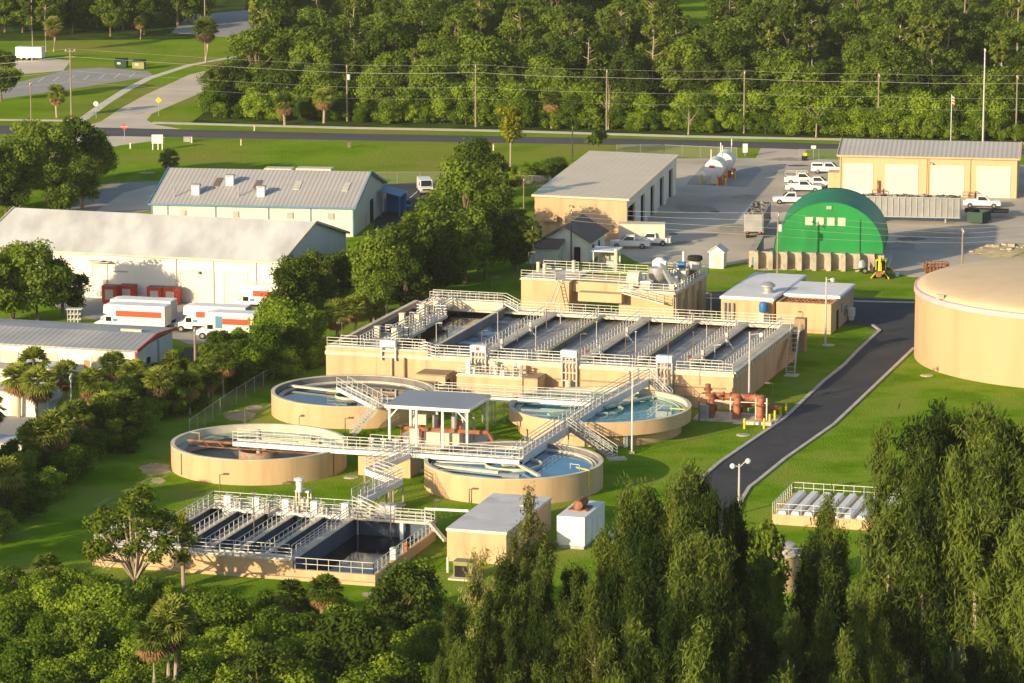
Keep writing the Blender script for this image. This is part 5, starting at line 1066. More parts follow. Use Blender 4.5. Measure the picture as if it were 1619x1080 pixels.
p2 = place(pickup('white covered pickup near the left end of the tan roller door building', cap=True, grp=PG), G(1310, 274), R(-8))
# passenger van
def van(lab):
    t = thing('van', lab, 'van', (0, 0, 0)); mb = MB(); sidebody(mb, [(-2.7, .45), (2.5, .45), (2.65, .7), (2.6, 1.1), (1.9, 1.25), (1.25, 2.2), (-2.6, 2.25), (-2.7, 2.1)], -.98, .98); mb.build('body', M['carwhite'], t)
    mb = MB(); q = [(1.93, -.85, 1.3), (1.93, .85, 1.3), (1.33, .78, 2.12), (1.33, -.78, 2.12)]; mb.hexa(q, [(x + .04, y, z + .02) for x, y, z in q]); mb.build('windscreen', M['glass'], t)
    mb = MB(); mb.box((2.62, 0, .72), (.08, 1.5, .28)); mb.build('grille', M['dark'], t)
    for s_ in (-1, 1):
        mb = MB(); mb.box((.95, s_ * .985, 1.3), (1.0, .03, .6)); mb.build('side_window', M['glass'], t); mb = MB(); mb.box((2.62, s_ * .8, .8), (.1, .3, .22)); mb.build('headlight', M['weir'], t)
        for x in (1.7, -1.6): wheel(t, x, s_ * .85, .38)
    mb = MB(); mb.box((2.68, 0, .42), (.14, 1.9, .24)); mb.build('bumper', M['chrome'], t)
    return t
place(van('white delivery van facing the camera in the small car park by the oaks'), G(672, 305), R(-82))
def car(lab, paint):
    t = thing('car', lab, 'car', (0, 0, 0)); mb = MB(); sidebody(mb, [(-2.1, .35), (2.1, .35), (2.15, .7), (1.2, .9), (-1.9, .95), (-2.15, .75)], -.88, .88); mb.build('body', M[paint], t)
    mb = MB(); b = [(1.1, -.82, .9), (1.1, .82, .9), (-1.8, .82, .93), (-1.8, -.82, .93)]; p_ = [(.35, -.65, 1.42), (.35, .65, 1.42), (-1.3, .65, 1.42), (-1.3, -.65, 1.42)]; mb.hexa(b[::-1], p_[::-1]); c = mb.build('cabin', M['glass'], t)
    mb = MB(); mb.box((-.47, 0, 1.425), (1.55, 1.26, .03)); mb.build('roof', M[paint], c)
    for s_ in (-1, 1):
        for x in (1.35, -1.35): wheel(t, x, s_ * .78, .33, .22)
    return t
place(car('blue car parked in the shade behind the blue trimmed workshop', 'blue'), G(640, 331), R(-80))
place(car('pale green car parked by the right end of the low grey roofed building', 'lgreen'), G(238, 592), R(60))
place(car('dark car parked behind the pale green car in the alley', 'dgreen'), G(262, 575), R(60))
# rental box trucks
def boxtruck(lab, L_=7.0, grp='white rental box trucks with orange-red stripe', cab=True):
    t = thing('box_truck', lab, 'box truck', (0, 0, 0), grp); w_ = 1.2
    mb = MB(); mb.box((-L_ / 2, 0, .95), (L_, 2.4, 2.5)); mb.hexa([(0, -1.2, 2.1), (0, 1.2, 2.1), (0, 1.2, 3.45), (0, -1.2, 3.45)], [(1.1, -1.15, 2.3), (1.1, 1.15, 2.3), (1.0, 1.15, 3.35), (1.0, -1.15, 3.35)]) if cab else None
    b = mb.build('cargo_box', M['carwhite'], t)
    for s_ in (-1, 1):
        mb = MB(); mb.box((-L_ / 2 - .1, s_ * 1.205, 2.0), (L_ - 1.0, .02, .72)); mb.build('stripe', M['orange'], b)
        mb = MB(); mb.box((-.75, s_ * 1.215, 1.5), (.9, .02, 1.5)) if L_ < 6 else mb.box((-.5, s_ * 1.215, 1.35), (.6, .02, .35)); mb.build('picture_panel', M['bluetrim'], b)
    mb = MB(); mb.box((-L_ - .02, 0, 1.1), (.04, 2.1, 2.2)); mb.build('rear_door', M['cream'], t)
    if cab:
        mb = MB(); sidebody(mb, [(0, .5), (2.3, .5), (2.4, 1.0), (1.9, 1.25), (1.3, 1.3), (.75, 2.05), (0, 2.05)], -.98, .98); c = mb.build('cab', M['carwhite'], t)
        mb = MB(); q = [(1.34, -.85, 1.33), (1.34, .85, 1.33), (.82, .78, 1.98), (.82, -.78, 1.98)]; mb.hexa(q, [(x + .05, y, z + .02) for x, y, z in q]); mb.build('windscreen', M['glass'], c)
        for s_ in (-1, 1): mb = MB(); mb.box((.45, s_ * .985, 1.3), (.75, .03, .55)); mb.build('side_window', M['glass'], c)
        mb = MB(); mb.box((2.42, 0, .45), (.12, 1.9, .3)); mb.build('bumper', M['chrome'], t)
    for s_ in (-1, 1):
        for x in ((1.45, -L_ + 1.6) if cab else (-L_ * .5 + .5, -L_ * .5 - .5)): wheel(t, x, s_ * .95, .42)
    mb = MB(); mb.box((-L_ / 2, 0, .6), (L_, 1.2, .34)); mb.build('chassis', M['dark'], t)
    return t
b1 = place(boxtruck('rental box truck with long orange-red stripe, nearest the low grey roof'), G(182, 522), R(165))
dup(b1, G(192, 513), R(165), 'rental box truck hidden behind the nearest striped truck, only its roof showing')
dup(b1, G(308, 524), R(166), 'rental box truck with its box in the middle of the parked row')
b2 = place(boxtruck('smaller rental box truck with blue picture panel, at the right end of the row', 5.2), G(342, 535), R(166)); dup(b1, G(398, 490), R(165), 'rental box truck parked against the warehouse roller door, cut off by the tree')
# red storage boxes by the warehouse
def redbox(lab):
    t = thing('storage_box', lab, 'container', (0, 0, 0), 'red storage boxes against the white warehouse'); mb = MB(); mb.box((0, 0, .1), (2.0, 1.5, 2.1)); mb.build('body', M['red'], t)
    mb = MB(); mb.box((0, -.765, .5), (1.1, .03, 1.3)); mb.build('door', M['conc'], t); mb = MB(); mb.box((0, 0, 2.2), (2.06, 1.56, .06)); mb.build('lid', M['brownroof'], t)
    mb = MB(); mb.box((1.01, 0, .5), (.03, .8, 1.3)); mb.build('side_panel', M['orange'], t); return t
r0 = place(redbox('red storage box with white door, leftmost against the warehouse wall'), G(176, 478), R(-14))
for px, py, lab in ((203, 477, 'red storage box with white door, second from the left'), (247, 480, 'red storage box with white door, third from the left beside the roller door'), (272, 481, 'red-orange storage box, rightmost beside the roller door')): dup(r0, G(px, py), R(-14), lab)
# long white office trailer and semitrailers
def trailer(name, lab, L_, h, body, ribs=0, load=None, z0=1.1, w_=2.5, tractor=False, cat='trailer'):
    t = thing(name, lab, cat, (0, 0, 0)); mb = MB()
    if load:
        mb.box((0, -w_ / 2 + .05, z0), (L_, .1, h)); mb.box((0, w_ / 2 - .05, z0), (L_, .1, h)); mb.box((L_ / 2 - .05, 0, z0), (.1, w_ - .2, h)); mb.box((-L_ / 2 + .05, 0, z0), (.1, w_ - .2, h)); mb.box((0, 0, z0), (L_ - .2, w_ - .2, .1))
    else: mb.box((0, 0, z0), (L_, w_, h))
    b = mb.build('body', M[body], t)
    if ribs:
        mb = MB()
        for i in range(ribs):
            x = -L_ / 2 + .2 + i * (L_ - .4) / (ribs - 1)
            for s_ in (-1, 1): mb.box((x, s_ * (w_ / 2 + .06), z0), (.16, .12, h))
        for s_ in (-1, 1): mb.box((0, s_ * (w_ / 2 + .08), z0 - .12), (L_, .16, .16)); mb.box((0, s_ * (w_ / 2 + .06), z0 + h - .1), (L_, .14, .14))
        mb.build('side_ribs', M['steel'], b)
    if load:
        mb = MB(); rl = random.Random(4); n = 10; m_ = max(3, int(w_ / .5)); nn = int(L_ / .5)
        vs = [(-L_ / 2 + .1 + (L_ - .2) * i / nn, -w_ / 2 + .1 + (w_ - .2) * j / m_, z0 + h - .25 + rl.uniform(-.25, .5)) for i in range(nn + 1) for j in range(m_ + 1)]
        mb.add(vs, [(i * (m_ + 1) + j, (i + 1) * (m_ + 1) + j, (i + 1) * (m_ + 1) + j + 1, i * (m_ + 1) + j + 1) for i in range(nn) for j in range(m_)]); mb.build('load', M[load], t)
    for s_ in (-1, 1):
        for x in (-L_ / 2 + 1.2, -L_ / 2 + 2.4): wheel(t, x, s_ * (w_ / 2 - .25), .5, .35)
        mb = MB(); mb.box((L_ / 2 - 2.2, s_ * .8, .1), (.2, .2, z0 - .1)); mb.build('landing_leg', M['steel'], t)
    mb = MB(); mb.box((0, 0, z0 - .22), (L_ - .3, 1.1, .22)); mb.build('chassis', M['dark'], t)
    mb = MB()
    for s_ in (-1, 1): mb.box((-L_ / 2 - .03, s_ * .9, z0 - .2), (.06, .3, .16))
    mb.build('tail_lights', M['red'], t)
    return t
t = place(trailer('office_trailer', 'long white trailer parked behind the nearest white pickup', 6.6, 2.2, 'cream', z0=.8), G(1016, 391) + V((0, 3.2, 0)), R(-4))
mb = MB(); mb.box((1.6, -1.28, 1.5), (1.6, .04, .7)); mb.build('window', M['dark'], t); mb = MB(); mb.box((-.5, .1, 3.0), (2.4, 1.2, .3)); mb.build('roof_unit', M['rust'], t)
place(trailer('dump_trailer', 'high sided pale dump trailer heaped with dark scrap, seen from behind', 12.5, 2.5, 'trailer', 14, 'scrap'), G(1191, 378) + V((1.0, 6.0, 0)), R(81))
t = place(trailer('transfer_trailer', 'long ribbed aluminium transfer trailer behind the green shelter', 14.6, 2.9, 'trailer', 17, 'scrap', z0=1.0), G(1440, 351), R(-9)); 
t = place(trailer('flatbed_trailer', 'low dark flatbed trailer behind the dark green container', 6.5, .25, 'dark', z0=.9), G(1560, 343), R(-8))
# dark roll off container
t = thing('roll_off_container', 'dark green open roll-off container at the right end of the transfer trailer', 'container', (0, 0, 0)); mb = MB()
for y in (-1.15, 1.15): mb.box((0, y, .25), (3.4, .1, 1.5))
for x in (-1.65, 1.65): mb.box((x, 0, .25), (.1, 2.2, 1.5))
mb.box((0, 0, .2), (3.3, 2.2, .1)); mb.build('body', M['dgreen'], t)
mb = MB()
for x in (-1.2, -.4, .4, 1.2): mb.box((x, -1.24, .25), (.14, .1, 1.45)); mb.box((x, 1.24, .25), (.14, .1, 1.45))
mb.build('side_ribs', M['dgreen'], t); mb = MB(); mb.box((0, 0, .3), (3.1, 2.0, .9)); mb.build('load', M['scrap'], t); place(t, G(1548, 352), R(60))
# RVs behind the workshop
for px, L_, lab in ((442, 4.4, 'cream flat roofed motorhome behind the workshop ridge, left one'), (498, 5.6, 'cream motorhome with roof boxes behind the workshop ridge, right one')):
    t = place(trailer('motorhome', lab, L_, 2.6, 'cream', z0=.7, cat='motorhome'), G(px, 298), R(-8))
    mb = MB(); mb.box((-.6, 0, 3.3), (1.0, .8, .3)); mb.box((1.2, .2, 3.3), (.7, .7, .35)); mb.build('roof_unit', M['brownroof'], t)
# white cargo trailer top left
t = place(trailer('cargo_trailer', 'white enclosed cargo trailer parked on the grass pad, top left', 5.6, 2.2, 'carwhite', z0=.6, cat='trailer'), G(48, 95), R(-10))
mb = MB(); mb.tube([(2.81, .2, 1.9), (2.84, .2, 1.9)], .5, 14); mb.build('round_emblem', M['dark'], t)
# dumpsters
t = thing('dumpster', 'dark green dumpster with black lid by the car park, left one', 'dumpster', (0, 0, 0), 'dumpsters by the car park'); mb = MB(); mb.hexa([(-1.2, -.8, .12), (1.2, -.8, .12), (1.2, .8, .12), (-1.2, .8, .12)], [(-1.25, -1.0, 1.5), (1.25, -1.0, 1.5), (1.25, .9, 1.8), (-1.25, .9, 1.8)]); mb.build('body', M['dgreen'], t)
mb = MB(); mb.hexa([(-1.28, -1.05, 1.5), (1.28, -1.05, 1.5), (1.28, .95, 1.8), (-1.28, .95, 1.8)], [(-1.28, -1.05, 1.56), (1.28, -1.05, 1.56), (1.28, .95, 1.88), (-1.28, .95, 1.88)]); mb.build('lid', M['black'], t)
mb = MB(); mb.box((-.3, -.97, .8), (.7, .03, .35)); mb.build('notice', M['white'], t); place(t, G(192, 107), R(-8))
d2 = dup(t, G(220, 109), R(-8), 'olive green dumpster with black lid by the car park, right one'); d2.children[0].data = d2.children[0].data.copy(); d2.children[0].data.materials[0] = M['olive']
# fuel tanks in the yard
ft = thing('fuel_tank', 'front white horizontal fuel tank with round end and red fittings, in the yard', 'tank', (0, 0, 0), 'white fuel tanks in the yard')
mb = MB(); vs = MB(); vs.lathe([(0, -2.6), (.7, -2.45), (1.3, -2.1), (1.3, 2.1), (.7, 2.45), (0, 2.6)], (0, 0), 24); mb.f = vs.f; mb.mi = vs.mi; mb.v = [(x, z, y + 2.0) for x, y, z in vs.v]; mb.build('tank_body', M['white'], ft, smooth=True)
for y in (-1.5, 1.5): mb = MB(); mb.box((0, y, 0), (2.0, .4, .85)); mb.build('saddle', M['conc'], ft)
mb = MB(); mb.box((.1, -2.75, .2), (.8, .4, 1.2)); mb.build('pump_cabinet', M['conc'], ft); mb = MB(); mb.box((.9, -2.6, .1), (.5, .4, .9)); mb.box((1.45, -1.2, .1), (.3, .4, 1.0)); mb.build('hose_reel', M['red'], ft)
mb = MB(); mb.box((-.25, -2.66, 2.3), (.7, .04, .35)); mb.build('notice', M['red'], ft); mb = MB(); mb.tube([(-.5, -1, 3.2), (-.5, -1, 4.6)], .07); mb.tube([(.8, 1, 3.0), (.8, 1, 4.9)], .07); mb.build('vent_pipe', M['white'], ft)
mb = MB()
for x, y in ((-1.7, -2.8), (1.7, -3.0), (-1.9, 0), (.6, -3.4)): mb.tube([(x, y, 0), (x, y, 1.0)], .11, 8)
mb.build('guard_posts', M['yellow'], ft); place(ft, G(1131, 288), R(80))
ft.rotation_euler = (0, 0, R(-9)); ft.scale = (1.18, 1.18, 1.18); d = dup(ft, G(1146, 277), R(-9), 'rear white horizontal fuel tank standing behind the front one', scale=1.18)
# backhoe
t = thing('backhoe', 'yellow backhoe with folded arm at the foot of the block wall', 'backhoe', (0, 0, 0))
mb = MB(); sidebody(mb, [(-.2, .6), (2.6, .6), (2.6, 1.3), (1.0, 1.4), (1.0, 1.1), (-.2, 1.1)], -.6, .6); mb.build('body', M['yellow'], t)
mb = MB(); mb.box((.2, 0, 1.1), (1.3, 1.3, 1.35)); mb.build('cab_glass', M['glass'], t); mb = MB(); mb.box((.2, 0, 2.45), (1.5, 1.5, .12))
for x, y in ((-.45, -.65), (-.45, .65), (.85, -.65), (.85, .65)): mb.box((x, y, 1.1), (.1, .1, 1.36))
mb.build('cab_frame', M['yellow'], t)
mb = MB(); mb.beam((-.4, 0, .9), (-1.1, 0, 3.0), .3, .3); mb.beam((-1.1, 0, 3.0), (-1.7, 0, 1.2), .25, .28); mb.build('digging_arm', M['yellow'], t)
mb = MB(); mb.hexa([(-2.1, -.35, .5), (-1.5, -.35, .5), (-1.5, .35, .5), (-2.1, .35, .5)], [(-1.9, -.4, 1.2), (-1.4, -.4, 1.2), (-1.4, .4, 1.2), (-1.9, .4, 1.2)]); mb.build('bucket', M['rustd'], t)
mb = MB(); mb.hexa([(2.9, -1.1, .2), (3.5, -1.1, .2), (3.5, 1.1, .2), (2.9, 1.1, .2)], [(2.8, -1.1, .9), (3.2, -1.1, 1.0), (3.2, 1.1, 1.0), (2.8, 1.1, .9)]); mb.build('loader_bucket', M['yellow'], t)
mb = MB(); mb.beam((.8, -.7, 1.1), (2.9, -.7, .6), .16, .2); mb.beam((.8, .7, 1.1), (2.9, .7, .6), .16, .2); mb.build('loader_arm', M['yellow'], t)
for s_ in (-1, 1): wheel(t, .1, s_ * .85, .75, .45); wheel(t, 2.2, s_ * .75, .5, .3)
mb = MB()
for s_ in (-1, 1): mb.beam((-.5, s_ * .5, .9), (-.9, s_ * 1.2, .05), .14, .14)
mb.build('stabiliser', M['yellow'], t); place(t, G(1393, 440), R(75))
t = thing('cement_mixer', 'small grey towed mixer with black wheels at the foot of the block wall', 'mixer', (0, 0, 0)); mb = MB(); mb.lathe([(.2, .6), (.6, .8), (.65, 1.3), (.35, 1.8)], (0, 0), 14); mb.build('drum', M['steel'], t, smooth=True); wheel(t, .4, -.5, .4); wheel(t, .4, .5, .4); mb = MB(); mb.beam((0, 0, .5), (-1.3, 0, .4), .15, .12); mb.build('tow_bar', M['dark'], t); place(t, G(1362, 432), 0)
# rusty cage trailer
t = thing('cage_trailer', 'rusty purple-brown cage trailer beside the huge storage tank', 'trailer', (0, 0, 0)); mb = MB(); mb.rail([(-1.5, -.9, .6), (1.5, -.9, .6), (1.5, .9, .6), (-1.5, .9, .6)], h=1.3, sp=.5, r=.05, closed=True, kick=False); mb.build('cage', M['rustd'], t); mb = MB(); mb.box((0, 0, .5), (3, 1.8, .12)); mb.box((-.6, 0, .62), (1.4, 1.4, .7)); mb.build('floor', M['rustd'], t); wheel(t, 0, -1, .35); wheel(t, 0, 1, .35); place(t, G(1480, 437), R(5))
t = thing('pallet_box', 'small white box lying on the grass near the backhoe', 'box', G(1418, 437)); q = G(1418, 437); mb = MB(); mb.box(q, (.5, .4, .45), .3); mb.build('body', M['white'], t); mb = MB(); mb.box(q + V((0, 0, .45)), (.55, .45, .05), .3); mb.build('lid', M['white'], t)
t = thing('generator', 'grey-blue generator box at the left end of the block wall', 'generator', (0, 0, 0)); mb = MB(); mb.box((0, 0, .3), (1.2, .9, 1.1)); mb.build('body', M['bluetrim'], t); mb = MB(); mb.box((0, 0, 0), (1.4, 1.0, .3)); mb.build('skid', M['dark'], t); mb = MB(); mb.box((0, -.46, .5), (.8, .03, .6)); mb.build('grille', M['dark'], t); place(t, G(1196, 422), R(-8))
# sand heap at the right edge
t = thing('stockpile', 'low pale heap of broken concrete at the right edge of the yard', 'heap', G(1600, 395)); q = G(1600, 398); rl = random.Random(2); mb = MB()
for i in range(60): a, d = rl.uniform(0, 6.28), rl.uniform(0, 1) ** .7; mb.box((q.x + math.cos(a) * d * 6, q.y + math.sin(a) * d * 5, 0), (rl.uniform(.5, 1.4), rl.uniform(.4, 1), .2 + (1 - d) * rl.uniform(.4, 1.4)), rl.uniform(0, 3))
mb.build('rubble', M['block'], t); mb = MB(); mb.lathe([(6.5, 0), (4, .5), (0, .9)], (q.x, q.y), 20); mb.build('fines', M['sand'], t)
# clutter in the left yards: sheds with flat roofs
for px, py, L_, D_, h, rf, lab in ((70, 640, 3.6, 4, 2.4, 'greyroof', 'small grey roofed shed behind the palms, left edge'), (60, 660, 5.4, 3.0, 2.6, 'conc', 'white shed with weathered flat roof at the left edge'), (35, 738, 4.0, 3.4, 2.3, 'greyroof', 'low cream shed with flat grey roof, lowest at the left edge'), (85, 612, 4.2, 3, 2.2, 'whiteroof', 'white roofed kiosk between the palms and the grey roofed building'), (18, 615, 3.6, 3, 2.2, 'conc', 'pale flat roofed shed at the left edge nearest the grey roofed building')):
    fr = Fr(G(px, py), -16); t = thing('shed', lab, 'shed', fr.p(-L_, 0)); mb = MB(); fr.box(mb, -L_, 0, 0, D_, 0, h); mb.build('wall', M['whitewall'], t); mb = MB(); fr.box(mb, -L_ - .3, .3, -.3, D_ + .3, h, h + .15); mb.build('roof', M[rf], t); panel(t, fr, 'door', -L_ * .6, -L_ * .6 + .9, 0, 1.9, M['conc'])
t = thing('pallet_stack', 'stack of reddish crates by the left edge sheds', 'crates', G(12, 632)); q = G(12, 632); mb = MB(); mb.box(q, (2.2, 1.4, .9), .2); mb.build('lower_crate', M['brownroof'], t); mb = MB(); mb.box(q + V((.2, .1, .9)), (1.6, 1.2, .7), .3); mb.build('upper_crate', M['rustd'], t)
t = thing('gas_cage', 'small white wire cage against the dark oak and warehouse', 'cage', G(118, 512)); q = G(118, 512); mb = MB(); mb.rail([q + V((-.9, -.5, 0)), q + V((.9, -.5, 0)), q + V((.9, .5, 0)), q + V((-.9, .5, 0))], h=1.9, sp=.45, r=.04, closed=True, kick=False); mb.build('frame', M['white'], t); mb = MB(); mb.box(q + V((0, 0, 1.9)), (2, 1.2, .06)); mb.build('roof', M['white'], t)
# roadside signs
def sign(name, lab, px, py, yt, n, r, colr, rot=0, text=None, z=None):
    q = G(px, py); s_ = FPX / q.length; h = (py - yt) / s_; t = thing(name, lab, 'road sign', q); mb = MB(); mb.tube([q, q + V((0, 0, h - r))], .05); mb.build('post', M['steel'], t)
    mb = MB(); c = q + V((0, -.1, h - r)); mb.add([c + V((r * math.cos(rot + 6.28318 * i / n), dy, r * math.sin(rot + 6.28318 * i / n))) for dy in (0, .04) for i in range(n)], [tuple(range(n)), tuple(range(n, 2 * n))[::-1]] + [(i, (i + 1) % n, n + (i + 1) % n, n + i) for i in range(n)]); p = mb.build('sign_face', M[colr], t)
    if text:
        cu = bpy.data.curves.new('lettering', 'FONT'); cu.body = text; cu.size = r * .85; cu.align_x = 'CENTER'; cu.align_y = 'CENTER'; cu.extrude = .005; cu.materials.append(M['white'])
        tmp = bpy.data.objects.new('lettering_curve', cu); COL.objects.link(tmp); me = bpy.data.meshes.new_from_object(tmp.evaluated_get(bpy.context.evaluated_depsgraph_get())); bpy.data.objects.remove(tmp); o = bpy.data.objects.new('lettering', me); COL.objects.link(o); o.parent = p; o.location = V((0, -.115, h - r)); o.rotation_euler = (math.pi / 2, 0, 0)
sign('stop_sign', 'red octagonal stop sign at the driveway beside the main road', 197, 223, 196, 8, .48, 'red', R(22.5), 'STOP')
sign('warning_sign', 'yellow diamond warning sign on the corner of the side street', 251, 183, 153, 4, .6, 'yellow')
sign('road_sign', 'round white sign seen from behind beside the footpath', 152, 187, 160, 16, .45, 'white')
q = G(249, 237); t = thing('notice_board', 'blank white notice board on three white legs on the roadside lawn', 'sign', q); mb = MB(); mb.box(q + V((0, 0, 1.1)), (1.9, .12, 1.5)); mb.build('board', M['white'], t)
for d in (-.8, .1, .8): mb = MB(); mb.box(q + V((d, .02, 0)), (.16, .1, 1.1)); mb.build('leg', M['white'], t)
for px, py, lab, m_ in ((206, 235, 'short white marker post left of the notice board', 'white'), (303, 226, 'short white marker post right of the notice board', 'white'), (381, 230, 'short pale marker stake on the roadside lawn', 'weir'), (780, 238, 'white marker post beside the yellowish pine', 'white'), (402, 207, 'short yellowish stake by the sidewalk', 'weir')):
    q = G(px, py); t = thing('marker_post', lab, 'post', q); mb = MB(); mb.box(q, (.2, .2, 1.0)); mb.build('post', M[m_], t); mb = MB(); mb.box(q + V((0, 0, 1.0)), (.22, .22, .2)); mb.build('cap', M['orange'], t)
q = G(296, 224); t = thing('utility_box', 'low grey utility box on the lawn beside the notice board', 'box', q); mb = MB(); mb.box(q, (1.2, .6, .8)); mb.build('body', M['steel'], t); mb = MB(); mb.box(q + V((0, 0, .8)), (1.3, .7, .06)); mb.build('lid', M['steel'], t)
q = G(552, 233); t = thing('utility_box', 'small dark upright utility box alone on the roadside lawn', 'box', q); mb = MB(); mb.box(q, (.6, .5, .9)); mb.build('body', M['brownroof'], t); mb = MB(); mb.box(q + V((0, 0, .9)), (.66, .56, .06)); mb.build('lid', M['brownroof'], t)
q = G(1178, 247); t = thing('gate_sign', 'white board on a post by the yard gate', 'sign', q); mb = MB(); mb.box(q + V((0, 0, .6)), (.8, .12, 1.5)); mb.build('board', M['white'], t); mb = MB(); mb.box(q + V((0, .1, 0)), (.14, .1, .7)); mb.build('post', M['steel'], t)
q = G(1286, 250); t = thing('gate_sign', 'small white sign on a thin post left of the maintenance building', 'sign', q); mb = MB(); mb.box(q + V((0, 0, 1.6)), (.8, .1, .5)); mb.build('board', M['white'], t); mb = MB(); mb.box(q, (.08, .08, 1.6)); mb.build('post', M['steel'], t)
q = G(1272, 254); t = thing('rubbish_cart', 'dark cart with a yellow lid beside the yard gate', 'cart', q); mb = MB(); mb.box(q, (.9, .7, .8)); mb.build('body', M['black'], t); mb = MB(); mb.box(q + V((.1, .1, .8)), (.6, .5, .5)); mb.build('yellow_bag', M['yellow'], t)
# flag
q = G(1503, 232); t = thing('flagpole', 'flagpole with a small red and white flag behind the maintenance building', 'flagpole', q); mb = MB(); mb.tube([q, q + V((0, 0, 9.0))], .06, 6); mb.build('pole', M['white'], t)
mb = MB(); zf = 7.2
for k in range(6): mb.k = k % 2; mb.add([q + V((.06, 0, zf + k * .25)), q + V((.5, .1, zf - .25 + k * .25)), q + V((.5, .1, zf + k * .25)), q + V((.06, 0, zf + .25 + k * .25))], [(0, 1, 2, 3)])
mb.build('flag', [M['red'], M['white']], t)
# fences: posts, rails and wire mesh
mm = bpy.data.materials.new('chain_link_mesh'); mm.use_nodes = True; nn_ = mm.node_tree
tr_ = nn_.nodes.new('ShaderNodeBsdfTransparent'); mx_ = nn_.nodes.new('ShaderNodeMixShader'); mx_.inputs[0].default_value = .07; bs_ = nn_.nodes['Principled BSDF']; bs_.inputs['Base Color'].default_value = (.4, .4, .38, 1)
nn_.links.new(tr_.outputs[0], mx_.inputs[1]); nn_.links.new(bs_.outputs[0], mx_.inputs[2]); nn_.links.new(mx_.outputs[0], nn_.nodes['Material Output'].inputs[0])
def fence(lab, pts, h=1.9, sp=3.2):
    P_ = [G(*q) for q in pts]; t = thing('chain_link_fence', lab, 'fence', P_[0]); mb = MB(); mw = MB()
    for a, b in zip(P_[:-1], P_[1:]):
        n = max(1, round((b - a).length / sp))
        for i in range(n + 1): p = a.lerp(b, i / n); mb.tube([p, p + V((0, 0, h + .1))], .03, 6)
        mb.beam(a + V((0, 0, h)), b + V((0, 0, h)), .035, .035); mw.hexa([a, b, b + V((0, .02, 0)), a + V((0, .02, 0))], [x + V((0, y, h)) for x, y in ((a, 0), (b, 0), (b, .02), (a, .02))])
    mb.build('frame', M['steel'], t); mw.build('wire_mesh', mm, t)
fence('chain link fence between the small car park and the roadside lawn', [(592, 291), (700, 291), (870, 298)])
fence('chain link fence along the yard edge beside the main road', [(975, 247), (1050, 247), (1165, 252)])
fence('chain link fence left of the maintenance building', [(1263, 254), (1326, 254)])
fence('chain link fence beyond the oak clump, left of the open bay garage', [(872, 300), (845, 345), (842, 378)])
fence('chain link fence along the palm hedge left of the clarifiers', [(300, 690), (360, 648), (430, 605), (505, 560)], 1.8)
fence('white wire fence at the far left edge below the main road', [(-30, 232), (6, 238)], 1.9)
q = G(905, 252)
# utility poles and wires
def upole(px, yb, yt, lab, arms=1, col='pole', tf=False, r=.16):
    q = G(px, yb); h = (yb - yt) / (FPX / q.length) * 1.01; t = thing('utility_pole', lab, 'utility pole', q, 'utility poles'); mb = MB(); mb.tube([q, q + V((0, 0, h))], r, 8, r1=r * .65); mb.build('pole', M[col], t)
    for k in range(arms): mb = MB(); mb.box(q + V((0, 0, h - .5 - k * 1.1)), (.14, 2.2, .14)) if arms == 1 else mb.box(q + V((0, 0, h - .5 - k * 1.1)), (2.2, .14, .14)); mb.build('crossarm', M['pole'], t)
    mb = MB()
    for o_ in (-.8, 0, .8): mb.tube([q + V((o_ if arms > 1 else 0, 0 if arms > 1 else o_, h - .36)), q + V((o_ if arms > 1 else 0, 0 if arms > 1 else o_, h - .1))], .06, 6)
    mb.build('insulators', M['white'], t)
    if tf: mb = MB(); c = q + V((.35, 0, h - 2.6)); mb.tube([c, c + V((0, 0, .9))], .28, 10); mb.build('transformer', M['white'], t, smooth=True)
    return q, h
line = []
for i, (px, yb, yt, tf) in enumerate(((-110, 184, 98, 0), (113, 188, 78, 0), (549, 192, 103, 1), (752, 201, 102, 0), (959, 206, 110, 0), (1176, 211, 112, 0), (1388, 217, 117, 0), (1606, 222, 120, 0), (1830, 232, 128, 0))):
    lab = ['', 'weathered pole with crossarms at the left, beside the palm', 'wooden pole with white transformer at the forest edge', 'wooden pole at the forest edge above the yellowish pine', 'pale wooden pole at the forest edge beside the bare tree', 'wooden pole at the forest edge above the fuel tanks', 'thin pole half hidden in the forest edge', 'wooden pole at the forest edge, right edge of the photo', ''][i]
    if i in (0, 8): q = G(px, yb); line.append((q, (yb - yt) / (FPX / q.length))); continue
    line.append(upole(px, yb, yt, lab, arms=2 if i == 1 else 1, tf=tf))
def cable(lab, pts, sag=.5, r=.02):
    t = thing('power_cable', lab, 'power line', pts[0], 'overhead cables'); P_ = []
    for a, b in zip(pts[:-1], pts[1:]):
        for i in range(8): s_ = i / 8; P_.append(a.lerp(b, s_) - V((0, 0, sag * 4 * s_ * (1 - s_))))
    P_.append(pts[-1]); mb = MB(); mb.tube(P_, r, 4, cap=False); o = mb.build('cable', M['lampgrey'], t)
for k, dz, dy, r_, lab in ((0, 0, 0, .03, 'topmost overhead cable along the forest edge'), (1, 1.3, -.8, .035, 'upper pair cable along the forest edge, nearer one'), (2, 1.5, .8, .035, 'upper pair cable along the forest edge, farther one'), (3, 4.0, 0, .03, 'third cable down along the forest edge'), (4, 6.0, 0, .025, 'lowest cable along the forest edge')):
    cable(lab, [q + V((0, dy, h - dz)) for q, h in line], .18, r_ * .42)
upole(50, 222, 131, 'thin wooden pole at the left beside the main road', arms=1, r=.11)
upole(325, 96, -25, 'tall pole behind the palm on the far park lawn', arms=2)
upole(309, 590, 516, 'short plain wooden pole in the alley behind the palm hedge', arms=1, r=.18)
upole(482, 500, 418, 'pole with transformer in front of the oak clump', arms=1, tf=True)
upole(113, 650, 590, 'white pole among the left hedge palms', arms=1, col='lampgrey', r=.14)
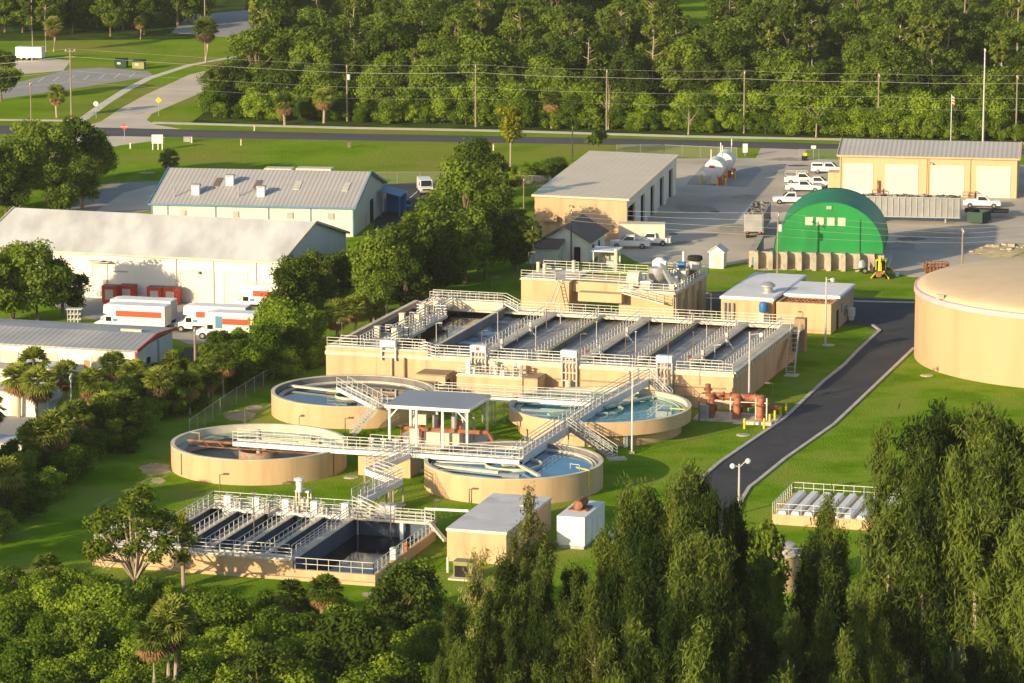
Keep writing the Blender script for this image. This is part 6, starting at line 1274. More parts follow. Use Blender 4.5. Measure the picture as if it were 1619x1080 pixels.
upole(905, 254, 198, 'reddish brown pole on the lawn left of the open bay garage', arms=1, r=.14)
upole(828, 338, 280, 'leaning wooden pole behind the oak clump', arms=1, r=.11)
upole(903, 416, 330, 'dark pole in front of the brown roofed house', arms=1, col='lamppole', r=.14)
upole(1554, 226, 78, 'very tall grey pole behind the maintenance building', arms=1, col='steel', r=.2)
upole(1003, 1, 1, 'x') if 0 else None
e1 = upole(1229, 437, 334, 'pole with transformer in front of the green shelter', arms=1, tf=True)
e2 = upole(1521, 424, 361, 'slim pole between the green shelter and the storage tank', arms=1)
e0 = (G(903, 416), 7.6); eL = (G(640, 405), 8.0)
for k, dz, lab in ((0, .1, 'highest cable crossing in front of the green shelter'), (1, 1.1, 'second cable crossing in front of the green shelter'), (2, 2.2, 'third cable crossing in front of the green shelter'), (3, 3.3, 'lowest cable crossing in front of the green shelter')):
    cable(lab, [e0[0] + V((0, 0, e0[1] - dz * .5)), e1[0] + V((0, 0, e1[1] - dz)), e2[0] + V((0, 0, e2[1] - dz * .6)), G(1760, 415) + V((0, 0, 6.5 - dz * .6))], .2, .014)
for px, yb, yt, lab in ((1216, 375, 330, ''),): pass
# ================================================================ VEGETATION
import numpy as np
LM = {
 'oak': leafmat('oak_leaves', (.10, .17, .024), .45, .35), 'bush': leafmat('shrub_leaves', (.14, .25, .022), .38, .38, (.22, .30, .025)), 'olive': leafmat('casuarina_needles', (.046, .090, .018), .45, .3, (.105, .14, .022)),
 'dark': leafmat('dark_leaves', (.11, .185, .025), .4, .38), 'palm': leafmat('palm_fronds', (.14, .215, .028), .35, .3, (.22, .25, .04)), 'skirt': leafmat('dead_fronds', (.19, .145, .08), .4, .15),
 'pine': leafmat('pine_needles', (.095, .15, .022), .35, .35, (.15, .185, .026)), 'yel': leafmat('yellow_green_leaves', (.21, .25, .014), .3, .35, (.30, .28, .014)), 'pale': leafmat('sparse_pale_needles', (.15, .165, .04), .35, .3, (.24, .23, .07)),
}
def quads(name, m, C, Nrm, S, T=None, asp=1.0, parent=None, rng=None):
    """one mesh of leaf-sized faces: centres C, normals Nrm, half sizes S, optional long axis T"""
    n = len(C); Nn = Nrm / (np.linalg.norm(Nrm, axis=1, keepdims=True) + 1e-9)
    if T is None: T = rng.normal(size=(n, 3))
    A = T - (T * Nn).sum(1, keepdims=True) * Nn; A /= (np.linalg.norm(A, axis=1, keepdims=True) + 1e-9); B = np.cross(Nn, A)
    S = np.asarray(S).reshape(-1, 1) * np.ones((n, 1)); bend = Nn * S * .25
    v = np.stack([C - A * S * asp, C + B * S * .62 - bend, C + A * S * asp, C - B * S * .62 - bend], 1).reshape(-1, 3)
    me = bpy.data.meshes.new(name); me.vertices.add(4 * n); me.vertices.foreach_set('co', v.astype(np.float32).ravel())
    me.loops.add(4 * n); me.loops.foreach_set('vertex_index', np.arange(4 * n, dtype=np.int32)); me.polygons.add(n)
    me.polygons.foreach_set('loop_start', np.arange(0, 4 * n, 4, dtype=np.int32)); me.update(); me.validate()
    me.materials.append(m); o = bpy.data.objects.new(name, me); COL.objects.link(o)
    if parent: o.parent = parent
    return o
def blob(rng, c, r, n, size, shell=.55, flat=.9):
    d = rng.normal(size=(n, 3)); d /= np.linalg.norm(d, axis=1, keepdims=True)
    rad = rng.random(n) ** shell * (.8 + .35 * rng.random(n))
    P = np.array(c) + d * rad[:, None] * np.array(r)
    N_ = d + rng.normal(size=(n, 3)) * .55 + np.array([0, 0, .35])
    return P, N_, size * (.6 + .8 * rng.random(n))
def limbs(mb, rng, base, h0, tips, r0):
    for t_ in tips:
        m1 = V(base) + (V(t_) - V(base)) * .5 + V((rng.normal() * .3, rng.normal() * .3, .3)); mb.tube([V(base), m1, V(t_)], r0, 5, r1=r0 * .3, cap=False)
def tree(name, lab, leaf, seed, H, Rc, nl, per, size, trunk=.3, low=.25, bark='bark', group=None, cat='tree', squash=.75, lobe=.42, sparse=1.0, shape='round', flat=.5, mult=1):
    """broad tree or shrub: trunk, limbs, and leaf clumps on lobes through the crown's volume"""
    rng = np.random.default_rng(seed); t = thing(name, lab, cat, (0, 0, 0), group)
    zc = H * (low + (1 - low) * .5); hz_ = H * (1 - low) * .5; P = []; N_ = []; S = []; tips = []
    for i in range(nl):
        a = rng.random() * 6.283; u = rng.random() ** .5; e = rng.uniform(-.75, 1)
        rr = Rc * math.sqrt(max(.05, 1 - e * e * .8)) * u * .8
        if shape == 'cone': rr = Rc * (1 - (e + .75) / 1.9) * u
        c = (rr * math.cos(a), rr * math.sin(a), zc + e * hz_ * .85); lr = Rc * lobe * rng.uniform(.65, 1.3)
        p, n_, s_ = blob(rng, c, (lr, lr, lr * squash), int(per * rng.uniform(.6, 1.3)), size); P.append(p); N_.append(n_); S.append(s_); tips.append(c)
    P = np.concatenate(P); N_ = np.concatenate(N_); S = np.concatenate(S); P[:, 2] = np.maximum(P[:, 2], .08)
    mb = MB(); mb.tube([(0, 0, -.2), (rng.normal() * .15, rng.normal() * .15, zc * .55), (rng.normal() * .3, rng.normal() * .3, zc)], trunk, 8, r1=trunk * .45)
    mb.build('trunk', M[bark], t, smooth=True)
    mb = MB()
    for c in tips[::max(1, nl // 9)]: limbs(mb, rng, (0, 0, zc * rng.uniform(.45, .75)), 0, [c], trunk * .4)
    mb.build('limbs', M[bark], t)
    o = quads('crown', LM[leaf], P, N_, S, rng=rng, parent=t)
    return t
def casu(name, lab, leaf, seed, H, Rc, n=5200, bark='bark', low=.12, group=None, sparse=False, top=1.0):
    """feathery she-oak: slender trunk, rising plumes of thin drooping needles"""
    rng = np.random.default_rng(seed); t = thing(name, lab, 'tree', (0, 0, 0), group); mb = MB()
    lean = rng.normal(size=2) * H * .02
    mb.tube([(0, 0, -.3), (lean[0] * .5, lean[1] * .5, H * .5), (lean[0], lean[1], H * .96)], .2 + H * .006, 8, r1=.03); mb.build('trunk', M[bark], t, smooth=True)
    P = []; T = []; S = []; mb = MB(); npl = 46 if not sparse else 26
    for i in range(npl):
        q = low + (1 - low) * ((i + rng.random()) / npl); z = H * q; a = rng.random() * 6.283
        w_ = Rc * (math.sin(math.pi * min(1, (1 - q) * 1.25 + .08)) ** .6) * rng.uniform(.35, 1.15); L_ = rng.uniform(1.6, 3.0) * H / 18
        b = np.array([lean[0] * q, lean[1] * q, z]); e = b + np.array([math.cos(a) * w_, math.sin(a) * w_, L_ * rng.uniform(.3, .9)])
        if i % 2 == 0: mb.tube([b, b * .5 + e * .5, e], .05, 4, r1=.015, cap=False)
        k = int(n / npl * rng.uniform(.6, 1.4)); s_ = rng.random(k) ** .8; spread = (.22 + .36 * s_)[:, None] * H / 18
        p = b + (e - b) * s_[:, None] + rng.normal(size=(k, 3)) * spread * np.array([.75, .75, 1.0]) * .75
        tt = (e - b) / np.linalg.norm(e - b) * .35 + rng.normal(size=(k, 3)) * .35 + np.array([0, 0, .8]) * np.where(rng.random(k) < .6, 1, -1)[:, None]
        P.append(p); T.append(tt); S.append(.045 + .055 * rng.random(k))
    mb.build('limbs', M[bark], t)
    P = np.concatenate(P); T = np.concatenate(T); S = np.concatenate(S); ax = np.array([lean[0] * .5, lean[1] * .5, 0])
    Nr = P * np.array([1, 1, .0]) - ax + rng.normal(size=P.shape) * 1.0 + np.array([0, 0, .4])
    quads('crown', LM[leaf], P, Nr, S, T=T, asp=3.2, parent=t, rng=rng); return t
def palm(name, lab, seed, H, Rf=1.7, skirt=.6, group=None, nf=58):
    rng = np.random.default_rng(seed); t = thing(name, lab, 'palm', (0, 0, 0), group); mb = MB(); mb.tube([(0, 0, -.2), (rng.normal() * .15, rng.normal() * .15, H * .5), (0, 0, H)], .22, 8, r1=.17); mb.build('trunk', M['palebark'], t, smooth=True)
    def fans(n, e0, e1, L_, nm, m_):
        mb = MB()
        for i in range(n):
            a = 6.283 * i * .382 + rng.random() * .5; e = rng.uniform(e0, e1); d = V((math.cos(a) * math.cos(e), math.sin(a) * math.cos(e), math.sin(e))); s_ = V((-d.y, d.x, 0)); 
            if s_.length < .01: s_ = V((1, 0, 0))
            s_.normalize(); up = s_.cross(d); c = V((0, 0, H)) + d * L_ * .45
            for k in range(-4, 5):
                f_ = k * .3; q = (d * math.cos(f_) + s_ * math.sin(f_)); tip = c + q * L_ * rng.uniform(.5, .68) - V((0, 0, abs(k) * .03 + .22 * L_ * .5)); w2 = (s_ * math.cos(f_) - d * math.sin(f_)) * .14
                mid = c + q * L_ * .3; mb.add([c, mid + w2, tip, mid - w2], [(0, 1, 2, 3)])
            mb.add([V((0, 0, H)) + s_ * .03, c + s_ * .03, c - s_ * .03, V((0, 0, H)) - s_ * .03], [(0, 1, 2, 3)])
        return mb.build(nm, m_, t)
    fans(nf, -.45, 1.4, Rf, 'fronds', LM['palm'])
    if skirt: fans(int(46 * skirt), -1.5, -.6, Rf * .95, 'dead_fronds', LM['skirt'])
    return t
def pine(name, lab, seed, H, leaf='pine', bare=.55, Rc=2.6, group=None, n=1700, flat=False):
    rng = np.random.default_rng(seed); t = thing(name, lab, 'pine tree', (0, 0, 0), group); mb = MB(); mb.tube([(0, 0, -.2), (rng.normal() * .2, rng.normal() * .2, H * .55), (rng.normal() * .3, 0, H * .97)], .2, 8, r1=.06); mb.build('trunk', M['palebark'], t, smooth=True)
    mb = MB(); P = []; N_ = []; S = []; k = 15
    for i in range(k):
        q = bare + (1 - bare) * (i + rng.random()) / k; a = rng.random() * 6.283; w_ = Rc * (math.sin(math.pi * (1 - (q - bare) / (1 - bare)) * .85 + .25) ** .8 if not flat else .4 + .6 * (q - bare) / (1 - bare)) * rng.uniform(.4, 1.1)
        b = V((0, 0, H * (q - .06))); e = V((math.cos(a) * w_, math.sin(a) * w_, H * q + rng.uniform(0, .5))); mb.tube([b, b.lerp(e, .5) + V((0, 0, -.1)), e], .07, 4, r1=.02, cap=False)
        p, n_, s_ = blob(rng, tuple(e), (1.0 * Rc / 2.6, 1.0 * Rc / 2.6, .6), int(n / k), .26); P.append(p); N_.append(n_); S.append(s_)
    mb.build('limbs', M['palebark'], t); quads('crown', LM[leaf], np.concatenate(P), np.concatenate(N_), np.concatenate(S), asp=1.5, parent=t, rng=rng); return t
def snag(name, lab, seed, H):
    rng = np.random.default_rng(seed); t = thing(name, lab, 'dead tree', (0, 0, 0)); mb = MB(); mb.tube([(0, 0, -.2), (.1, 0, H * .6), (0, .1, H)], .16, 6, r1=.04); mb.build('trunk', M['palebark'], t); mb = MB()
    for i in range(9): z = H * rng.uniform(.35, .95); a = rng.random() * 6.28; L_ = rng.uniform(.8, 2.2); mb.tube([(0, 0, z), (math.cos(a) * L_ * .5, math.sin(a) * L_ * .5, z + L_ * .45), (math.cos(a) * L_, math.sin(a) * L_, z + L_ * 1.1)], .06, 4, r1=.012, cap=False)
    mb.build('branches', M['palebark'], t); return t

used = set()
def put(proto, loc, sc_=1.0, lab=None, group=None, rz=None, rnd=random.Random(11)):
    rz = rnd.uniform(0, 6.28) if rz is None else rz
    if proto.name not in used:
        used.add(proto.name); place(proto, loc, rz, sc_); tag(proto, lab, None, group); return proto
    return dup(proto, loc, rz, lab, group, sc_)
rv = random.Random(5)
# ---- prototypes
OAK = [tree('oak_tree', 'x', 'oak', 20 + i, 10, 4.6, 30, 330, .23, trunk=.35, low=.08, lobe=.36) for i in range(4)]
DRK = [tree('broadleaf_tree', 'x', 'dark', 40 + i, 10, 4.0, 26, 320, .23, trunk=.3, low=.15, lobe=.38) for i in range(3)]
BSH = [tree('shrub', 'x', 'bush', 60 + i, 4.2, 2.7, 16, 430, .145, trunk=.12, low=.0, lobe=.44, cat='shrub') for i in range(4)]
PIN = [pine('pine_tree', 'x', 80 + i, 13, bare=.5 + .1 * (i % 2), flat=i == 2) for i in range(3)]
PLM = [palm('palm_tree', 'x', 90 + i, 3.7 + i * .5, 2.0, .8) for i in range(3)]
CAS = [casu('casuarina_tree', 'x', 'olive', 100 + i, 18, 1.0 + .14 * i, 17000) for i in range(5)]
CSP = [casu('sparse_casuarina', 'x', 'pale', 120 + i, 17, 2.0, 4600, bark='palebark', low=.25, sparse=True) for i in range(2)]
GUM = [casu('bare_stemmed_casuarina', 'x', 'olive', 130 + i, 17, 1.75 + .35 * i, 10500, bark='palebark', low=.36) for i in range(3)]

# ---- the wood beyond the road
fg, sg = 'trees of the wood beyond the road', 'shrubs along the front of the wood'
xs = []
px = 335
while px < 1680:                                  # the bright hedge-like front of the wood
    yb = 190 + (px - 335) * .024 if px < 700 else 200 + (px - 700) * .028
    if not 1230 < px < 1330 or rv.random() < .5:
        put(BSH[rv.randrange(4)], G(px + rv.uniform(-6, 6), yb - rv.uniform(1, 5)), rv.uniform(.55, 1.15), 'bright green shrub in the dense row along the front of the wood beyond the road', sg)
    if rv.random() < .9: put(BSH[rv.randrange(4)], G(px + rv.uniform(-10, 10), yb - rv.uniform(8, 16)), rv.uniform(1.1, 1.7), 'bright green shrub in the dense row along the front of the wood beyond the road', sg)
    px += rv.uniform(17, 26)
px = 345
while px < 1680:
    yb = 178 + (px - 345) * .024; put((OAK if rv.random() < .6 else BSH)[rv.randrange(4)], G(px + rv.uniform(-8, 8), yb - rv.uniform(0, 10)), rv.uniform(.65, .95) * (1 if rv.random() < .6 else 1.25), 'leafy tree standing right behind the front shrubs of the wood beyond the road', fg); px += rv.uniform(22, 34)
y = 160.0; row = 0
while y > -70:
    px = 400 + rv.uniform(0, 30) + (0 if y > 110 else 15)
    while px < 1690:
        k = rv.random(); clear = (1050 < px < 1150 and -20 < y < 78)
        if not clear:
            p_ = PIN[rv.randrange(3)] if k < .14 else DRK[rv.randrange(3)] if k < .48 else OAK[rv.randrange(4)]
            sc_ = rv.uniform(.8, 1.25) if k < .14 else rv.uniform(.6, 1.35)
            put(p_, G(px + rv.uniform(-14, 14), y + rv.uniform(-8, 8) + px * .012), sc_, {'p': 'tall pine with bare trunk rising out of the wood beyond the road', 'b': 'dark rounded tree in the wood beyond the road', 'o': 'mid green rounded tree in the wood beyond the road'}[p_.name[0]], fg)
        px += rv.uniform(32, 50)
    y -= 15 + row * 1.2; row += 1
for px, yb, s_, i, lab in ((930, 168, 1.05, 0, 'tall pine with two bare trunk lengths, left of the pale pole'), (1472, 196, 1.0, 2, 'flat topped pine with spreading limbs above the shrubs, right of centre'), (1410, 150, .95, 1, 'pine with bare trunk left of the flat topped pine'), (806, 95, .9, 0, 'bare trunked pine at the top centre of the wood'), (1055, 62, .95, 1, 'bare trunked pine beside the small clearing')): put(PIN[i], G(px, yb), s_, lab, fg)
for px, yb, lab in ((872, 200, 'fan palm with brown skirt among the front shrubs of the wood'), (450, 195, 'small fan palm in the front shrubs near the side street'), (512, 192, 'fan palm with dead fronds left of the transformer pole')): put(PLM[rv.randrange(3)], G(px, yb + 3), 1.1, lab, 'fan palms at the front of the wood')
for px, yb, H_, lab in ((962, 205, 8.5, 'pale dead tree with forked limbs beside the pole at the forest edge'), (1088, 213, 3.2, 'small bare shrub at the forest edge above the fuel tanks'), (1290, 217, 4.5, 'bare branched sapling at the forest edge left of the maintenance building'), (1245, 120, 9, 'grey dead tree standing out of the dark wood')): place(snag('dead_tree', lab, px, H_), G(px, yb))
# far left park
pg = 'trees at the edge of the park, top left'
for i in range(30):
    px = -60 + i * 13 + rv.uniform(-8, 8); put((OAK + DRK)[rv.randrange(7)], G(px, 60 - rv.uniform(0, 26) - (i > 22) * 14), rv.uniform(.7, 1.15), 'shaded broad tree at the far edge of the park', pg)
for px, yb in ((300, -20), (350, -30), (400, -25), (440, 5), (500, 40), (470, 62)): put(DRK[rv.randrange(3)], G(px, yb), 1.1, 'dark tree beside the far car park', pg)
for px, yb, s_, lab in ((440, 118, 1.25, 'big rounded tree overhanging the side street'), (475, 140, 1.2, 'broad tree beside the side street'), (432, 70, 1.0, 'rounded tree at the far end of the side street')): put(OAK[rv.randrange(4)], G(px, yb), s_, lab, 'big trees beside the side street')
for px, yb, s_, lab in ((325, 99, 1.5, 'tall fan palm with dead fronds beside the footpath'), (85, 82, 1.2, 'fan palm on the park lawn behind the white trailer'), (90, 186, 1.05, 'small fan palm beside the weathered pole'), (222, 62, .8, 'fan palm at the park edge')): put(PLM[rv.randrange(3)], G(px, yb), s_, lab, 'fan palms on the park lawn')
for px, yb, s_ in ((52, 75, 1.0), (73, 82, .9)): put(PIN[rv.randrange(2)], G(px, yb), s_, 'tall bare trunked pine on the park lawn' + (' left one' if px < 60 else ' right one'), 'pines on the park lawn')
put(DRK[0], G(2, 160), .95, 'dark round tree cut by the left edge beside the car park')
# roadside lawn
put(tree('yellowish_tree', 'slender yellowish green tree alone on the roadside lawn', 'yel', 71, 10.5, 2.9, 20, 120, .26, trunk=.18, low=.38, bark='palebark', lobe=.4), G(807, 268), 1.0, 'slender yellowish green tree alone on the roadside lawn')
put(tree('grey_green_tree', 'x', 'oak', 72, 4.6, 2.0, 12, 120, .24, trunk=.14, low=.25), G(946, 243), 1.0, 'small grey green tree beside the road above the garage roof')
for i in range(16): put(BSH[rv.randrange(4)], G(795 + i * 6 + rv.uniform(-4, 4), 296 - i * 1.0 + rv.uniform(-5, 4)), rv.uniform(.5, .75), 'leafy shrub in the row left of the open bay garage', 'shrubs beside the open bay garage')
put(palm('palm_tree', 'x', 99, 3.0, 1.9, .2), G(268, 280), 1.0, 'dark palm behind the left end of the blue trimmed workshop')
# dark oak clump, left edge
for i, (px, yb, s_) in enumerate(((30, 330, 1.1), (75, 318, 1.15), (120, 305, 1.15), (148, 292, .85), (10, 350, 1.0), (95, 345, .8), (55, 300, 1.1), (-30, 340, 1.1), (130, 330, .75), (160, 282, .6))):
    put((OAK + DRK)[(i * 3) % 7], G(px, yb), s_, '%s tree in the dark oak clump behind the white warehouse' % ORD[i], 'dark oak clump at the left edge')
for i, (px, yb, s_) in enumerate(((60, 508, 1.0), (100, 500, .75), (20, 505, .95), (-15, 515, .9))): put(OAK[i], G(px, yb), s_, ['dark oak in front of the white warehouse, biggest one', 'dark oak in front of the warehouse, right one', 'dark oak in front of the warehouse, left one', 'dark oak cut by the left edge before the warehouse'][i], 'oaks in front of the white warehouse')
# central oak clump
cc = [(470, 500, .78), (500, 485, .72), (535, 472, .62), (605, 492, 1.0), (640, 478, 1.1), (668, 455, 1.05), (700, 440, 1.1), (735, 448, 1.0), (768, 440, 1.0), (714, 402, .92), (735, 375, 1.15), (758, 340, 1.05), (780, 405, .95), (812, 428, .8), (832, 410, .55), (748, 318, .95), (680, 425, 1.0), (585, 520, .7), (640, 500, .8), (455, 520, .8), (790, 362, .7), (620, 458, .8), (660, 402, .62), (690, 470, .85)]
for i, (px, yb, s_) in enumerate(cc): put((OAK if i % 4 else DRK)[i % (4 if i % 4 else 3)], G(px, yb), s_, 'broad tree %d deep in the big oak clump between warehouse and basin' % 0 if 0 else 'broad oak in the big clump between the warehouse and the aeration basin', 'big oak clump left of the basin')
for px, yb, s_, lab in ((818, 428, .65, 'pine at the right end of the big oak clump, nearer one'), (792, 380, .85, 'pine rising out of the big oak clump'), (842, 440, .6, 'pine beside the headworks')): put(PIN[rv.randrange(2)], G(px, yb), s_, lab, 'pines in the big oak clump')
for px, yb, s_, lab in ((532, 545, 1.05, 'bright fan palm nearest the left corner of the aeration basin'), (560, 528, .9, 'fan palm second from the left corner of the aeration basin'), (590, 512, .95, 'fan palm with brown skirt below the big oak clump'), (612, 500, .9, 'fan palm half hidden under the big oak clump')): put(PLM[rv.randrange(3)], G(px, yb), s_, lab, 'fan palms by the basin corner')
# hedge of palms and shrubs down the left side
hp = [(55, 622, 1.0), (30, 660, 1.05), (62, 680, 1.1), (105, 640, .95), (180, 632, .95), (145, 672, 1.0), (275, 620, .9), (215, 650, 1.0), (250, 665, .95), (300, 655, .9), (330, 645, .85), (85, 760, 1.15), (120, 720, 1.1), (10, 830, 1.15), (60, 765, 1.05), (200, 690, .95), (165, 705, 1.0), (355, 628, .85), (-15, 700, 1.0)]
for i, (px, yb, s_) in enumerate(hp): put(PLM[i % 3], G(px, yb), s_, '%s fan palm in the hedge left of the clarifiers, counted roughly from the far end' % ORD[i] if i < 0 else 'shaggy fan palm in the long hedge left of the clarifiers', 'fan palms in the left hedge')
for i in range(64):
    q = i / 63; px = -30 + q * 520 + rv.uniform(-22, 22); yb = 862 - q * 280 + rv.uniform(-10, 12) - 46 * math.sin(q * 3.14)
    if q > .68: yb -= 10
    hs_ = (BSH + DRK)[rv.randrange(6)]; put(hs_, G(px, yb), (rv.uniform(.6, .85) if hs_ in BSH else rv.uniform(.3, .42)), 'dense dark shrub in the long hedge left of the clarifiers', 'shrubs in the left hedge')
for i, (px, yb, s_) in enumerate(((432, 590, 1.3), (452, 570, 1.4), (400, 608, 1.0), (470, 550, 1.3), (448, 558, 1.4), (370, 616, .85), (480, 560, .95), (450, 590, .9))): put(BSH[i % 4], G(px, yb), s_, 'tall bright green shrub at the near end of the alley hedge', 'tall bright shrubs by the alley')
for i in range(46):
    q = i / 45; px = -40 + q * 500 + rv.uniform(-26, 22); yb = 850 - q * 275 + rv.uniform(-16, 10) - 46 * math.sin(q * 3.14)
    put(DRK[i % 3], G(px, yb), rv.uniform(.36, .52), 'dense dark bushy tree in the long hedge left of the clarifiers', 'bushy trees in the left hedge')
# shade trees out of frame to the left that darken the near lawn
for i, (X, Y, s_) in enumerate(((-62, 352, 1.2), (-66, 338, 1.2), (-60, 330, 1.1), (-64, 366, 1.1), (-58, 318, 1.0))): put(OAK[i % 4], V((X, Y, 0)), s_, 'oak just outside the left edge of the photo', 'oaks outside the left edge')
# the open crowned tree in front of the filter basin
rng = np.random.default_rng(7); q0 = G(214, 946); t = thing('open_crowned_tree', 'open crowned tree with several pale limbs, in front of the filter basin', 'tree', (0, 0, 0)); mb = MB(); mb.tube([(0, 0, -.3), (0, 0, 1.0), (.1, 0, 2.0)], .33, 10, r1=.25); mb.build('trunk', M['bark'], t, smooth=True); mb = MB(); P = []; N_ = []; S = []
for i in range(46):
    a = rng.random() * 6.283; r = 4.9 * math.sqrt(rng.random()); z = 8.6 - (r / 4.9) ** 2 * 3.4 + rng.normal() * .8
    if i > 36: z -= 2.6
    e = V((r * math.cos(a), r * math.sin(a), z)); 
    if i % 2 == 0: mb.tube([(0, 0, 1.6), V((e.x * .35, e.y * .35, 3.6)), V((e.x * .75, e.y * .75, z - 1.2)), e], .15, 5, r1=.03, cap=False)
    p, n_, s_ = blob(rng, tuple(e), (1.15, 1.15, .6), 150, .18); P.append(p); N_.append(n_); S.append(s_)
mb.build('limbs', M['palebark'], t); LM['mid'] = leafmat('light_green_leaves', (.17, .25, .025), .35, .35, (.24, .28, .03)); quads('crown', LM['mid'], np.concatenate(P), np.concatenate(N_), np.concatenate(S), parent=t, rng=rng); place(t, q0)
t = casu('slender_sapling', 'thin yellowish sapling in front of the filter basin, right of the open crowned tree', 'yel', 141, 7.6, 1.0, 620, bark='palebark', sparse=True, low=.3); place(t, G(291, 945))
# foreground thicket, lower left
tg = 'foreground thicket shrubs'
y = 948.0
while y < 1170:
    px = -40 + rv.uniform(0, 30)
    while px < 735 + (y - 925) * .05:
        yb = y + rv.uniform(-12, 12) + px * .09
        put(BSH[rv.randrange(4)], G(px, yb), rv.uniform(.5, .8) if y < 985 else rv.uniform(.7, 1.1), 'bright leafy shrub in the dense foreground thicket', tg)
        px += rv.uniform(40, 58)
    y += 27
for i, (px, yb, s_, lab) in enumerate(((75, 950, .8, 'brownish fan palm at the far left of the foreground thicket'), (460, 1000, .8, 'fan palm at the upper edge of the thicket, left of the pair'), (515, 1005, .85, 'fan palm at the upper edge of the thicket, right of the pair'), (375, 1120, .8, 'low fan palm in the lower thicket'), (45, 1100, .8, 'low fan palm at the lower left of the thicket'))): put(PLM[i % 3], G(px, yb), s_, lab, 'fan palms in the foreground thicket')
TPL = palm('palm_tree', 'x', 97, 8.0, 1.95, 1.0, nf=64)
for px, yb, s_, lab in ((268, 1146, 1.0, 'tall fan palm with dead fronds standing out of the thicket, right one'), (243, 1150, .9, 'tall fan palm with dead fronds standing out of the thicket, left one'), (277, 1138, 1.04, 'tall fan palm right behind the two front palms in the thicket')): put(TPL, G(px, yb), s_, lab, 'tall palms in the thicket')
for px, yb, s_, lab in ((640, 1030, .75, 'dark green tree at the right end of the thicket'), (655, 1000, .62, 'bright bushy tree below the cooling unit'), (560, 1120, .8, 'rounded tree in the lower thicket'), (130, 1090, .65, 'rounded dark tree in the lower left thicket'), (420, 1160, .7, 'rounded tree at the bottom of the thicket')): put(OAK[rv.randrange(4)], G(px, yb), s_, lab, 'small trees in the thicket')
# the tall dark pines, lower right
cg = 'tall foreground casuarinas'
def top_at(proto, px, ytop, ybase, lab, H0=18.0, wd=1.0, group=cg):
    q = G(px, ybase); s_ = FPX / q.length; h = (ybase - ytop) / s_ * 1.0; wd *= rv.uniform(.75, 1.2); o = put(proto, q, (h / H0 * wd, h / H0 * wd, h / H0), lab, group); o.rotation_euler = (rv.uniform(-.05, .05), rv.uniform(-.05, .05), o.rotation_euler.z); return o
prof = [(690, 1000), (720, 950), (760, 905), (840, 895), (880, 872), (930, 885), (965, 850), (1000, 772), (1050, 742), (1100, 752), (1150, 800), (1165, 890), (1182, 965), (1270, 965), (1288, 885), (1310, 800), (1335, 850), (1380, 890), (1450, 930), (1660, 930)]
def ptop(x):
    for (a, ya), (b, yb_) in zip(prof[:-1], prof[1:]):
        if a <= x <= b: return ya + (yb_ - ya) * (x - a) / (b - a)
    return 950
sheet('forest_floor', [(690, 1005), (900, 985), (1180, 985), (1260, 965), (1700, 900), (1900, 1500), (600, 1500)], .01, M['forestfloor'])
n_ = 0
for row, (yb, dy, x0, x1, st) in enumerate(((1165, 0, 715, 1165, 27), (1200, 25, 700, 1170, 33), (1235, 60, 690, 1400, 36), (1275, 105, 700, 1650, 42), (1330, 165, 690, 1660, 44), (1390, 235, 690, 1660, 46), (1440, 250, 690, 1660, 46), (1310, 190, 690, 1660, 50))):
    px = x0
    while px < x1:
        gap = 1186 < px < 1266
        if not (gap and row == 0):
            k_ = rv.randrange(5); top_at(CAS[k_], px, (ptop(px) if not gap else 970 - dy * .6) + dy + rv.uniform(-18, 30), yb + rv.uniform(-12, 12), 'tall feathery dark casuarina in the foreground stand')
        px += rv.uniform(.7, 1.3) * st * 1.08
for px, yt, yb in ((1310, 797, 1180), (1288, 850, 1200), (1335, 850, 1190)): top_at(CAS[0], px, yt, yb, 'tall feathery dark casuarina in the foreground stand')
gums = [(1398, 700, 1130), (1442, 672, 1120), (1476, 650, 1100), (1520, 690, 1110), (1556, 655, 1130), (1600, 672, 1120), (1635, 640, 1130), (1425, 740, 1190), (1500, 720, 1190), (1575, 735, 1200), (1620, 745, 1210), (1395, 800, 1230), (1465, 790, 1240), (1540, 800, 1250), (1600, 820, 1260), (1650, 700, 1150)]
for i, (px, yt, yb) in enumerate(gums): top_at(GUM[i % 3], px, yt, yb, 'tall broad casuarina with pale bare trunk in the right foreground stand', 17.0, .95, 'tall pale trunked casuarinas at the lower right')
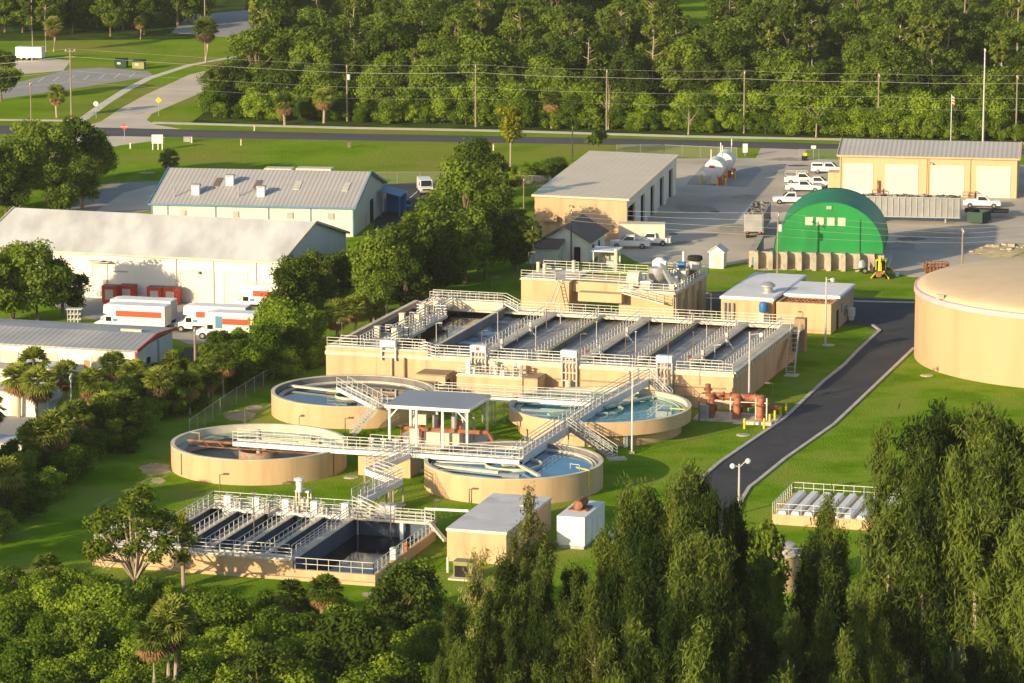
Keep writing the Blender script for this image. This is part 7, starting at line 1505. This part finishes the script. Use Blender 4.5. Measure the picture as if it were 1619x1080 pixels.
for px, yt, yb, lab in ((824, 782, 1130, 'tall sparse pale casuarina in front of the pump house, tallest one'), (806, 850, 1150, 'sparse pale casuarina beside the tallest one'), (862, 838, 1120, 'nearly bare pale casuarina before the white container'), (765, 880, 1160, 'sparse pale casuarina left of the tallest one'), (1125, 760, 1130, 'sparse leaning casuarina beside the access road'), (1090, 800, 1160, 'sparse casuarina left of the access road end'), (955, 1000, 1330, 'sparse pale casuarina at the bottom centre')): top_at(CSP[rv.randrange(2)], px, yt, yb, lab, 17.0, 1.0, 'sparse pale casuarinas in the foreground')
top_at(DRK[1], 1186, 805, 1060, 'dark dense tree between the road end and the covered filter', 10.0, .55)
top_at(DRK[2], 1180, 860, 1090, 'dark dense tree below the road end', 10.0, .5)
t = snag('dead_tree', 'bare pale dead tree leaning over the end of the access road', 77, 12); place(t, G(1085, 1040))

for i in range(30):
    px = 700 + i * 32 + rv.uniform(-12, 12); put(DRK[i % 3], G(px, rv.uniform(1130, 1270) + (0 if not 1180 < px < 1280 else 60)), rv.uniform(.45, .75), 'dark undergrowth tree among the foreground casuarinas', 'undergrowth in the foreground stand')
for px, yt, yb in ((1272, 905, 1190), (1205, 985, 1240), (1236, 975, 1260), (1250, 1000, 1300), (1222, 1010, 1320)): top_at(CAS[rv.randrange(5)], px, yt, yb, 'tall feathery dark casuarina in the foreground stand')
sheet('clearing', [(980, 40), (1000, 0), (1200, -10), (1190, 30), (1130, 62)], .03, M['farlawn'])

# ---- golden evening air between the camera and the far wood
mb = MB(); mb.box((0, 850, -1.5), (1420, 1960, 86.0))
hm = bpy.data.materials.new('haze'); hm.use_nodes = True; ht = hm.node_tree; ht.nodes.remove(ht.nodes['Principled BSDF'])
pv = ht.nodes.new('ShaderNodeVolumePrincipled'); pv.inputs['Color'].default_value = (.95, .95, .95, 1); pv.inputs['Density'].default_value = .00004; pv.inputs['Anisotropy'].default_value = 0.0
ht.links.new(pv.outputs[0], ht.nodes['Material Output'].inputs['Volume'])
o = mb.build('haze', hm); o['kind'] = 'stuff'; o['label'] = 'thin golden evening haze'
